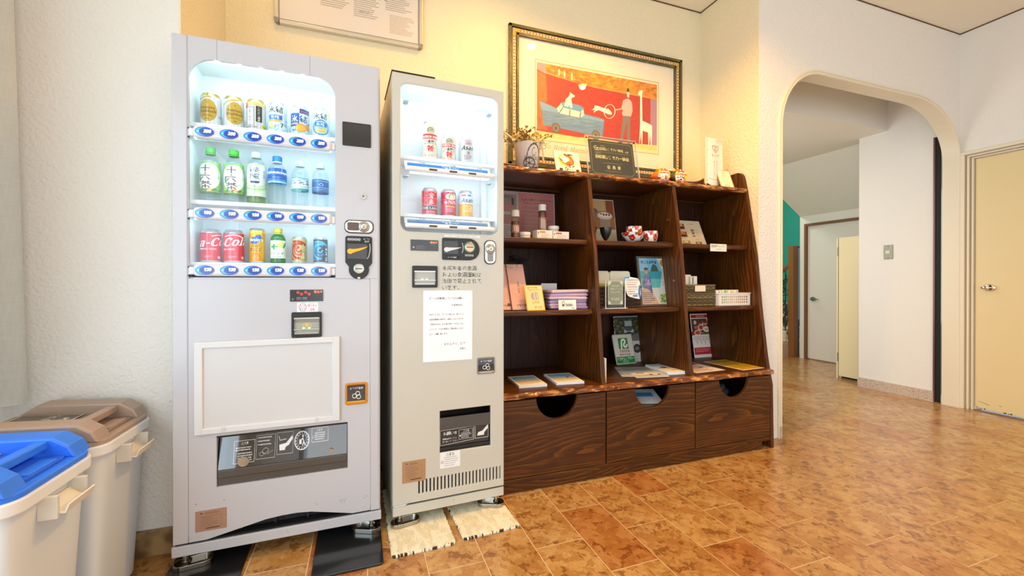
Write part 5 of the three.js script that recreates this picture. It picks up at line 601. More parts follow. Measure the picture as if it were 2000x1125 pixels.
  // drawers with half-round finger openings
  [[0.6085, 1.1745, 0.902], [1.1815, 1.7475, 1.4648], [1.7545, 2.3175, 2.0334]].forEach(([x0, x1, cx]) => {
    const s = new THREE.Shape(); s.moveTo(x0, 0.0705); s.lineTo(x1, 0.0705); s.lineTo(x1, 0.438); s.lineTo(cx + 0.111, 0.438); s.absellipse(cx, 0.438, 0.111, 0.1055, 0, Math.PI, true); s.lineTo(x0, 0.438); s.closePath();
    const d = part('drawer', W(ext(s, -1.886, -1.865, 0.003, 18), 'x'), wood, t);
    part('drawer_box', [bx(x0 + 0.01, x1 - 0.01, 0.08, 0.09, -2.36, -1.886), bx(x0 + 0.01, x0 + 0.022, 0.09, 0.36, -2.36, -1.886), bx(x1 - 0.022, x1 - 0.01, 0.09, 0.36, -2.36, -1.886), bx(x0 + 0.01, x1 - 0.01, 0.08, 0.36, -2.37, -2.36)].map((g) => W(g, 'x')), woodShaded, d);
    const kn = []; for (const [dx, dy] of [[0.03, 0.06], [0.03, 0.22], [x1 - x0 - 0.03, 0.06], [x1 - x0 - 0.03, 0.22]]) kn.push(disc(0.0045, 0.001, x0 + dx, 0.1 + dy, -1.8648, 12)); part('wood_plug', kn, std('#2e1507', 0.5), d);
  });
  part('drawer_partition', [[1.175, 1.181], [1.748, 1.754]].map(([a, b]) => W(bx(a - 0.002, b + 0.002, 0.07, 0.44, -2.4, -1.89), 'y')), woodShaded, t);
  part('front_rail', W(bx(0.606, 2.3195, 0.047, 0.0685, -1.9, -1.864, 0.003), 'x'), wood, t); part('kick_board', W(bx(0.606, 2.26, 0.004, 0.047, -1.9, -1.870, 0.003), 'x'), wood, t); part('drawer_back', bx(0.606, 2.32, 0.05, 0.445, -2.42, -2.4), woodShaded, t);
}
// ---------------------------------------------------------------- things on the shelf
function P(a, w, h, bg, draw) { return a.cell(w, h, (g) => { g.fillStyle = bg; g.fillRect(0, 0, w, h); draw(g, w, h); }); }
function leaning(name, label, cat, w, h, t, cell, x, y, z, lean, turn = 0, mat = matB, group) { const o = thing(name, label, cat, [x, y, z], turn, group); o.rotation.order = 'YXZ'; o.rotation.x = -lean; part('panel', card(w, h, t, cell).translate(0, 0, -t / 2), mat, o); return o; }
const acrylic = std('#f7fbfc', 0.02, { transmission: 1, thickness: 0, ior: 1.49 }), clearEdge = std('#e8f0f0', 0.15, { transmission: 0.4, thickness: 0 });
const TOP = 1.6, S1 = 1.231, S2 = 0.854, WT = 0.474;
// -- top board, from left to right
{
  const bucket = thing('flower_bucket', 'white enamel bucket of dried cream flowers on the shelf top', 'flower pot', [0.849, TOP, -2.13], -0.42);
  const c = P(inkB, 420, 190, '#dcd3cf', (g, w, h) => { g.strokeStyle = '#55504c'; g.lineWidth = 2; for (let i = 0; i < 60; i++) { const a = i / 60 * 6.283; ell(g, 250 + Math.cos(a) * 44, 92 + Math.sin(a) * 62, 3.4, 1.6 + (i % 3), '#4c4844'); } latin(g, 'BONNE BELLE', 250, 78, 15, '#5a5450', 'bold', 'serif'); fine(g, 222, 90, 58, 40, 13, '#6a645f', 3, 0.3); g.beginPath(); g.arc(250, 54, 12, 0, 5); g.stroke(); });
  part('bucket', [lathe([[0, 0.003], [0.0555, 0], [0.0735, 0.138], [0.0765, 0.141], [0.0745, 0.144], [0.07, 0.139], [0.053, 0.006]], 44)].map((g) => { const uv = g.attributes.uv; for (let i = 0; i < uv.count; i++) uv.setXY(i, mix(c.u0, c.u1, (uv.getX(i) + 0.5) % 1.0001), mix(c.v0, c.v1, clamp(uv.getY(i) * 2.6))); return g; }), std('#ffffff', 0.4, { map: inkB.t, side: THREE.DoubleSide }), bucket);
  part('bucket_wheel', [new THREE.TorusGeometry(0.029, 0.0022, 8, 36).translate(0.012, 0.029, 0.066), ...[0, 1, 2].map((i) => bx(-0.001, 0.001, -0.028, 0.028, -0.001, 0.001).rotateZ(i * 1.047).translate(0.012, 0.029, 0.066)), disc(0.005, 0.004, 0.012, 0.029, 0.066)], std('#3b2c24', 0.5, { metalness: 0.4 }), bucket); part('bucket_base', [bx(-0.05, 0.055, 0, 0.006, 0.02, 0.07, 0.002)], std('#3b2c24', 0.6), bucket);
  const rib = []; for (const s of [-1, 1]) rib.push(new THREE.TorusGeometry(0.013, 0.0028, 6, 20).scale(1, 0.75, 1.5).rotateZ(s * 0.5).translate(0.079 + s * 0.010, 0.122, 0.03)); rib.push(bx(-0.005, 0.005, -0.07, 0, -0.0006, 0.0006).rotateZ(0.1).translate(0.08, 0.118, 0.035)); part('ribbon', rib, std('#cdb68a', 0.7), bucket);
  const r = rng(31), cream = std('#f0e0a8', 0.8), straw = std('#d9bb6c', 0.8), twig = std('#6b5628', 0.8), seeds = std('#8c7434', 0.8), stems = [], puffs = [], sd = [], petals = [];
  for (let i = 0; i < 70; i++) { const a = r() * 6.283, e = 0.35 + r() * 0.9, l = 0.07 + r() * 0.075, x = Math.cos(a) * Math.cos(e), y = Math.sin(e), z = Math.sin(a) * Math.cos(e), b = [x * 0.03, 0.12, z * 0.03], tip = [x * (0.04 + l * 1.1), 0.125 + y * l * 0.85, z * (0.04 + l * 0.7)]; stems.push(tube([b, [(b[0] + tip[0]) / 2, (b[1] + tip[1]) / 2 + 0.008, (b[2] + tip[2]) / 2], tip], 0.0008, 5, 4)); if (i % 2) for (let k = 0; k < 7; k++) sd.push(new THREE.IcosahedronGeometry(0.0026 + r() * 0.002, 0).translate(tip[0] + (r() - 0.5) * 0.02, tip[1] + (r() - 0.5) * 0.02, tip[2] + (r() - 0.5) * 0.02)); }
  for (let i = 0; i < 54; i++) { const a = r() * 6.283, q = Math.sqrt(r()) * 0.076, c = [Math.cos(a) * q * 1.15, 0.15 + r() * 0.04 + (0.07 - q) * 0.4, Math.sin(a) * q * 0.8], s = 0.011 + r() * 0.008, l = []; for (let k = 0; k < 16; k++) l.push(new THREE.SphereGeometry(s * (0.45 + 0.3 * r()), 6, 4).scale(1, 0.3, 0.6).rotateX(r() * 3).rotateY(r() * 6).rotateZ(r() * 3).translate(c[0] + (r() - 0.5) * s * 1.7, c[1] + (r() - 0.5) * s * 1.5, c[2] + (r() - 0.5) * s * 1.7)); puffs.push(merge(l)); }
  for (let k = 0; k < 10; k++) { const a = k / 10 * 6.283; petals.push(new THREE.SphereGeometry(0.012, 10, 6).scale(1.35, 0.2, 0.8).translate(0.016, 0, 0).rotateZ(0.35).rotateY(a).rotateX(1.1).translate(0.012, 0.196, 0.05)); }
  part('dried_stems', stems, twig, bucket).userData.kind = 'stuff'; part('seed_heads', sd, seeds, bucket).userData.kind = 'stuff'; part('dried_blossoms', puffs.filter((_, i) => i % 3), cream, bucket).userData.kind = 'stuff'; part('dried_grass_heads', puffs.filter((_, i) => !(i % 3)), straw, bucket).userData.kind = 'stuff';
  const fl = part('open_flower', petals, std('#f7ecc8', 0.7), bucket, 'open cream flower with a dark centre'); part('flower_centre', new THREE.SphereGeometry(0.007, 12, 8).scale(1, 0.7, 1).translate(0.013, 0.199, 0.056), std('#2c1c10', 0.8), fl);
  part('grass_plume', [tube([[-0.05, 0.14, 0.02], [-0.085, 0.175, 0.03], [-0.125, 0.205, 0.03]], 0.0055, 12, 8), tube([[-0.02, 0.15, 0.03], [-0.055, 0.158, 0.05], [-0.08, 0.15, 0.06]], 0.007, 12, 8)], cream, bucket);
}
{
  const c = P(inkB, 260, 220, '#ece4d6', (g, w, h) => { ell(g, 118, 92, 82, 66, '#f2c83a'); ell(g, 112, 78, 52, 44, '#f7f0e2'); const pg = (c, ...p) => { g.fillStyle = c; g.beginPath(); p.forEach((q, i) => (i ? g.quadraticCurveTo(q[0], q[1], q[2], q[3]) : g.moveTo(q[0], q[1]))); g.closePath(); g.fill(); }; const bk = '#2a2220', br = '#a8622a';
    pg(br, [104, 34], [130, 24, 150, 34], [176, 40, 186, 70], [206, 96, 190, 124], [176, 142, 150, 132], [126, 128, 112, 142], [104, 138, 108, 122], [124, 104, 150, 96], [158, 76, 140, 60], [122, 58, 104, 46]); pg('#c98446', [150, 60], [176, 70, 178, 100], [180, 120, 160, 124], [166, 96, 150, 60]);
    pg(bk, [132, 34], [176, 10, 214, 48], [182, 28, 146, 42]); pg(bk, [100, 34], [106, 22, 122, 26], [116, 36, 104, 40]); g.strokeStyle = bk; g.lineWidth = 7; g.lineCap = 'round'; g.beginPath(); g.moveTo(110, 130); g.quadraticCurveTo(72, 124, 54, 82); g.quadraticCurveTo(70, 96, 84, 98); g.stroke();
    for (const [x0, y0, x1, y1, x2, y2] of [[118, 134, 106, 164, 96, 176], [132, 134, 120, 176, 106, 204], [164, 132, 152, 156, 138, 160], [184, 122, 190, 146, 172, 156]]) { g.strokeStyle = br; g.lineWidth = 13; g.beginPath(); g.moveTo(x0, y0); g.lineTo(x1, y1); g.stroke(); g.strokeStyle = '#f2efe6'; g.lineWidth = 9; g.beginPath(); g.moveTo((x0 + x1) / 2, (y0 + y1) / 2); g.lineTo(x1, y1); g.stroke(); g.strokeStyle = bk; g.lineWidth = 8; g.beginPath(); g.moveTo(x1, y1); g.lineTo(x2, y2); g.stroke(); } pg(bk, [150, 128], [160, 150, 144, 152], [138, 140, 136, 130]); ell(g, 122, 40, 3, 3, bk);
    const r = rng(6); for (let i = 0; i < 18; i++) ell(g, 60 + r() * 160, 180 + r() * 24, 6, 4, ['#c8562c', '#6d8c3c', '#d8a23a'][i % 3]); });
  const o = leaning('picture_tile', 'white tile painted with a leaping brown goat, on the shelf top', 'picture', 0.162, 0.137, 0.007, c, 1.093, TOP + 0.008, -2.108, 0.3, 0.06);
  part('tile_stand', [bx(-0.058, -0.047, -0.007, 0.012, -0.05, 0.012, 0.003), bx(0.047, 0.058, -0.007, 0.012, -0.05, 0.012, 0.003), bx(-0.062, -0.044, 0.002, 0.022, 0.003, 0.01, 0.003), bx(0.044, 0.062, 0.002, 0.022, 0.003, 0.01, 0.003)], blackPlastic, o);
}
{
  const gold = '#dcc98c', c = P(inkB, 420, 300, '#2d2a27', (g, w, h) => { g.strokeStyle = '#a79c6c'; g.lineWidth = 3; g.beginPath(); const k = 22, e = 16; g.moveTo(k + e, e); g.lineTo(w - k - e, e); g.lineTo(w - e, k + e); g.lineTo(w - e, h - k - e); g.lineTo(w - k - e, h - e); g.lineTo(k + e, h - e); g.lineTo(e, h - k - e); g.lineTo(e, k + e); g.closePath(); g.stroke(); g.lineWidth = 5; for (let i = 0; i < 3; i++) { g.beginPath(); g.ellipse(66 + i * 18, 76, 13, 11, 0, 0, 7); g.strokeStyle = i < 2 ? gold : '#7f7550'; g.stroke(); } g.strokeStyle = gold; g.beginPath(); g.arc(66, 74, 22, 3.2, 5); g.stroke(); jt(g, '一般社団法人', 102, 44, 9, { color: gold }); jt(g, '全国レンタカー協会', 100, 60, 25, { color: gold, w: 0.13, gap: 0.98 }); jt(g, '会員', 336, 72, 17, { color: gold }); g.fillStyle = '#a79c6c'; g.fillRect(48, 100, 316, 2); jt(g, '一般社団法人', 48, 108, 11, { color: gold }); jt(g, '長崎県レンタカー協会', 48, 126, 32, { color: gold, w: 0.14, gap: 1.0 }); g.fillRect(120, 190, 170, 1.5); jt(g, '会 員 章', 150, 208, 32, { color: gold, w: 0.14 }); g.fillRect(126, 258, 160, 1.5); });
  const o = leaning('membership_plaque', 'black plaque with gold lettering sandwiched in clear acrylic, on the shelf top', 'plaque', 0.3, 0.218, 0.003, c, 1.37, TOP + 0.006, -2.085, 0.19, 0, matB);
  part('acrylic_sheet', [bx(-0.17, 0.17, -0.004, 0.236, 0.003, 0.006)], acrylic, o); part('acrylic_edge', [bx(-0.171, -0.169, -0.004, 0.236, -0.004, 0.006), bx(0.169, 0.171, -0.004, 0.236, -0.004, 0.006), bx(-0.17, 0.17, 0.235, 0.237, -0.004, 0.006)], clearEdge, o);
  for (const [x, y] of [[-0.16, 0.226], [0.16, 0.226]]) part('corner_screw', disc(0.005, 0.012, x, y, 0.003, 16), std('#8a7a4a', 0.25, { metalness: 1 }), o);
}
// two plump painted clay figures
for (const [x, z, bodyC, label, k] of [[1.716, -2.12, '#e0641c', 'plump orange clay figure with painted face on the shelf top', 0], [1.838, -2.115, '#4c3c20', 'plump clay figure with a dark brown back beside the orange one', 1]]) {
  const t = thing('clay_figure', label, 'figurine', [x, TOP, z], 0.1);
  const g = new THREE.SphereGeometry(0.052, 36, 28); { const p = g.attributes.position; for (let i = 0; i < p.count; i++) { let y = p.getY(i); const q = y / 0.052; const w = q < 0 ? 1.08 + 0.1 * q : 1.08 - 0.42 * q * q; p.setXYZ(i, p.getX(i) * w, (y > 0 ? y * 0.98 : y * 0.72), p.getZ(i) * w * 0.94); } g.computeVertexNormals(); }
  part('figure_body', g.translate(0, 0.038, 0), std(bodyC, 0.45), t);
  const bib = P(inkB, 120, 84, '#f3ecdc', (q) => { const r = rng(4 + k); q.fillStyle = '#d64a24'; q.fillRect(0, 0, 120, 10); for (let i = 0; i < 46; i++) { q.fillStyle = ['#2a2622', '#e8b41c', '#c9341e', '#3c7a3a', '#f0f0e6', '#d8742c'][Math.floor(r() * 6)]; const s = 6 + r() * 9; r() > 0.5 ? q.fillRect(r() * 116, 10 + r() * 70, s, s) : ell(q, r() * 116, 10 + r() * 70, s / 2, s / 2, q.fillStyle); } });
  part('painted_front', toCell(new THREE.SphereGeometry(0.05, 20, 12, Math.PI / 2 - 1.0, 2.0, 1.3, 1.1).rotateY(-Math.PI / 1).rotateY(Math.PI / 2).rotateY(Math.PI / 2).scale(1.1, 0.98, 1.07).translate(0, 0.042, 0.003), bib), matB, t);
  part('figure_face', [new THREE.SphereGeometry(0.03, 20, 14).scale(1.0, 0.62, 0.72).translate(0, 0.071, 0.0225)], std(k ? '#e2551e' : '#e8702a', 0.45), t); part('white_beard', [tube([[-0.027, 0.056, 0.036], [-0.014, 0.063, 0.0455], [0, 0.057, 0.049], [0.014, 0.063, 0.0455], [0.027, 0.056, 0.036]], 0.0052, 20, 8)], std('#f4efe4', 0.5), t); part('red_mouth', [new THREE.SphereGeometry(0.009, 12, 8).scale(1.9, 0.55, 0.6).translate(0, 0.066, 0.044)], std('#b0181c', 0.4), t);
  for (const e of [-0.012, 0.012]) part('eye_pupil', new THREE.SphereGeometry(0.0024, 8, 6).translate(e, 0.0793, 0.0438), std('#15110e', 0.4), part('figure_eye', new THREE.SphereGeometry(0.0048, 10, 8).translate(e, 0.079, 0.04), std('#f6f2e6', 0.4), t));
  for (const s of [-1, 1]) { part('yellow_ear', new THREE.ConeGeometry(0.009, 0.022, 10).rotateZ(-s * 0.5).translate(s * 0.026, 0.094, 0.002), std('#f0c020', 0.5), t); part('yellow_arm', new THREE.SphereGeometry(0.011, 12, 8).scale(0.8, 1.3, 0.8).rotateZ(s * 0.4).translate(s * 0.036, 0.06, 0.034), std('#f0c020', 0.5), t); part('red_foot', new THREE.SphereGeometry(0.016, 14, 10).scale(1.1, 0.5, 1.2).translate(s * 0.026, 0.008, 0.036), std('#cf2a1e', 0.5), t); } part('yellow_star', [new THREE.CylinderGeometry(0.012, 0.012, 0.003, 5).rotateX(Math.PI / 2 - 0.1).translate(0.014, 0.034, 0.055)], std('#f2ca24', 0.5), t);
}
{
  const t = thing('banner_stand', 'small white upright banner with a heart on a slim pole, shelf top', 'banner', [2.074, TOP, -2.122], 0.1);
  const c = P(inkB, 130, 300, '#f1e4d6', (g, w, h) => { g.fillStyle = '#f5ddd2'; ell(g, 110, 12, 40, 26, '#f3d3c8'); g.strokeStyle = '#8a6a5c'; g.lineWidth = 4; g.beginPath(); g.moveTo(66, 88); g.bezierCurveTo(30, 62, 36, 44, 52, 44); g.quadraticCurveTo(64, 44, 66, 54); g.quadraticCurveTo(70, 44, 82, 44); g.bezierCurveTo(98, 44, 102, 62, 66, 88); g.stroke(); g.strokeStyle = '#d88a94'; g.lineWidth = 2; for (let i = 0; i < 5; i++) { g.beginPath(); g.moveTo(48 + i * 8, 48); g.lineTo(60 + i * 2, 78); g.stroke(); } g.strokeStyle = '#c9a23c'; g.beginPath(); g.moveTo(56, 74); g.lineTo(76, 74); g.lineTo(66, 54); g.closePath(); g.stroke(); jt(g, 'あいたか', 32, 98, 17, { color: '#6a5a52' }); jt(g, '五島のおみやげ', 70, 136, 13, { color: '#e08a96', vertical: true }); jt(g, '焼きたてクッキー', 46, 140, 13, { color: '#e08a96', vertical: true }); fine(g, 12, 258, 90, 5, 7, '#8a7468', 3); });
  part('banner_pole', [cyl(0.0032, 0.0032, 0.328, 0, 0, 0, 12), bx(-0.004, 0.155, 0.322, 0.326, -0.002, 0.002, 0.001)], std('#f2ece0', 0.4), t); part('pole_tie', [0.06, 0.16, 0.25, 0.31].map((y) => bx(-0.004, 0.012, y, y + 0.006, -0.004, 0.004)), std('#fbf8f0', 0.4), t);
  const g = new THREE.PlaneGeometry(0.142, 0.29, 16, 20), p = g.attributes.position; toCell(g, c); for (let i = 0; i < p.count; i++) { const u = p.getX(i) / 0.142 + 0.5, v = p.getY(i) / 0.29 + 0.5; p.setXYZ(i, p.getX(i), p.getY(i) - (1 - v) * 0.03 * Math.sin(u * Math.PI) + (1 - v) * 0.03 * u, 0.007 * Math.sin(u * 5) * (1 - v * 0.6) + 0.012 * (1 - v) * u); } g.computeVertexNormals(); part('banner_cloth', g.translate(0.08, 0.178, 0.001), new THREE.MeshPhysicalMaterial({ map: inkB.t, roughness: 0.8, side: THREE.DoubleSide }), t);
  part('banner_foot', [cyl(0.02, 0.018, 0.006, 0, 0, -0.005)], std('#e8e2d6', 0.5), t);
}
{
  const c = P(inkB, 110, 150, '#f2e6c8', (g, w, h) => { g.strokeStyle = '#b98a3c'; g.lineWidth = 5; g.strokeRect(2, 2, w - 4, h - 4); g.lineWidth = 2; g.strokeStyle = '#8a7a64'; g.strokeRect(44, 14, 22, 20); g.beginPath(); g.arc(55, 24, 6, 0, 7); g.stroke(); fine(g, 34, 44, 44, 7, 9, '#6a5a44', 1); fine(g, 24, 60, 64, 50, 9, '#e0a890', 3, 0.4); fine(g, 34, 122, 44, 12, 8, '#555', 4); });
  const o = leaning('card_frame', 'small framed card in a clear stand beside the side board', 'card', 0.106, 0.134, 0.004, c, 2.216, TOP + 0.003, -2.082, 0.38, -0.05); part('stand_back', [bx(-0.053, 0.053, 0, 0.134, -0.006, -0.004), bx(-0.053, 0.053, -0.002, 0.001, -0.006, 0.012)], acrylic, o);
}
// -- left compartment
{
  const pos = P(inkC, 300, 330, '#b98a88', (g, w, h) => { g.fillStyle = '#b9aaa4'; g.fillRect(0, 0, 130, 330); g.fillStyle = '#94827c'; g.fillRect(0, 20, 120, 110); ell(g, 70, 100, 36, 20, '#b86868'); latin(g, 'TSUBAKI', 60, 42, 20, '#6a6a6a'); g.fillStyle = '#3c4038'; g.fillRect(98, 44, 10, 44); g.fillStyle = '#c47c78'; g.fillRect(130, 0, 170, 330); jt(g, '五島の椿から生まれた', 140, 40, 14, { color: '#5a3a38' }); jt(g, 'やさしいうるおい', 150, 62, 15, { color: '#5a3a38' }); for (let i = 0; i < 9; i++) fine(g, 144, 92 + i * 26, 140, 14, 10, '#6b4644', 20 + i, 0.4); g.fillStyle = '#a8706c'; g.fillRect(0, 150, 120, 60); fine(g, 10, 220, 110, 90, 12, '#6b5854', 2, 0.4); ell(g, 108, 250, 16, 26, '#2f3028'); g.strokeStyle = '#e3d9d6'; g.lineWidth = 6; g.strokeRect(0, 0, w, h); });
  const o = leaning('shelf_poster', 'glossy pink skincare poster standing behind the bottles on the left shelf', 'poster', 0.42, 0.312, 0.003, pos, 0.917, S1, -2.362, 0.05, 0, matCgloss);
  const lotion = (x, z, h, fillH, label, cH) => { const t = thing('lotion_bottle', label, 'bottle', [x, S1, z]); const rr = 0.0225, c = P(inkC, 120, 90, '#efe9e2', (g) => { g.clearRect(0, 0, 1, 1); g.fillStyle = '#b08a78'; g.fillRect(0, 0, 120, 90); g.strokeStyle = '#f2e8e0'; g.lineWidth = 2.4; for (let i = 0; i < 3; i++) { g.beginPath(); g.moveTo(50 + i * 11, 8 + i * 5); for (let k = 0; k < 14; k++) g.lineTo(50 + i * 11 + (k % 2 ? 4 : -3), 12 + i * 4 + k * 4.6); g.stroke(); } });
    part('bottle_glass', lathe([[0, 0.003], [rr - 0.002, 0.002], [rr, 0.005], [rr, h - cH - 0.004], [rr * 0.7, h - cH], [rr * 0.7, h - cH + 0.004]], 32), std('#f2ece4', 0.04, { transmission: 1, thickness: 0, ior: 1.5 }), t); part('lotion', lathe([[0, 0.006], [rr - 0.002, 0.006], [rr - 0.002, fillH - 0.02], [rr - 0.002, fillH], [0, fillH]], 32), std('#8a5c48', 0.25), t, 'reddish brown contents'); part('frosted_label', toCell(lathe([[rr + 0.0004, fillH * 0.35], [rr + 0.0004, fillH * 0.8]], 24).rotateY(Math.PI), c), std('#ffffff', 0.5, { map: inkC.t }), t);
    part('bottle_cap', [lathe([[rr + 0.001, h - cH], [rr + 0.001, h - 0.002], [rr - 0.001, h], [0, h]], 32)], std('#f0ece6', 0.35), t); return t; };
  lotion(0.781, -2.14, 0.156, 0.095, 'low lotion bottle with a wide white cap at the left of the upper shelf', 0.036); lotion(0.967, -2.2, 0.208, 0.168, 'tall slim lotion bottle with a white cap behind the white boxes', 0.036);
  const jar = (x, z, y, label) => { const t = thing('cream_jar', label, 'jar', [x, y, z]); part('jar_body', lathe([[0, 0.001], [0.0275, 0], [0.03, 0.004], [0.03, 0.02], [0.027, 0.022], [0, 0.022]], 36), std('#e6dfd4', 0.3), t); part('jar_lid', lathe([[0.031, 0.022], [0.031, 0.037], [0.029, 0.039], [0, 0.039]], 36), std('#f4f0e8', 0.3), t); };
  jar(0.838, -2.14, S1, 'round white cream jar standing between the two lotion bottles');
  const box = (x, z, w, h, label, band, turn) => { const c = P(inkC, 200, 110, '#f2ede2', (g) => { g.fillStyle = band; g.fillRect(36, 12, 74, 22); fine(g, 44, 18, 56, 7, 10, '#7a5a3a', 3); g.fillStyle = '#3a3a34'; g.fillRect(14, 20, 8, 26); fine(g, 52, 44, 120, 50, 12, '#8a847a', 6, 0.4); g.strokeStyle = '#b8b0a2'; g.strokeRect(6, 4, 188, 102); }); const t = thing('product_box', label, 'box', [x, S1, z], turn); const g = card(w, h, 0.062, c).translate(0, 0, -0.031); part('carton', g, matC, t); part('box_lid', bx(-w / 2, w / 2, h, h + 0.0008, -0.062, 0), std('#f2ede2', 0.6), t); };
  box(0.939, -2.1, 0.092, 0.05, 'small white carton with a gold band on the left upper shelf', '#d9a53a', 0.02); box(1.041, -2.108, 0.096, 0.047, 'small white carton with an orange band on the left upper shelf', '#dc6a3c', -0.04);
  { const t = thing('cream_jar', 'white cream jar raised on a small block behind the orange-banded carton', 'jar', [1.036, S1, -2.195]); part('jar_body', lathe([[0, 0.001], [0.0275, 0], [0.03, 0.004], [0.03, 0.066], [0.027, 0.068], [0, 0.068]], 36), std('#e0d4c2', 0.3), t); part('jar_lid', lathe([[0.0315, 0.068], [0.0315, 0.086], [0.0295, 0.088], [0, 0.088]], 36), std('#f4f0e8', 0.3), t); }
}
{
  const pink = P(inkC, 150, 340, '#e3b3a6', (g, w, h) => { g.fillStyle = '#8a6a66'; const r = rng(5); for (let i = 0; i < 60; i++) g.fillRect(r() * 150, r() * 30, 1.5, 16 * r()); jt(g, '五島つばき', 72, 130, 17, { color: '#4c3a38', vertical: true }); jt(g, 'かをらせ恋', 44, 300, 17, { color: '#3c2a2a', w: 0.12 }); ell(g, 132, 304, 14, 12, '#5a4a48'); });
  const bk = (x, z, lean, turn, label) => { const t = thing('gift_box', label, 'box', [x, S2 + 0.004, z], turn, undefined); t.rotation.order = 'YXZ'; t.rotation.x = -lean; part('box_front', card(0.096, 0.256, 0.026, pink).translate(0, 0, -0.013), matC, t); part('box_spine', bx(-0.0488, -0.048, 0, 0.256, -0.026, 0), std('#8e4a4c', 0.5), t); };
  bk(0.772, -2.02, 0.40, 0.02, 'tall flat pink gift box leaning in front of the other pink one'); bk(0.676, -2.03, 0.40, 0.02, 'tall flat pink gift box half hidden by the beige machine');
  const t = thing('wire_tangle', 'black wiry tangle lying on top of the leaning pink boxes', 'ornament', [0.80, 1.095, -2.15]); const r = rng(12), w = []; for (let i = 0; i < 34; i++) { const a = r() * 6.283, l = 0.03 + r() * 0.055; w.push(tube([[0, 0.0, 0], [Math.cos(a) * l * 0.7, 0.012 + r() * 0.04, Math.sin(a) * l * 0.4], [Math.cos(a) * l * 1.1, 0.03 * (r() - 0.3), Math.sin(a) * l * 0.6]], 0.0014 + r() * 0.0014, 8, 5)); } w.push(tube([[0, 0.02, 0], [0.05, 0.03, 0], [0.1, 0.012, 0.01]], 0.0018, 10, 5)); for (let i = 0; i < 8; i++) w.push(new THREE.TorusGeometry(0.022 + r() * 0.012, 0.0016, 5, 24).rotateX(r() * 3).rotateY(r() * 3).translate((r() - 0.5) * 0.05, 0.03, (r() - 0.5) * 0.03)); part('black_wires', w, std('#0f1114', 0.6), t).userData.kind = 'stuff';
  const yc = P(inkC, 150, 190, '#e6bb52', (g, w, h) => { g.fillStyle = '#f3dc9a'; g.fillRect(8, 8, w - 16, h - 16); jt(g, '五島つばき物語', 22, 14, 12, { color: '#5a452c' }); jt(g, '五島うどんセット', 34, 30, 12, { color: '#5a452c' }); ell(g, 66, 84, 20, 28, '#b9a0c4'); ell(g, 84, 80, 14, 34, '#d8c8a4'); g.strokeStyle = '#6a5a8a'; g.lineWidth = 3; g.strokeRect(88, 58, 16, 48); fine(g, 52, 122, 60, 22, 11, '#6a543a', 4, 0.4); jt(g, '¥700', 62, 154, 24, { color: '#a5602c', w: 0.09, bold: false }); });
  leaning('price_card', 'yellow price card reading 700 yen on the left lower shelf', 'price card', 0.103, 0.136, 0.0015, yc, 0.841, S2, -1.985, 0.32, 0.06, matC);
  // pile of lilac packs
  const lm = ['#cba8cc', '#d8b8cf', '#c3a3c9', '#dcc0c6'].map((q) => std(q, 0.35, { clearcoat: 0.5, clearcoatRoughness: 0.2 }));
  const positions = ['lowest', 'second from the bottom', 'third from the bottom', 'fourth from the bottom', 'fifth from the bottom', 'topmost'];
  for (let i = 0; i < 6; i++) { const rr = rng(50 + i), g = new RoundedBoxGeometry(0.224, 0.017, 0.13, 5, 0.0083), p = g.attributes.position; for (let k = 0; k < p.count; k++) { const x = p.getX(k), z = p.getZ(k); p.setY(k, p.getY(k) * (0.75 + 0.5 * Math.cos(x * 9)) + 0.002 * Math.sin(x * 40 + i * 2) + 0.002 * Math.sin(z * 50 + i)); } g.computeVertexNormals(); const o = thing('lilac_pack', 'lilac wrapped pack in the pile on the left lower shelf, ' + positions[i], 'pack', [1.055 + (rr() - 0.5) * 0.016, S2 + i * 0.0168, -2.09 + (rr() - 0.5) * 0.012], (rr() - 0.5) * 0.12, 'pile of lilac packs'); part('wrapping', g.translate(0, 0.009, 0), lm[i % 4], o); part('sealed_end', [bx(0.108, 0.118, 0.006, 0.0075, -0.058, 0.058), bx(-0.118, -0.108, 0.006, 0.0075, -0.058, 0.058)], lm[(i + 1) % 4], o); }
  const pc = P(inkC, 150, 90, '#f4efe4', (g, w, h) => { jt(g, '各種', 26, 12, 13, { color: '#333' }); jt(g, '¥500-', 24, 30, 34, { color: '#151515', w: 0.13 }); jt(g, '税込', 112, 70, 10, { color: '#444' }); g.strokeStyle = '#d8d0c0'; g.strokeRect(1, 1, w - 2, h - 2); }); leaning('price_card', 'white price card reading 500 yen before the lilac packs', 'price card', 0.102, 0.052, 0.0012, pc, 1.021, S2, -1.99, 0.1, -0.03, matC);
  const wc = P(inkC, 120, 60, '#d6d4d4', (g) => fine(g, 20, 20, 80, 24, 9, '#8a8a90', 3, 0.4)); leaning('note_card', 'grey white card standing behind the lilac packs', 'card', 0.096, 0.138, 0.001, wc, 0.998, S2, -2.165, 0.06, 0, matC);
}
const magazine = (name, label, w, d, h, cell, x, z, turn, sheets, group) => { const t = thing(name, label, 'brochure', [x, WT, z], turn, group); part('pages', [bx(-w / 2 + 0.001, w / 2 - 0.001, 0, h, -d / 2 + 0.001, d / 2 - 0.001)], std('#efece6', 0.6), t); if (sheets) part('page_edges', Array.from({ length: sheets }, (_, i) => bx(-w / 2 + 0.0002 * (i % 3), w / 2 - 0.0003 * (i % 2), (i + 0.15) * h / sheets, (i + 0.85) * h / sheets, -d / 2, d / 2)), std('#f4f2ee', 0.6), t); part('cover', flat(w, d, 0.0008, cell).translate(0, h, 0), matC, t); return t; };
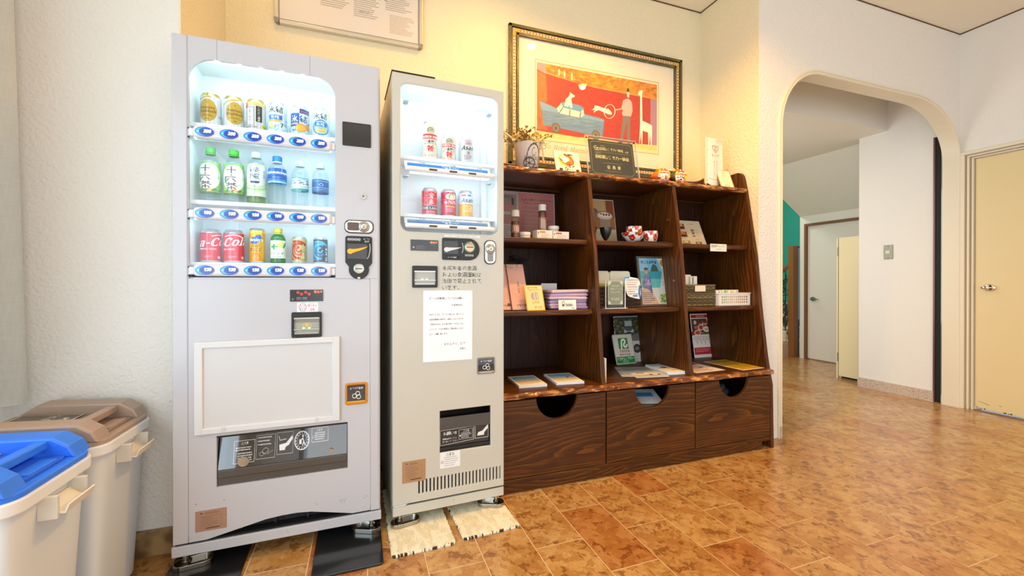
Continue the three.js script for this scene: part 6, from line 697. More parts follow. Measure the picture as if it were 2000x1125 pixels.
{
  const sea = (s) => P(inkC, 150, 200, '#f3f0ea', (g, w, h) => { g.fillStyle = '#7fb2d6'; g.fillRect(10, 20, 130, 60); g.fillStyle = '#b9d3e2'; g.fillRect(10, 70, 130, 46); g.fillStyle = '#d9c49c'; g.fillRect(10, 112, 130, 40); ell(g, s ? 96 : 60, 100, 22, 9, '#e9e2d8'); ell(g, s ? 100 : 66, 96, 8, 14, s ? '#6a4a3a' : '#d8a8a0'); fine(g, 16, 160, 110, 20, 11, '#5a7a8a', 3, 0.4); });
  magazine('brochure_stack', 'stack of white seaside brochures, nearer the narrow beige machine', 0.148, 0.21, 0.012, sea(0), 0.811, -2.045, -0.06, 5); magazine('brochure_stack', 'stack of white seaside brochures nearer the middle compartment, lower left', 0.152, 0.212, 0.011, sea(1), 1.02, -2.04, -0.1, 5);
}
// -- middle compartment
{
  const ph = P(inkC, 190, 300, '#d9c6a2', (g, w, h) => { g.fillStyle = '#b98a54'; g.fillRect(4, 6, 182, 190); g.fillStyle = '#8c4a2a'; g.fillRect(140, 6, 46, 190); g.fillStyle = '#c9a878'; g.fillRect(4, 6, 130, 70); g.fillStyle = '#a06a34'; g.fillRect(4, 120, 182, 76); ell(g, 56, 80, 28, 20, '#5a5248'); ell(g, 56, 100, 22, 34, '#7a746c'); ell(g, 128, 108, 46, 24, '#d9cdb6'); ell(g, 128, 102, 38, 15, '#efe6d2'); for (let i = 0; i < 7; i++) ell(g, 104 + (i * 17) % 52, 96 + (i * 7) % 14, 6, 4, '#7c2c1e'); g.fillStyle = '#a29a8e'; for (let i = 0; i < 9; i++) g.fillRect(96 + i * 7, 128, 4, 58); ell(g, 14, 108, 20, 14, '#d9cdb6'); fine(g, 20, 214, 90, 24, 8, '#8a7452', 4, 0.35); fine(g, 20, 250, 60, 20, 8, '#8a7452', 5, 0.35); }); leaning('shelf_photo', 'tall photo card of crockery standing behind the black goblets', 'photo card', 0.225, 0.305, 0.002, ph, 1.43, S1, -2.31, 0.18, 0.0, matC);
  const gob = (x, z, label) => { const t = thing('goblet', label, 'goblet', [x, S1, z]); part('goblet_cup', lathe([[0, 0.014], [0.008, 0.015], [0.018, 0.028], [0.029, 0.052], [0.0335, 0.074], [0.0345, 0.088], [0.033, 0.0885], [0.031, 0.074], [0.02, 0.036], [0, 0.022]], 40), std('#22231f', 0.3, { clearcoat: 0.4 }), t); part('goblet_foot', lathe([[0, 0], [0.017, 0], [0.018, 0.002], [0.009, 0.006], [0.007, 0.015], [0, 0.015]], 32), std('#2b211b', 0.4), t); }; gob(1.352, -2.15, 'black goblet standing clear of the divider on the middle shelf'); gob(1.262, -2.165, 'black goblet partly hidden behind the divider on the middle shelf');
  const flor = inkC.cell(420, 110, (g, w, h) => { g.fillStyle = '#f4f0e8'; g.fillRect(0, 0, w, h); const r = rng(8); for (let i = 0; i < 9; i++) { const x = 20 + i * 46 + r() * 12, y = 36 + (i % 2) * 34; for (let k = 0; k < 6; k++) ell(g, x + Math.cos(k) * 12, y + Math.sin(k) * 12, 11, 10, ['#c92a20', '#d83c2a', '#b8201c'][k % 3]); ell(g, x, y, 5, 5, '#e8b43c'); g.save(); g.translate(x + 24, y + (i % 2 ? -30 : 26)); g.rotate(0.7 + i); ell(g, 0, 0, 13, 7, i % 3 ? '#3f7a34' : '#2c4f2a'); g.restore(); } });
  const bowl = (label, x, y, z, pts, turn, cat = 'bowl') => { const t = thing('flowered_' + (cat === 'cup' ? 'cup' : 'bowl'), label, cat, [x, y, z], turn); part('bowl_wall', toCell(lathe(pts, 44), flor, (u, v) => [u, clamp(v * 1.5)]), std('#ffffff', 0.16, { map: inkC.t, clearcoat: 0.6, side: THREE.DoubleSide }), t); part('foot_ring', lathe([[pts[0][0] * 0.85, 0], [pts[0][0] + 0.001, 0], [pts[0][0] + 0.001, 0.005], [pts[0][0] * 0.85, 0.005]], 32), std('#e9e4da', 0.2), t); };
  const open = [[0.024, 0.004], [0.038, 0.008], [0.053, 0.022], [0.064, 0.042], [0.069, 0.056], [0.0675, 0.0565], [0.061, 0.042], [0.03, 0.012], [0, 0.01]], cup = [[0.028, 0.004], [0.036, 0.008], [0.042, 0.03], [0.0455, 0.066], [0.044, 0.0665], [0.04, 0.03], [0.03, 0.01], [0, 0.009]];
  bowl('wide white bowl with red camellias under the smaller bowl', 1.522, S1 + 0.004, -2.12, open, 0.4); bowl('white cup with red camellias nested in the wide bowl', 1.53, S1 + 0.033, -2.122, [[0.028, 0.004], [0.038, 0.008], [0.044, 0.03], [0.047, 0.064], [0.0455, 0.0645], [0.04, 0.03], [0.03, 0.01], [0, 0.009]], 1.4, 'cup'); bowl('white cup with red camellias standing alone on the slate', 1.629, S1 + 0.005, -2.1, cup, 2.6, 'cup');
  solo('slate_tray', 'thin dark slate tray under the camellia cups', 'tray', ext(rrect(1.49, 1.715, 2.03, 2.17, 0.006), 0, 0.0045, 0.001).rotateX(-Math.PI / 2).translate(0, S1, 0).applyMatrix4(new THREE.Matrix4().makeTranslation(0, 0, 0)), std('#2a2a28', 0.6)).position.set(0, 0, 0);
}
// woven baskets: strands run in and out of upright stakes
function basket(name, label, x, y, z, w, h, d, turn, colr) {
  const t = thing(name, label, 'basket', [x, y, z], turn), rows = 11, st = [], tone = rng(3);
  const mats = colr.map((c) => std(c, 0.8)), groups = mats.map(() => []), sides = [[w, 0, d / 2, 0], [d, w / 2, 0, Math.PI / 2], [w, 0, -d / 2, Math.PI], [d, -w / 2, 0, -Math.PI / 2]];
  sides.forEach(([len, ox, oz, a]) => { const n = Math.round(len / 0.021); for (let k = 0; k < rows; k++) { const pts = []; for (let i = 0; i <= n * 2; i++) pts.push([-len / 2 + len * i / (n * 2), (k + 0.5) * h / rows, 0.0035 * Math.sin(i * Math.PI / 2 + k * Math.PI)]); const g = tube(pts, h / rows * 0.56, n * 4, 6).rotateY(a).translate(ox, 0, oz); groups[Math.floor(tone() * mats.length)].push(g); } for (let i = 0; i <= n; i++) st.push(cyl(0.0035, 0.0035, h, -len / 2 + len * i / n, 0, -0.002, 6).rotateY(a).translate(ox, 0, oz)); });
  groups.forEach((l, i) => { if (l.length) part('woven_side', l, mats[i], t).userData.kind = 'stuff'; }); part('basket_stake', st, mats[0], t).userData.kind = 'stuff';
  part('basket_rim', [bx(-w / 2 - 0.005, w / 2 + 0.005, h - 0.004, h + 0.006, d / 2 - 0.005, d / 2 + 0.006, 0.003), bx(-w / 2 - 0.005, w / 2 + 0.005, h - 0.004, h + 0.006, -d / 2 - 0.006, -d / 2 + 0.005, 0.003), bx(w / 2 - 0.005, w / 2 + 0.006, h - 0.005, h + 0.005, -d / 2 + 0.004, d / 2 - 0.004, 0.003), bx(-w / 2 - 0.006, -w / 2 + 0.005, h - 0.005, h + 0.005, -d / 2 + 0.004, d / 2 - 0.004, 0.003)], mats[1], t); part('basket_floor', bx(-w / 2, w / 2, 0, 0.006, -d / 2, d / 2), mats[0], t); return t;
}
{
  basket('woven_basket', 'dark brown woven basket of cream packs on the middle shelf', 1.372, S2, -2.14, 0.31, 0.116, 0.17, 0, ['#3a2b1a', '#4a3722', '#57422a']);
  const pk = std('#ece1c8', 0.55), win = std('#b9c04a', 0.4);
  for (const [x, l, r] of [[1.296, 'cream paper pack at the left in the dark woven basket', 0.06], [1.434, 'cream paper pack at the right in the dark woven basket', -0.05]]) { const t = thing('paper_pack', l, 'pack', [x, S2 + 0.01, -2.13], r); const g = new RoundedBoxGeometry(0.136, 0.2, 0.05, 4, 0.016), p = g.attributes.position; for (let i = 0; i < p.count; i++) { const v = p.getY(i) / 0.2 + 0.5; p.setZ(i, p.getZ(i) * (1.1 - 0.9 * v * v)); } g.computeVertexNormals(); part('paper_bag', g.translate(0, 0.1, 0), pk, t); part('pack_window', bx(-0.05, 0.05, 0.075, 0.125, 0.0185, 0.0215, 0.001).rotateX(-0.13).translate(0, 0, 0.012), win, t); }
  const sc = P(inkC, 130, 180, '#f2ecda', (g, w, h) => { g.fillStyle = '#a89f80'; g.beginPath(); g.moveTo(28, 4); g.lineTo(100, 4); g.quadraticCurveTo(110, 30, 126, 30); g.lineTo(126, 150); g.quadraticCurveTo(104, 150, 108, 176); g.lineTo(26, 176); g.quadraticCurveTo(22, 150, 4, 152); g.lineTo(4, 34); g.quadraticCurveTo(26, 32, 28, 4); g.fill(); jt(g, '朝食会場で', 30, 32, 15, { color: '#f4efe0' }); jt(g, '提供している', 22, 54, 16, { color: '#f4efe0' }); jt(g, 'あおさです。', 22, 78, 16, { color: '#f4efe0' }); jt(g, '¥500-', 24, 124, 28, { color: '#f4efe0', w: 0.08, bold: false }); });
  const st = thing('price_stand', 'clear acrylic stand with a beige 500 yen card before the basket', 'price stand', [1.317, S2, -1.995]); part('price_card', card(0.094, 0.13, 0.001, sc, 0.022), matC, st); part('acrylic_sheet', bx(-0.062, 0.062, 0.002, 0.154, 0.001, 0.0025), acrylic, st); part('acrylic_edge', [bx(-0.064, -0.061, 0, 0.154, -0.002, 0.003), bx(0.061, 0.064, 0, 0.154, -0.002, 0.003), bx(-0.07, 0.07, 0, 0.003, -0.02, 0.012)], std('#eef4f2', 0.2), st); part('stand_foot', bx(-0.047, 0.047, 0.006, 0.021, -0.003, 0.0005), std('#4a4238', 0.4), st);
  const bs = P(inkC, 130, 150, '#f2f0ea', (g, w, h) => { g.strokeStyle = '#4aa3dc'; g.lineWidth = 14; g.beginPath(); g.moveTo(0, 10); g.lineTo(44, 8); g.moveTo(6, 4); g.lineTo(10, 90); g.stroke(); g.strokeStyle = '#2f7fc8'; g.beginPath(); g.moveTo(118, 60); g.quadraticCurveTo(104, 110, 122, 146); g.stroke(); g.fillStyle = '#3f8fd6'; g.fillRect(66, 122, 34, 12); for (let i = 0; i < 7; i++) fine(g, 22 + i * 2, 22 + i * 15, 84, 6, 10, i % 3 === 1 ? '#c07a8a' : '#5a5450', 30 + i, 0.6); });
  const bg = thing('handwritten_sign', 'blue edged handwritten paper sign hanging on the dark basket', 'sign', [1.452, S2 + 0.048, -2.03], 0.02); bg.rotation.order = 'YXZ'; bg.rotation.x = -0.03; const gg = new THREE.ShapeGeometry((() => { const s = new THREE.Shape(); s.moveTo(-0.055, 0.124); s.lineTo(-0.02, 0.128); s.lineTo(0.04, 0.118); s.quadraticCurveTo(0.062, 0.1, 0.058, 0.05); s.quadraticCurveTo(0.066, 0.01, 0.05, 0); s.quadraticCurveTo(0.03, 0.002, -0.012, 0.012); s.quadraticCurveTo(-0.034, 0.014, -0.042, 0.05); s.closePath(); return s; })(), 8); { const uv = gg.attributes.uv, p = gg.attributes.position; for (let i = 0; i < uv.count; i++) uv.setXY(i, clamp(p.getX(i) / 0.124 + 0.47), clamp(p.getY(i) / 0.13)); toCell(gg, bs); } part('sign_paper', gg, new THREE.MeshPhysicalMaterial({ map: inkC.t, roughness: 0.6, side: THREE.DoubleSide }), bg);
  const fp = P(inkC, 300, 420, '#f1e6d6', (g, w, h) => { g.fillStyle = '#86c2de'; g.fillRect(0, 0, w, 120); g.fillStyle = '#3fa6b6'; g.fillRect(0, 120, w, 110); g.fillStyle = '#6fc6c4'; g.fillRect(0, 190, w, 80); g.fillStyle = '#f1e6d6'; g.beginPath(); g.moveTo(190, 0); g.quadraticCurveTo(280, 100, 190, 300); g.lineTo(300, 420); g.lineTo(300, 0); g.fill(); g.fillStyle = '#4a6a5a'; g.beginPath(); g.moveTo(118, 122); g.quadraticCurveTo(140, 50, 166, 56); g.quadraticCurveTo(196, 70, 206, 122); g.fill(); g.fillStyle = '#7c6f92'; g.beginPath(); g.moveTo(20, 250); g.quadraticCurveTo(30, 150, 66, 152); g.quadraticCurveTo(120, 160, 116, 260); g.lineTo(122, 330); g.lineTo(40, 300); g.fill(); ell(g, 72, 118, 22, 30, '#c48a6c'); g.fillStyle = '#241d1a'; g.beginPath(); g.arc(72, 108, 23, 3.1, 6.3); g.fill(); g.strokeStyle = '#fff'; g.lineWidth = 3; g.beginPath(); g.arc(72, 124, 9, 0.3, 2.8); g.stroke(); ell(g, 86, 226, 26, 22, '#b8a0d8'); ell(g, 44, 214, 14, 12, '#5d6e66'); for (let i = 0; i < 26; i++) ell(g, 30 + (i * 37) % 90, 170 + (i * 23) % 90, 4, 3, i % 2 ? '#cfc6da' : '#4c4664'); g.fillStyle = '#edb89c'; g.beginPath(); g.moveTo(0, 290); g.quadraticCurveTo(60, 250, 110, 320); g.quadraticCurveTo(160, 360, 180, 420); g.lineTo(0, 420); g.fill(); ell(g, 236, 370, 60, 46, '#e6d4b2'); const r = rng(2); for (let i = 0; i < 80; i++) ell(g, 200 + r() * 80, 330 + r() * 70, 8, 5, ['#7fae3c', '#4f8a2a', '#a8c86a'][i % 3]); g.strokeStyle = '#b9702c'; g.lineWidth = 4; ell(g, 262, 44, 30, 30, '#d99a4c'); g.beginPath(); g.arc(262, 44, 30, 0, 7); g.moveTo(240, 60); g.quadraticCurveTo(250, 20, 284, 34); g.stroke(); jt(g, '新上五島町産', 26, 24, 27, { color: '#1f3a4a', w: 0.12 }); jt(g, 'おいしい', 262, 100, 18, { color: '#333', vertical: true }); jt(g, 'あおさでましたよ', 234, 100, 18, { color: '#333', vertical: true }); for (let i = 0; i < 6; i++) fine(g, 14, 312 + i * 17, 100 + i * 6, 7, 12, '#4a3a30', 40 + i, 0.8); });
  const fr = leaning('poster_frame', 'framed seaweed poster showing a smiling farmer in a lilac apron', 'poster', 0.2, 0.282, 0.001, fp, 1.667, S2 + 0.012, -2.088, 0.16, -0.02, matCgloss); const fs = rrect(-0.115, 0.115, -0.012, 0.293, 0.004); fs.holes.push(rpath(-0.101, 0.101, 0.001, 0.281, 0.002)); part('frame_border', ext(fs, -0.006, 0.006, 0.002), std('#6b6158', 0.3, { metalness: 0.5 }), fr); part('frame_glass', bx(-0.101, 0.101, 0.001, 0.281, 0.003, 0.004), acrylic, fr); part('frame_back', bx(-0.112, 0.112, -0.01, 0.29, -0.01, -0.004), std('#2d2722', 0.7), fr);
}
{
  const pf = P(inkC, 210, 290, '#cfccc6', (g, w, h) => { g.fillStyle = '#3a3f34'; g.fillRect(6, 6, 198, 150); for (let i = 0; i < 60; i++) ell(g, (i * 53) % 200 + 4, 20 + (i * 31) % 90, 14, 9, ['#2c3a24', '#46502e', '#5c6030', '#232a22'][i % 4]); g.fillStyle = '#6d6c68'; g.fillRect(6, 112, 198, 46); g.fillStyle = '#a9b2ba'; g.fillRect(80, 30, 54, 34); ell(g, 108, 96, 36, 26, '#aeb6c2'); ell(g, 108, 82, 28, 14, '#4a525c'); ell(g, 84, 112, 8, 8, '#22262c'); ell(g, 132, 112, 8, 8, '#22262c'); g.fillRect(92, 100, 32, 12); ell(g, 160, 206, 28, 28, '#33332f'); ell(g, 160, 206, 16, 12, '#77776f'); fine(g, 20, 176, 90, 80, 14, '#77736c', 3, 0.4); }); leaning('photo_flyer', 'flyer with a photo of a silver car behind the rental sign', 'flyer', 0.218, 0.302, 0.0006, pf, 1.659, WT, -2.335, 0.13, 0, matC);
  const sg = P(inkC, 170, 200, '#d9d2c6', (g, w, h) => { g.fillStyle = '#12843c'; g.fillRect(44, 24, 84, 74); g.lineWidth = 14; g.strokeStyle = '#f1eee6'; g.lineCap = 'round'; g.beginPath(); g.moveTo(66, 92); g.lineTo(72, 50); g.quadraticCurveTo(80, 30, 98, 36); g.quadraticCurveTo(112, 44, 98, 58); g.quadraticCurveTo(84, 68, 92, 82); g.quadraticCurveTo(106, 92, 118, 72); g.stroke(); latin(g, 'TOYOTA', 88, 122, 23, '#a02a28', 'bold'); latin(g, 'Rent a Car', 88, 142, 19, '#a02a28', 'bold'); g.fillStyle = '#12843c'; g.fillRect(6, 150, 160, 44); jt(g, 'トヨタレンタカー', 12, 154, 18.5, { color: '#f4f1e8', w: 0.14, gap: 1.0 }); jt(g, '取次店', 60, 175, 16, { color: '#bfe0b4', w: 0.1 }); });
  const o = leaning('rental_sign', 'white and green car rental sign leaning in the middle compartment', 'sign', 0.146, 0.188, 0.006, sg, 1.597, WT + 0.002, -2.292, 0.3, 0.02, matC); part('sign_edge', ext((() => { const s = rrect(-0.0755, 0.0755, -0.002, 0.19, 0.008); s.holes.push(rpath(-0.0725, 0.0725, 0.001, 0.187, 0.006)); return s; })(), -0.006, 0.0015, 0.0006), std('#b8b2a8', 0.35), o); part('sign_prop', bx(-0.02, 0.02, 0.0, 0.1, -0.02, -0.017).rotateX(0.05), std('#c8c2b8', 0.5), o);
  const mg = (s) => P(inkC, 200, 260, '#c9c6c0', (g, w, h) => { g.fillStyle = '#8f959c'; g.fillRect(10, 14, 180, 90); for (let i = 0; i < 14; i++) { g.fillStyle = ['#5c626a', '#b8bcc0', '#3f444a'][i % 3]; g.fillRect(16 + (i * 29) % 150, 60 + (i % 4) * 10, 30, 8); } ell(g, 70, 170, 52, 24, '#eceae6'); g.fillStyle = '#2c3036'; g.fillRect(46, 156, 50, 14); ell(g, 146, 190, 44, 22, '#d9dadc'); ell(g, 118, 206, 11, 11, '#23262b'); ell(g, 168, 206, 11, 11, '#23262b'); fine(g, 20, 222, 150, 24, 12, '#6a6a6a', 3, 0.4); });
  magazine('magazine', 'grey car catalogue lying on top in the middle compartment', 0.196, 0.262, 0.003, mg(0), 1.527, -2.045, -0.16, 0); const low = magazine('magazine', 'grey leaflet sticking out under the car catalogue', 0.19, 0.25, 0.0012, mg(1), 1.498, -2.075, -0.42, 0); const lc = scene.children.find((q) => q.name === 'magazine'); lc.position.y = WT + 0.0022;
  const bsk = P(inkC, 120, 220, '#eef0ee', (g, w, h) => { g.fillStyle = '#bfe2e8'; g.fillRect(0, 0, 120, 60); g.fillStyle = '#e6d9c0'; g.fillRect(8, 110, 104, 90); ell(g, 62, 96, 22, 14, '#22262c'); ell(g, 84, 168, 20, 10, '#c9a878'); fine(g, 12, 20, 90, 20, 11, '#3f8fb0', 3, 0.6); }); magazine('brochure_stack', 'narrow stack of pale blue brochures by the right divider', 0.115, 0.228, 0.016, bsk, 1.692, -2.05, -0.1, 6);
  const cb = thing('booklet', 'thin cream booklet standing on edge against the left divider', 'booklet', [1.196, WT, -2.0]); part('pages', bx(-0.002, 0.0035, 0, 0.128, -0.1, 0.1), std('#e6d9b8', 0.6), cb);
}
// -- right compartment
{
  const br = P(inkC, 300, 190, '#d9c3a2', (g, w, h) => { const ph = (x, y, a, b, k) => { g.fillStyle = ['#6a4a2c', '#3a3f4a', '#8c5428', '#a8793c'][k % 4]; g.fillRect(x, y, a, b); g.fillStyle = ['#c9a05c', '#b8a07c', '#d0702c', '#e0c080'][k % 4]; g.fillRect(x + a * 0.15, y + 2, a * 0.6, b * 0.45); g.fillStyle = '#22201e'; g.fillRect(x + a * 0.1, y + b * 0.6, a * 0.7, b * 0.35); }; ph(106, 26, 56, 40, 0); ph(20, 60, 44, 34, 1); ph(108, 84, 56, 40, 2); ph(22, 116, 44, 34, 1); ph(112, 150, 56, 36, 3); ph(206, 64, 22, 15, 1); ph(206, 84, 22, 15, 0); ph(206, 104, 22, 15, 3); ph(214, 156, 48, 30, 0); g.strokeStyle = '#6a5a44'; g.lineWidth = 2; g.beginPath(); g.arc(226, 56, 30, 4.1, 5.3); g.stroke(); g.beginPath(); g.arc(36, 54, 26, 4.1, 5.3); g.stroke(); for (const [x, y] of [[112, 72], [24, 100], [112, 130], [24, 156], [234, 70], [234, 90], [234, 110], [220, 140]]) fine(g, x, y, 34, 5, 7, '#7a684c', x + y, 0.5); });
  leaning('room_brochure', 'open beige brochure of room photos leaning in the upper right compartment', 'brochure', 0.292, 0.192, 0.0012, br, 1.985, S1, -2.17, 0.42, -0.02, matC);
  const lb = P(inkC, 180, 64, '#efe8da', (g) => { jt(g, '客室用アメニティ', 12, 10, 20, { color: '#3c3832', w: 0.09, gap: 0.98 }); fine(g, 66, 42, 60, 8, 9, '#6a645c', 3); g.strokeStyle = '#c9bfae'; g.strokeRect(1, 1, 178, 62); }); const sl = thing('shelf_label', 'white paper label hanging on the edge of the upper right shelf', 'label', [2.071, 1.188, -2.0185]); part('label_paper', card(0.13, 0.046, 0.0008, lb), matC, sl);
  const bk = basket('woven_basket', 'light brown woven basket with a white tag on the right shelf', 1.925, S2, -2.13, 0.252, 0.124, 0.2, 0.01, ['#5a4c30', '#6f5f3e', '#86744c']); part('name_tag', [bx(-0.035, 0.046, 0.088, 0.124, 0.109, 0.111, 0.002, 1)], std('#e9dfc8', 0.6), bk);
  const r = rng(77); for (const [x, z, hh, w, l, tn] of [[1.845, -2.09, 0.175, 0.05, 'white paper sachet at the left in the light brown basket', 0.1], [1.905, -2.12, 0.182, 0.08, 'wide white sachet with brown print in the light brown basket', -0.06], [1.95, -2.1, 0.172, 0.05, 'white crumpled sachet leaning right in the light brown basket', -0.15]]) { const t = thing('sachet', l, 'sachet', [x, S2 + 0.01, z], tn); const g = new RoundedBoxGeometry(w, hh, 0.016, 3, 0.006), p = g.attributes.position; for (let i = 0; i < p.count; i++) p.setZ(i, p.getZ(i) + 0.003 * Math.sin(p.getX(i) * 90 + p.getY(i) * 60)); g.computeVertexNormals(); part('sachet_paper', g.translate(0, hh / 2, 0), std('#f1ebe0', 0.5), t); part('sachet_print', bx(-w * 0.2, -w * 0.05, hh * 0.72, hh * 0.97, 0.009, 0.0115), std('#a98a5c', 0.6), t); }
  { const t = thing('sachet', 'pinkish brown sachet behind the white ones in the light brown basket', 'sachet', [2.0, S2 + 0.01, -2.16], -0.1); part('sachet_paper', bx(-0.035, 0.035, 0, 0.138, -0.008, 0.008, 0.005), std('#a98478', 0.5), t); }
  // perforated plastic basket
  const t = thing('plastic_basket', 'white perforated plastic basket of small packs on the right shelf', 'basket', [2.188, S2, -2.09]), w = 0.252, d = 0.17, h = 0.078, wm = std('#ece4da', 0.35);
  const wall = (len) => { const s = poly([[-len / 2, 0], [len / 2, 0], [len / 2, h], [-len / 2, h]]), n = Math.floor((len - 0.03) / 0.0165); for (let i = 0; i < n; i++) for (let k = 0; k < 3; k++) { const x = -n * 0.0165 / 2 + i * 0.0165 + 0.002, y = 0.014 + k * 0.0165; s.holes.push(rpath(x, x + 0.0115, y, y + 0.0115, 0.0015)); } return ext(s, -0.0015, 0.0015, 0, 2); };
  part('basket_wall', [wall(w).translate(0, 0, d / 2), wall(w).translate(0, 0, -d / 2), wall(d).rotateY(Math.PI / 2).translate(w / 2, 0, 0), wall(d).rotateY(Math.PI / 2).translate(-w / 2, 0, 0), bx(-w / 2, w / 2, 0, 0.003, -d / 2, d / 2)], wm, t); part('basket_rim', [bx(-w / 2 - 0.004, w / 2 + 0.004, h - 0.006, h, d / 2 - 0.001, d / 2 + 0.005, 0.002), bx(-w / 2 - 0.004, w / 2 + 0.004, h - 0.006, h, -d / 2 - 0.005, -d / 2 + 0.001, 0.002), bx(w / 2 - 0.001, w / 2 + 0.0045, h - 0.0065, h - 0.0005, -d / 2, d / 2, 0.002), bx(-w / 2 - 0.0045, -w / 2 + 0.001, h - 0.0065, h - 0.0005, -d / 2, d / 2, 0.002)], wm, t);
  for (const [i, x, c, l] of [[0, 2.095, '#f2ede4', 'white pack at the left in the perforated basket'], [1, 2.14, '#cfe0cc', 'pale green striped pack in the perforated basket'], [2, 2.185, '#f0ece4', 'white pack in the middle of the perforated basket'], [3, 2.228, '#ece2d0', 'cream pack beside the orange-capped tube']]) { const q = thing('small_pack', l, 'pack', [x, S2 + 0.004, -2.08], (i - 1.5) * 0.08); part('pack_body', bx(-0.02, 0.02, 0, 0.088 + (i % 2) * 0.004, -0.05, 0.05, 0.006), std(c, 0.5), q); part('pack_stripe', bx(-0.006, 0.006, 0.02, 0.0895 + (i % 2) * 0.004, 0.046, 0.0512), std(i === 1 ? '#7fb88c' : '#cfc8ba', 0.5), q); }
  const tb = thing('small_tube', 'small tube with an orange cap in the perforated basket', 'tube', [2.262, S2 + 0.004, -2.06]); part('tube_body', cyl(0.009, 0.009, 0.07, 0, 0, 0), std('#e6d8b8', 0.4), tb); part('tube_cap', cyl(0.0095, 0.0095, 0.014, 0, 0.071, 0), std('#d8962a', 0.4), tb);
  const fl = P(inkC, 200, 290, '#eee6dc', (g, w, h) => { g.fillStyle = '#a82428'; g.fillRect(8, 8, 184, 20); latin(g, 'RESTAURANT', 100, 23, 13, '#e8c0b0'); g.fillStyle = '#5a3a2c'; g.fillRect(8, 34, 184, 106); const rr = rng(9); for (let i = 0; i < 40; i++) ell(g, 12 + rr() * 176, 40 + rr() * 96, 10 + rr() * 12, 7 + rr() * 8, ['#c9483a', '#e0a080', '#3f3a2c', '#d8cbb8', '#8c2f28', '#6a6a3a'][i % 6]); ell(g, 96, 92, 26, 20, '#e8dccb'); ell(g, 96, 92, 20, 15, '#b83a30'); ell(g, 60, 126, 34, 18, '#e6c8b4'); ell(g, 60, 126, 26, 12, '#c0483c'); ell(g, 148, 106, 32, 18, '#ece0d2'); ell(g, 148, 106, 18, 9, '#e09a80'); g.fillStyle = '#eee6dc'; g.fillRect(8, 142, 184, 80); for (let i = 0; i < 13; i++) fine(g, 18 + i * 13, 148, 5, 30 + (i % 3) * 12, 5, '#5a4a44', i, 0.9); g.fillStyle = '#b32a34'; g.fillRect(8, 224, 184, 46); fine(g, 20, 234, 150, 24, 12, '#e8a0a0', 3, 0.5); });
  leaning('menu_flyer', 'red and white restaurant flyer standing in the lower right compartment', 'flyer', 0.18, 0.305, 0.0008, fl, 2.258, WT, -2.318, 0.16, 0, matC);
  const ys = P(inkC, 200, 260, '#f1ead8', (g, w, h) => { g.fillStyle = '#c9a012'; g.fillRect(10, 10, 180, 240); for (let i = 0; i < 6; i++) { g.fillStyle = i % 2 ? '#d8b42c' : '#b98f0e'; g.fillRect(10, 20 + i * 38, 180, 14); } fine(g, 24, 24, 150, 200, 19, '#8c6c0c', 3, 0.35); });
  const q = thing('yellow_sheet', 'yellow printed sheet lying on the right of the worktop', 'sheet', [2.232, WT, -2.048], 0.06); part('sheet', flat(0.21, 0.292, 0.001, ys), matC, q);
  const rl = P(inkC, 200, 260, '#ece4dc', (g, w, h) => { g.fillStyle = '#c0443c'; g.fillRect(10, 10, 180, 60); for (let i = 0; i < 16; i++) fine(g, 16, 84 + i * 10, 160, 5, 9, i % 4 ? '#a8503f' : '#4a3a34', i, 0.7); ell(g, 130, 150, 14, 8, '#3c342e'); ell(g, 70, 190, 20, 9, '#c9907a'); latin(g, 'MENU', 60, 50, 28, '#f4e6dc'); });
  const p2 = thing('red_leaflet', 'white leaflet with red print lying beside the yellow sheet', 'leaflet', [1.925, WT, -2.065], 0.05); part('sheet', flat(0.228, 0.262, 0.001, rl), matC, p2);
  // glimpses inside the drawers
  const dc = P(inkC, 120, 80, '#e6e4e0', (g) => { g.fillStyle = '#3f97d0'; g.fillRect(46, 20, 60, 22); fine(g, 10, 52, 60, 16, 6, '#8a8a8a', 3); }); const db = thing('leaflet_pile', 'white and blue leaflets seen through the middle drawer opening', 'leaflets', [1.46, 0.09, -2.0], -0.3); part('paper_block', bx(-0.13, 0.13, 0, 0.235, -0.09, 0.07, 0.004), std('#8d8a86', 0.6), db); part('top_leaflet', flat(0.26, 0.17, 0.001, dc).rotateX(0.22).translate(0, 0.262, -0.01), matC, db);
  const dd = thing('folded_umbrella', 'dark folded thing seen through the right drawer opening', 'bundle', [2.02, 0.09, -1.99], 0.5); part('bundle', [tube([[-0.14, 0.26, 0], [0, 0.27, 0.02], [0.13, 0.25, 0]], 0.024, 24, 12), tube([[-0.12, 0.235, 0.03], [0.02, 0.24, 0.04], [0.12, 0.23, 0.03]], 0.02, 24, 12)], std('#3c4046', 0.4), dd); part('bundle_support', bx(-0.1, 0.1, 0, 0.22, -0.08, 0.05, 0.01), std('#2a2a2c', 0.7), dd);
}
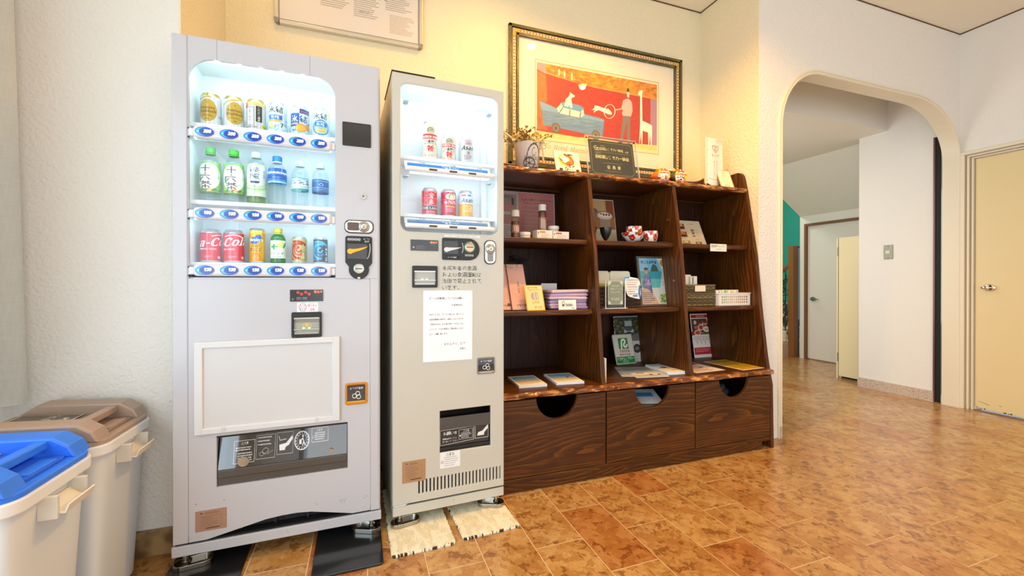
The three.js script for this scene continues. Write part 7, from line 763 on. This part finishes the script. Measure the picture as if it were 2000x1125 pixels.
// ---------------------------------------------------------------- framed painting and notice board on the back wall
{
  const inkP = new Atlas(1024), t = thing('framed_painting', 'large framed painting of a blue car, a man in a top hat and a giraffe', 'painting', [1.5035, 1.7215, -2.453], 0), Wd = 1.309, Hh = 0.862;
  const artC = inkP.cell(1020, 616, (g, w, h) => { // the mat with the picture printed inside a thin bevel line
    g.fillStyle = '#efe6cf'; g.fillRect(0, 0, w, h); const X0 = 0.92, X1 = 2.085, Y1 = 2.512, Y0 = 1.80, mx = (x) => (x - X0) / (X1 - X0) * w, my = (y) => (Y1 - y) / (Y1 - Y0) * h;
    g.strokeStyle = '#b49a48'; g.lineWidth = 4; g.strokeRect(mx(1.0287), my(2.3985), mx(1.963) - mx(1.0287), my(1.898) - my(2.3985));
    g.save(); g.translate(mx(1.0386), my(2.383)); const aw = mx(1.9495) - mx(1.0386), ah = my(1.908) - my(2.383); g.beginPath(); g.rect(0, 0, aw, ah); g.clip(); g.scale(aw / 100, ah / 100);
    const pg = (c, ...p) => { g.fillStyle = c; g.beginPath(); p.forEach((q, i) => (i ? g.lineTo(q[0], q[1]) : g.moveTo(q[0], q[1]))); g.fill(); }, el = (c, x, y, a, b, r = 0) => { g.fillStyle = c; g.beginPath(); g.ellipse(x, y, a, b, r, 0, 7); g.fill(); }; const rr = rng(14);
    g.fillStyle = '#b5301c'; g.fillRect(0, 0, 100, 100); for (let i = 0; i < 900; i++) { g.globalAlpha = 0.25; el(['#8c1e18', '#d64a22', '#c23a20', '#a02a20'][i % 4], rr() * 100, rr() * 100, 0.5 + rr() * 1.6, 0.5 + rr() * 1.8, rr() * 3); } g.globalAlpha = 1;
    pg('#d8901c', [7, 0], [100, 0], [100, 21], [72, 21], [47, 20], [31, 16], [15, 15], [7, 13]); for (let i = 0; i < 420; i++) { g.globalAlpha = 0.5; const x = 8 + rr() * 92, y = rr() * 18; el(['#c4660e', '#eeb02c', '#e08a1a', '#a85a10'][i % 4], x, y * (0.5 + 0.5 * Math.min(1, x / 40)), 0.5 + rr() * 2, 0.5 + rr() * 1.6, rr() * 3); } g.globalAlpha = 1; g.strokeStyle = '#dcc0a0'; g.lineWidth = 0.6; g.beginPath(); g.moveTo(5, 11); g.quadraticCurveTo(26, 18, 47, 20); g.lineTo(100, 21.5); g.stroke();
    pg('#b9909e', [0, 0], [7, 0], [7, 14], [0, 9]); for (const [x, y] of [[17, 8], [21.3, 9.5], [27, 10]]) el('#efe6cf', x, y, 0.7, 4.6);
    pg('#b5682c', [0, 10], [7, 16], [8, 48], [5, 56], [8, 88], [0, 88]); for (let i = 0; i < 90; i++) { g.globalAlpha = 0.5; el(i % 2 ? '#8c4a1c' : '#d08a3c', rr() * 7, 14 + rr() * 74, 0.25, 2 + rr() * 3); } g.globalAlpha = 1;
    pg('#ad829a', [94, 22], [100, 22], [100, 92], [94, 90]); g.fillStyle = '#b5301c'; pg('#e9d680', [0, 90], [30, 92], [52, 90], [72, 91], [100, 89], [100, 100], [0, 100]); for (let i = 0; i < 260; i++) { g.globalAlpha = 0.3; el(i % 2 ? '#d0b852' : '#f3e6a4', rr() * 100, 91 + rr() * 9, 1.4, 0.7); } g.globalAlpha = 1; g.fillStyle = '#efe0a0'; g.fillRect(0, 97, 100, 3);
    pg('#6f93b4', [2, 51], [8, 53], [15, 57], [36, 59], [50, 61], [53.5, 63], [52, 87], [47, 87], [17, 83], [5, 82], [4, 66]); pg('#79a9cc', [2, 51], [15, 57], [36, 60], [53, 63], [52.5, 66], [30, 64], [4, 62]); for (let i = 0; i < 90; i++) { g.globalAlpha = 0.3; el(['#4f74a0', '#93b4cc', '#5d7f94'][i % 3], 5 + rr() * 46, 66 + rr() * 14, 3, 0.7); } g.globalAlpha = 1;
    pg('#efe6cf', [15, 57], [18.5, 49], [21, 54], [33.5, 56], [36, 51], [37, 60], [34, 65], [17, 63]); pg('#5f9cc6', [18.5, 48], [24, 46.5], [33, 48], [37, 51], [34, 57], [20, 54.5]); g.strokeStyle = '#4a6f92'; g.lineWidth = 0.8; g.beginPath(); g.moveTo(20, 54.5); g.lineTo(17, 63); g.moveTo(25.5, 56); g.lineTo(25, 65); g.moveTo(34, 57); g.lineTo(33.6, 65.5); g.stroke();
    for (const [x, y] of [[14.5, 83.5], [46.4, 86]]) { el('#6d6450', x, y, 3.5, 7); el('#8d8266', x, y, 2.4, 4.9); el('#4c4636', x, y, 0.9, 1.8); g.strokeStyle = '#4c4636'; g.lineWidth = 0.3; for (let i = 0; i < 6; i++) { g.beginPath(); g.moveTo(x, y); g.lineTo(x + 2.3 * Math.cos(i), y + 4.7 * Math.sin(i)); g.stroke(); } }
    pg('#f4eedc', [21, 52], [22, 43], [25, 37], [25.6, 32], [27, 34], [29.4, 36], [29, 38], [26.6, 40], [27, 47], [27.4, 53], [25.6, 53.5], [25, 49], [24, 53]); pg('#f4eedc', [42.5, 52], [45, 49], [45.5, 44.5], [49, 45], [54, 47], [57, 46.5], [59.8, 51], [60, 54], [57, 54.5], [53, 52.5], [49, 50.5], [46, 53], [45.4, 55], [44.4, 53.6], [46, 51]); g.strokeStyle = '#f4eedc'; g.lineWidth = 0.7; g.beginPath(); g.ellipse(58, 50, 4.5, 10, 0.1, 0, 7); g.stroke();
    pg('#2c2622', [73, 13], [74.8, 13], [74.8, 17], [75.4, 18], [72.4, 18], [73, 17]); pg('#f0e6d2', [73, 18], [74.8, 18], [75, 24], [74.2, 27], [73, 24]); pg('#c9b2b0', [69.6, 31], [72.6, 28], [75, 28], [77.4, 32], [78, 44], [76.4, 53], [69.4, 54], [68.6, 50], [69.4, 44], [63.2, 47.4], [63, 45.6], [68, 43]); pg('#7b756c', [69.6, 53], [76, 52.5], [75.8, 92], [73.2, 92], [72.6, 60], [69.2, 91], [67, 91]); pg('#4a4238', [65.4, 91], [69, 90], [69, 92.6], [65.4, 93]); pg('#4a4238', [72.8, 92], [77, 94], [77, 96], [72.8, 95]);
    pg('#f4eedc', [82.6, 17], [84.2, 13], [86.4, 11.5], [87.2, 13], [86.4, 17], [86.8, 56], [92, 58.4], [95.6, 61], [95.6, 72], [95.2, 91], [94.4, 91], [93.6, 74], [93, 91], [92.3, 91], [91.8, 72], [87, 70.4], [86.6, 91], [85.8, 91], [85.6, 74], [84.4, 89], [83.7, 89], [84.6, 62], [84.6, 20], [83, 19.6]); g.restore();
    g.save(); g.translate(mx(1.088), my(1.852)); g.rotate(0.02); g.font = 'italic 33px serif'; g.fillStyle = '#a8954c'; g.textAlign = 'left'; g.fillText('To  Hotel  Marine  Pia', 0, 0); g.restore();
  });
  const edgeC = inkP.cell(512, 48, (g, w, h) => { g.fillStyle = '#4c4a26'; g.fillRect(0, 0, w, h); const r = rng(3); for (let i = 0; i < 900; i++) { g.fillStyle = ['#2c2d1a', '#6a6632', '#3a3c22', '#857a3c'][i % 4]; g.fillRect(r() * w, r() * h, 6 + r() * 10, 1 + r() * 2); } });
  const inlayC = inkP.cell(1020, 34, (g, w, h) => { g.fillStyle = '#d9bd92'; g.fillRect(0, 0, w, h); for (let i = 0; i < 30; i++) { const x = i * 34 + 17; g.fillStyle = '#c79a68'; g.fillRect(x - 13, 3, 26, 28); g.fillStyle = '#8a5a34'; g.fillRect(x - 10, 6, 20, 22); g.fillStyle = '#c79a68'; g.fillRect(x - 7, 9, 14, 16); g.fillStyle = '#f2e2c0'; g.fillRect(x - 4.5, 11.5, 9, 11); } });
  const mp = paper(inkP, { roughness: 0.5 }), mEdge = paper(inkP, { roughness: 0.35, clearcoat: 0.4 });
  const strip = (len, w, z0, z1, cell, k) => { const g = bx(-len / 2, len / 2, 0, w, z0, z1, 0.0016, 1); const p = g.attributes.position, uv = g.attributes.uv; for (let i = 0; i < uv.count; i++) uv.setXY(i, mix(cell.u0, cell.u1, clamp((p.getX(i) / len + 0.5) * k)), mix(cell.v0, cell.v1, clamp(p.getY(i) / w))); return g; };
  const fw = 0.0655, sides = [[Wd, 0, 0, 0], [Wd, 0, Hh, Math.PI], [Hh, -Wd / 2, Hh / 2, -Math.PI / 2], [Hh, Wd / 2, Hh / 2, Math.PI / 2]];
  for (const [len, x, y, a] of sides) { const put = (g) => g.rotateZ(a).translate(x, y, 0), rail = part('frame_rail', put(strip(len, 0.018, 0.002, 0.024, edgeC, 1)), mEdge, t);
    part('black_fillet', put(bx(-len / 2 + 0.018, len / 2 - 0.018, 0.018, 0.0235, 0.002, 0.017)), std('#14120c', 0.4), rail); part('square_inlay', put(strip(len - 0.05, 0.023, 0.002, 0.0185, inlayC, len > 1 ? 1 : 0.66).translate(0, 0.0235, 0)), mp, rail); part('black_fillet', put(bx(-len / 2 + 0.0465, len / 2 - 0.0465, 0.0465, 0.0505, 0.002, 0.017)), std('#14120c', 0.4), rail); part('inner_moulding', put(strip(len - 0.1, 0.015, 0.002, 0.0225, edgeC, 0.9).translate(0, 0.0505, 0)), mEdge, rail); }
  for (const sx of [-1, 1]) for (const sy of [0, 1]) { const cx = sx * (Wd / 2 - 0.035), cy = sy ? Hh - 0.035 : 0.035, q = (x, y, s) => bx(x - s, x + s, y - s, y + s, 0.016, 0.0198, 0.001, 1); part('corner_block', [q(cx - sx * 0.027, cy, 0.0115), q(cx, cy + (sy ? -1 : 1) * 0.027, 0.0115)], std('#c9a224', 0.4), t, 'mustard yellow corner square'); part('corner_rosette', q(cx, cy, 0.0115), std('#b9a66a', 0.45), t); }
  part('mat_and_print', card(1.18, 0.733, 0.002, { u0: mix(artC.u0, artC.u1, -0.006), u1: mix(artC.u0, artC.u1, 1.006), v0: mix(artC.v0, artC.v1, -0.014), v1: mix(artC.v0, artC.v1, 1.014) }).translate(-0.001, 0.0655, 0.008), mp, t);
  part('frame_glass', bx(-0.59, 0.59, 0.065, 0.797, 0.0115, 0.0125), std('#ffffff', 0.0, { transmission: 1, thickness: 0, ior: 1.5 }), t); part('frame_back', bx(-0.62, 0.62, 0.03, 0.83, 0.0005, 0.006), std('#3a2f1c', 0.8), t);
  const b = thing('notice_board', 'wall notice board with dense printed rules in an aluminium frame', 'notice board', [-0.0448, 2.3235, -2.453]); const nb = inkP.cell(1020, 300, (g, w, h) => { g.fillStyle = '#ded6cc'; g.fillRect(0, 0, w, h); for (let i = 0; i < 4; i++) { fine(g, 40 + i * 240, 10, 205, i === 3 ? 190 : 210 + i * 14, 7, '#8a8078', 60 + i, 0.5); for (let k = 0; k < 3; k++) fine(g, 30 + i * 240, 30 + k * 70, 22, 5, 7, '#5c544c', k + i); } jt(g, 'ホテルマリンピア', 560, 222, 9, { color: '#444' }); fine(g, 790, 216, 200, 62, 6, '#b8aca0', 5, 0.8); });
  part('printed_sheet', card(0.70, 0.48, 0.002, nb).translate(0, 0.03, 0.012), mp, b); const al = std('#d9d4c8', 0.3, { metalness: 0.75 });
  for (const [len, x, y, a] of [[0.748, 0, 0, 0], [0.748, 0, 0.54, Math.PI], [0.54, -0.374, 0.27, -Math.PI / 2], [0.54, 0.374, 0.27, Math.PI / 2]]) part('frame_rail', ext(rrect(-0.0125, 0.0125, 0, 0.02, 0.004), 0, len - 0.05, 0.001).rotateY(Math.PI / 2).translate(-(len - 0.05) / 2, 0, 0).translate(0, 0, 0.0145).rotateX(0).applyMatrix4(new THREE.Matrix4().makeRotationZ(a)).translate(x, y, 0), al, b);
  for (const [x, y, sx, sy] of [[-0.374, 0, 1, 1], [0.374, 0, -1, 1], [-0.374, 0.54, 1, -1], [0.374, 0.54, -1, -1]]) { const s = new THREE.Shape(); s.moveTo(0.026, -0.0005); s.absarc(0.02, 0.02, 0.0205, -Math.PI / 2, -Math.PI, true); s.lineTo(-0.0005, 0.026); s.lineTo(0.021, 0.026); s.lineTo(0.026, 0.021); s.closePath(); let g = ext(s, 0.001, 0.0285, 0.001, 10); const turn = sx > 0 ? (sy > 0 ? 0 : -Math.PI / 2) : (sy > 0 ? Math.PI / 2 : Math.PI); part('corner_cap', g.rotateZ(turn).translate(x, y, 0), std('#8d8a84', 0.35), b); }
  part('board_back', bx(-0.36, 0.36, 0.015, 0.525, 0.001, 0.009), std('#b8b2a8', 0.7), b);
}
// ---------------------------------------------------------------- waste bins in the left corner
function bin(label, x1, z, lidC, lidDark, hasLabel) {
  const t = thing('waste_bin', label, 'bin', [x1, 0, z], 0), Lx = 0.37, Lz = 0.325, body = std('#dde4ea', 0.45), lid = std(lidC, 0.42), rimY = 0.522;
  // tapered body with rounded corners and shallow upright ribs
  const rows = [], M = 96, hs = [0, 0.004, 0.1, 0.25, 0.4, 0.47, 0.475, rimY - 0.03];
  for (const y of hs) { const k = y / rimY, hx = mix(0.148, 0.172, k) - (y < 0.003 ? 0.004 : 0), hz = mix(0.125, 0.15, k) - (y < 0.003 ? 0.004 : 0), row = []; for (let i = 0; i < M; i++) { const a = i / M * Math.PI * 2, c = Math.cos(a), s = Math.sin(a), e = 0.22, px = Math.sign(c) * Math.pow(Math.abs(c), e) * hx, pz = Math.sign(s) * Math.pow(Math.abs(s), e) * hz; let ind = 0; if (y > 0.02 && y < 0.45 && Math.abs(px) > hx * 0.985 && Math.abs(Math.abs(pz) - 0.045) < 0.02) ind = 0.004; if (y > 0.02 && y < 0.45 && Math.abs(pz) > hz * 0.985 && Math.abs(Math.abs(px) - 0.055) < 0.025) ind = 0.004; const q = 1 - ind / hx; row.push([px * q - Lx / 2, y, pz * q]); } rows.push(row); }
  const V = [], ix = []; rows.forEach((r) => r.forEach((p) => V.push(...p))); for (let r = 0; r + 1 < rows.length; r++) for (let i = 0; i < M; i++) { const a = r * M + i, b = r * M + (i + 1) % M, c = a + M, d = b + M; ix.push(a, c, b, b, c, d); } const base = V.length / 3; V.push(-Lx / 2, 0, 0); for (let i = 0; i < M; i++) ix.push(base, i, (i + 1) % M);
  const g = new THREE.BufferGeometry(); g.setAttribute('position', new THREE.Float32BufferAttribute(V, 3)); g.setAttribute('uv', new THREE.Float32BufferAttribute(new Float32Array(V.length / 3 * 2), 2)); g.setIndex(ix); g.computeVertexNormals(); part('bin_body', g, body, t);
  const rr = (dx, dz, r) => rrect(-Lx - dx, dx, -Lz / 2 - dz, Lz / 2 + dz, r), lay = (s, y0, y1, b = 0.003) => ext(s, 0, y1 - y0, b, 14).rotateX(-Math.PI / 2).translate(0, y0, 0);
  const rs = rr(0, 0, 0.055); rs.holes.push(rpath(-Lx + 0.012, -0.012, -Lz / 2 + 0.012, Lz / 2 - 0.012, 0.045)); part('bin_rim', lay(rs, rimY - 0.032, rimY, 0.004), std('#e6e8ea', 0.42), t);
  // handle tray under the rim at the end
  const hm = std('#d9d2c6', 0.45), h = t; for (const s of [0.05, -0.06]) part('handle_bracket', bx(-0.016, 0.022, rimY - 0.085, rimY - 0.03, s, s + 0.01, 0.002), hm, t);
  const tray = poly([[-0.012, -0.03], [0.012, -0.048], [0.03, -0.05], [0.038, -0.032], [0.041, -0.0335], [0.033, -0.0545], [0.012, -0.053], [-0.012, -0.036]]); part('bin_handle', ext(tray, -0.052, 0.052, 0.001).translate(0, rimY - 0.022, 0), std('#e9e2d4', 0.4), h);
  // lid: flange, sunken deck, two ridges with chamfered ends, bridging bar, flap
  const lidTop = part('lid_flange', lay(rr(-0.006, -0.006, 0.05), rimY - 0.001, rimY + 0.014, 0.004), lid, t);
  const ridge = (zc, w) => { const y0 = rimY + 0.013, y1 = rimY + 0.068, P = [[-0.016, y0], [-0.03, y0 + 0.03], [-0.066, y1], [-Lx + 0.09, y1 + 0.012], [-Lx + 0.02, y0 + 0.02], [-Lx + 0.016, y0]]; return ext(poly(P), zc - w / 2, zc + w / 2, 0.006); };
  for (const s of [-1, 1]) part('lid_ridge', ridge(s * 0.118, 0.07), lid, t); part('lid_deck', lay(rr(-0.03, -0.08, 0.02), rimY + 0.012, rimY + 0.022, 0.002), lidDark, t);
  part('lid_bar', bx(-0.1, -0.072, rimY + 0.04, rimY + 0.062, -0.086, 0.086, 0.004).rotateZ(0), lid, t); part('lid_step', bx(-0.07, -0.034, rimY + 0.013, rimY + 0.026, -0.05, 0.05, 0.003), lid, t);
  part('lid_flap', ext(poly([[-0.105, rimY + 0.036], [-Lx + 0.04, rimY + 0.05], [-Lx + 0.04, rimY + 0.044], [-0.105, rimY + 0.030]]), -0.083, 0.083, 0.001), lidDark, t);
  const lc = P(inkC, 220, 120, '#6a665e', (q) => { q.strokeStyle = '#cfcac0'; q.lineWidth = 3; q.strokeRect(3, 3, 214, 114); q.fillStyle = '#8e8a82'; q.fillRect(10, 10, 110, 60); jt(q, 'かん・びん', 96, 56, 22, { color: '#efece6' }); latin(q, 'Cans', 150, 104, 16, '#efece6'); });
  if (hasLabel) { const l = part('bin_label', flat(0.15, 0.16, 0.0012, lc).rotateY(Math.PI / 2).rotateZ(-0.062).translate(-0.235, rimY + 0.0466, 0), matC, t); }
  return t;
}
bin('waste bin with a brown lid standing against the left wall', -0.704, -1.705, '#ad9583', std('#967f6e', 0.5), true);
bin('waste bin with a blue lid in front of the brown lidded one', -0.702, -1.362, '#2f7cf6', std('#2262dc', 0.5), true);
// ---------------------------------------------------------------- sheer curtain beside the window
{
  const weave = dataTex(512, 512, (u, v) => { const a = 0.5 + 0.5 * Math.sin(u * 6.2832 * 64), b = 0.5 + 0.5 * Math.sin(v * 6.2832 * 64), n = vn2(u * 64, v * 6, 64, 6), m = vn2(u * 6, v * 64, 6, 64); return mix3(hex3('#dfe2dc'), hex3('#f6f6f2'), clamp(0.25 * a + 0.25 * b + 0.3 * n + 0.3 * m)); }, true, 8);
  const t = thing('curtain', 'pale woven curtain hanging at the left edge beside the window', 'curtain', [0, 0, 0]), n = 120, m = 40, V = [], U = [], ix = [];
  for (let i = 0; i <= n; i++) for (let k = 0; k <= m; k++) { const s = i / n, y = mix(0.6, 2.5, k / m), fade = 1.0 - 0.35 * (y - 0.6) / 1.9, z = -1.872 + s * 0.85 + 0.02 * Math.sin(s * 40), x = -1.112 + fade * (0.034 * Math.sin(s * 34 + 1.2) + 0.016 * Math.sin(s * 71)) + (1 - Math.min(1, s * 14)) * (0.045 * (1 - 0.75 * (y - 0.6) / 1.9) - 0.018); V.push(x, y, z); U.push(s * 1.3, y); }
  for (let i = 0; i < n; i++) for (let k = 0; k < m; k++) { const a = i * (m + 1) + k, b = a + 1, c = a + m + 1, d = c + 1; ix.push(a, c, b, b, c, d); } const g = new THREE.BufferGeometry(); g.setAttribute('position', new THREE.Float32BufferAttribute(V, 3)); g.setAttribute('uv', new THREE.Float32BufferAttribute(U, 2)); g.setIndex(ix); g.computeVertexNormals();
  part('curtain_cloth', g, new THREE.MeshPhysicalMaterial({ map: weave, roughness: 0.95, transmission: 0.5, thickness: 0, side: THREE.DoubleSide }), t);
  part('curtain_rail', [new THREE.CylinderGeometry(0.012, 0.012, 2.8, 16).rotateX(Math.PI / 2).translate(-1.12, 2.52, -0.45), bx(-1.2, -1.11, 2.51, 2.53, -1.6, -1.58), bx(-1.2, -1.11, 2.51, 2.53, 0.6, 0.62)], std('#cfcac0', 0.4), t);
}
// ---------------------------------------------------------------- hall: steel locker, switch, stairs
{
  const t = thing('steel_locker', 'tall cream steel locker standing in the hall past the archway', 'locker', [0, 0, 0]), m = std('#e9d9ae', 0.42, { clearcoat: 0.2 });
  part('locker_body', bx(4.66, 5.0, 0.03, 1.452, -2.985, -2.70, 0.003), m, t); part('locker_door', bx(4.644, 4.66, 0.03, 1.456, -2.968, -2.70, 0.003), m, t); part('edge_flange', bx(4.648, 4.664, 0.0, 1.45, -2.992, -2.975, 0.002), m, t); part('door_gap', bx(4.652, 4.66, 0.03, 1.45, -2.975, -2.968), darkGap, t);
  for (const y of [0.18, 1.27]) part('door_hinge', bx(4.64, 4.652, y, y + 0.09, -2.979, -2.965, 0.003), std('#8f8670', 0.4, { metalness: 0.5 }), t); part('locker_gap_shade', bx(4.68, 4.98, 0, 0.03, -2.96, -2.72), std('#1c1a18', 0.8), t); part('plinth_trim', bx(4.655, 4.662, 0.004, 0.012, -2.95, -2.74), steel, t);  // near-black block stands in for the shade in the gap underneath
}
{ const t = thing('light_switch', 'grey metal light switch plate on the wall inside the archway', 'switch', [4.495, 1.27, -2.449]); part('switch_plate', bx(-0.006, 0, -0.064, 0.064, -0.036, 0.036, 0.003), std('#8a8674', 0.4, { metalness: 0.5 }), t); part('switch_rocker', bx(-0.0085, -0.005, -0.014, 0.014, -0.02, 0.012, 0.001, 1), std('#d8d2bc', 0.4), t); for (const y of [-0.052, 0.052]) part('plate_screw', disc(0.004, 0.002, 0, 0, 0, 12).rotateY(Math.PI / 2).translate(-0.0065, y, 0), std('#4a4638', 0.4), t); }
{
  const t = thing('staircase', 'pale stone staircase rising behind the brown post in the hall', 'staircase', [0, 0, 0]), st = planar(bx(0, 1, 0, 1, 0, 1), 'x'), tread = std('#c9b48c', 0.6), riser = std('#a89878', 0.7);
  for (let i = 0; i < 6; i++) { const s = part('stair_step', bx(4.6 + i * 0.02, 6.1, i * 0.17, i * 0.17 + 0.16, -4.24 - (i + 1) * 0.14, -4.24 - i * 0.14 + 0.0), riser, t); part('stair_tread', bx(4.58 + i * 0.02, 6.12, i * 0.17 + 0.155, i * 0.17 + 0.175, -4.24 - (i + 1) * 0.14, -4.22 - i * 0.14, 0.004), tread, s); }
  part('stair_plinth', planar(bx(4.9, 5.37, 0, 0.2, -4.2, -4.075), 'x', 1), std('#ffffff', 0.5, { map: terrazzoPink.map }), t); part('plinth_cap', bx(4.9, 5.372, 0.165, 0.205, -4.21, -4.072, 0.004), std('#d8c9a4', 0.5), t);
  const rail = part('hand_rail', tube([[4.9, 0.86, -4.16], [5.2, 1.04, -4.16], [5.5, 1.22, -4.16]], 0.03, 16, 10), std('#7a5a34', 0.45), t);
}
{
  const t = thing('stair_post', 'square brown timber post at the foot of the stairs', 'post', [5.425, 0, -4.02]), m = std('#8f5c28', 0.45); part('post', planar(bx(-0.05, 0.04, 0, 1.48, -0.05, 0.02, 0.003), 'y', 1, [0.2, 0.1]), m, t); part('steel_channel', bx(0.045, 0.062, 0.5, 1.45, -0.01, 0.02, 0.001), std('#9aa09c', 0.3, { metalness: 0.8 }), t); part('channel_gap', bx(0.04, 0.1, 0, 1.48, -0.03, -0.005), std('#17130e', 0.7), t);
}
{
  const t = thing('iron_balustrade', 'dark wrought iron balustrade with leaf scrolls left of the post', 'railing', [0.07, 0, -4.14]), r = rng(91), sc = [], lv = [], iron = std('#2b2a26', 0.55, { metalness: 0.3 });
  part('baluster', Array.from({ length: 6 }, (_, i) => cyl(0.006, 0.006, 0.72 + i * 0.045, 4.95 + i * 0.08, 0.206, 0, 8)), iron, t);
  for (let i = 0; i < 90; i++) { const x = 4.94 + r() * 0.46, y = 0.26 + r() * (0.55 + (x - 4.94) * 0.6); sc.push(new THREE.TorusGeometry(0.02 + r() * 0.025, 0.0045, 6, 20, 4).rotateZ(r() * 6).translate(x, y, 0)); for (let k = 0; k < 2; k++) lv.push(new THREE.SphereGeometry(0.022, 8, 6).scale(1, 0.45, 0.15).rotateZ(r() * 3).translate(x + (r() - 0.5) * 0.05, y + (r() - 0.5) * 0.05, 0.004)); }
  part('iron_scrolls', sc, iron, t).userData.kind = 'stuff'; part('iron_leaves', lv, std('#3b3f3c', 0.5, { metalness: 0.3 }), t).userData.kind = 'stuff';
}
{ const t = thing('white_basket', 'small white woven basket on the plinth beside the post', 'basket', [5.31, 0.206, -4.1]); const l = []; for (let k = 0; k < 8; k++) l.push(new THREE.TorusGeometry(0.045, 0.008, 6, 24).rotateX(Math.PI / 2).translate(0, 0.012 + k * 0.017, 0)); part('woven_wall', l, std('#e6e0d2', 0.7), t); part('basket_floor', cyl(0.044, 0.044, 0.006, 0, 0, 0), std('#d8d2c4', 0.7), t); }
// ---------------------------------------------------------------- finish
for (const a of [inkA, inkB, inkC]) a.t.needsUpdate = true;
scene.traverse((o) => { if (o.isMesh) { o.castShadow = true; o.receiveShadow = true; } if (o.isLight && o.shadow && !o.isRectAreaLight) { o.castShadow = true; o.shadow.mapSize.set(2048, 2048); o.shadow.bias = -0.0004; } });
renderer.render(scene, camera);
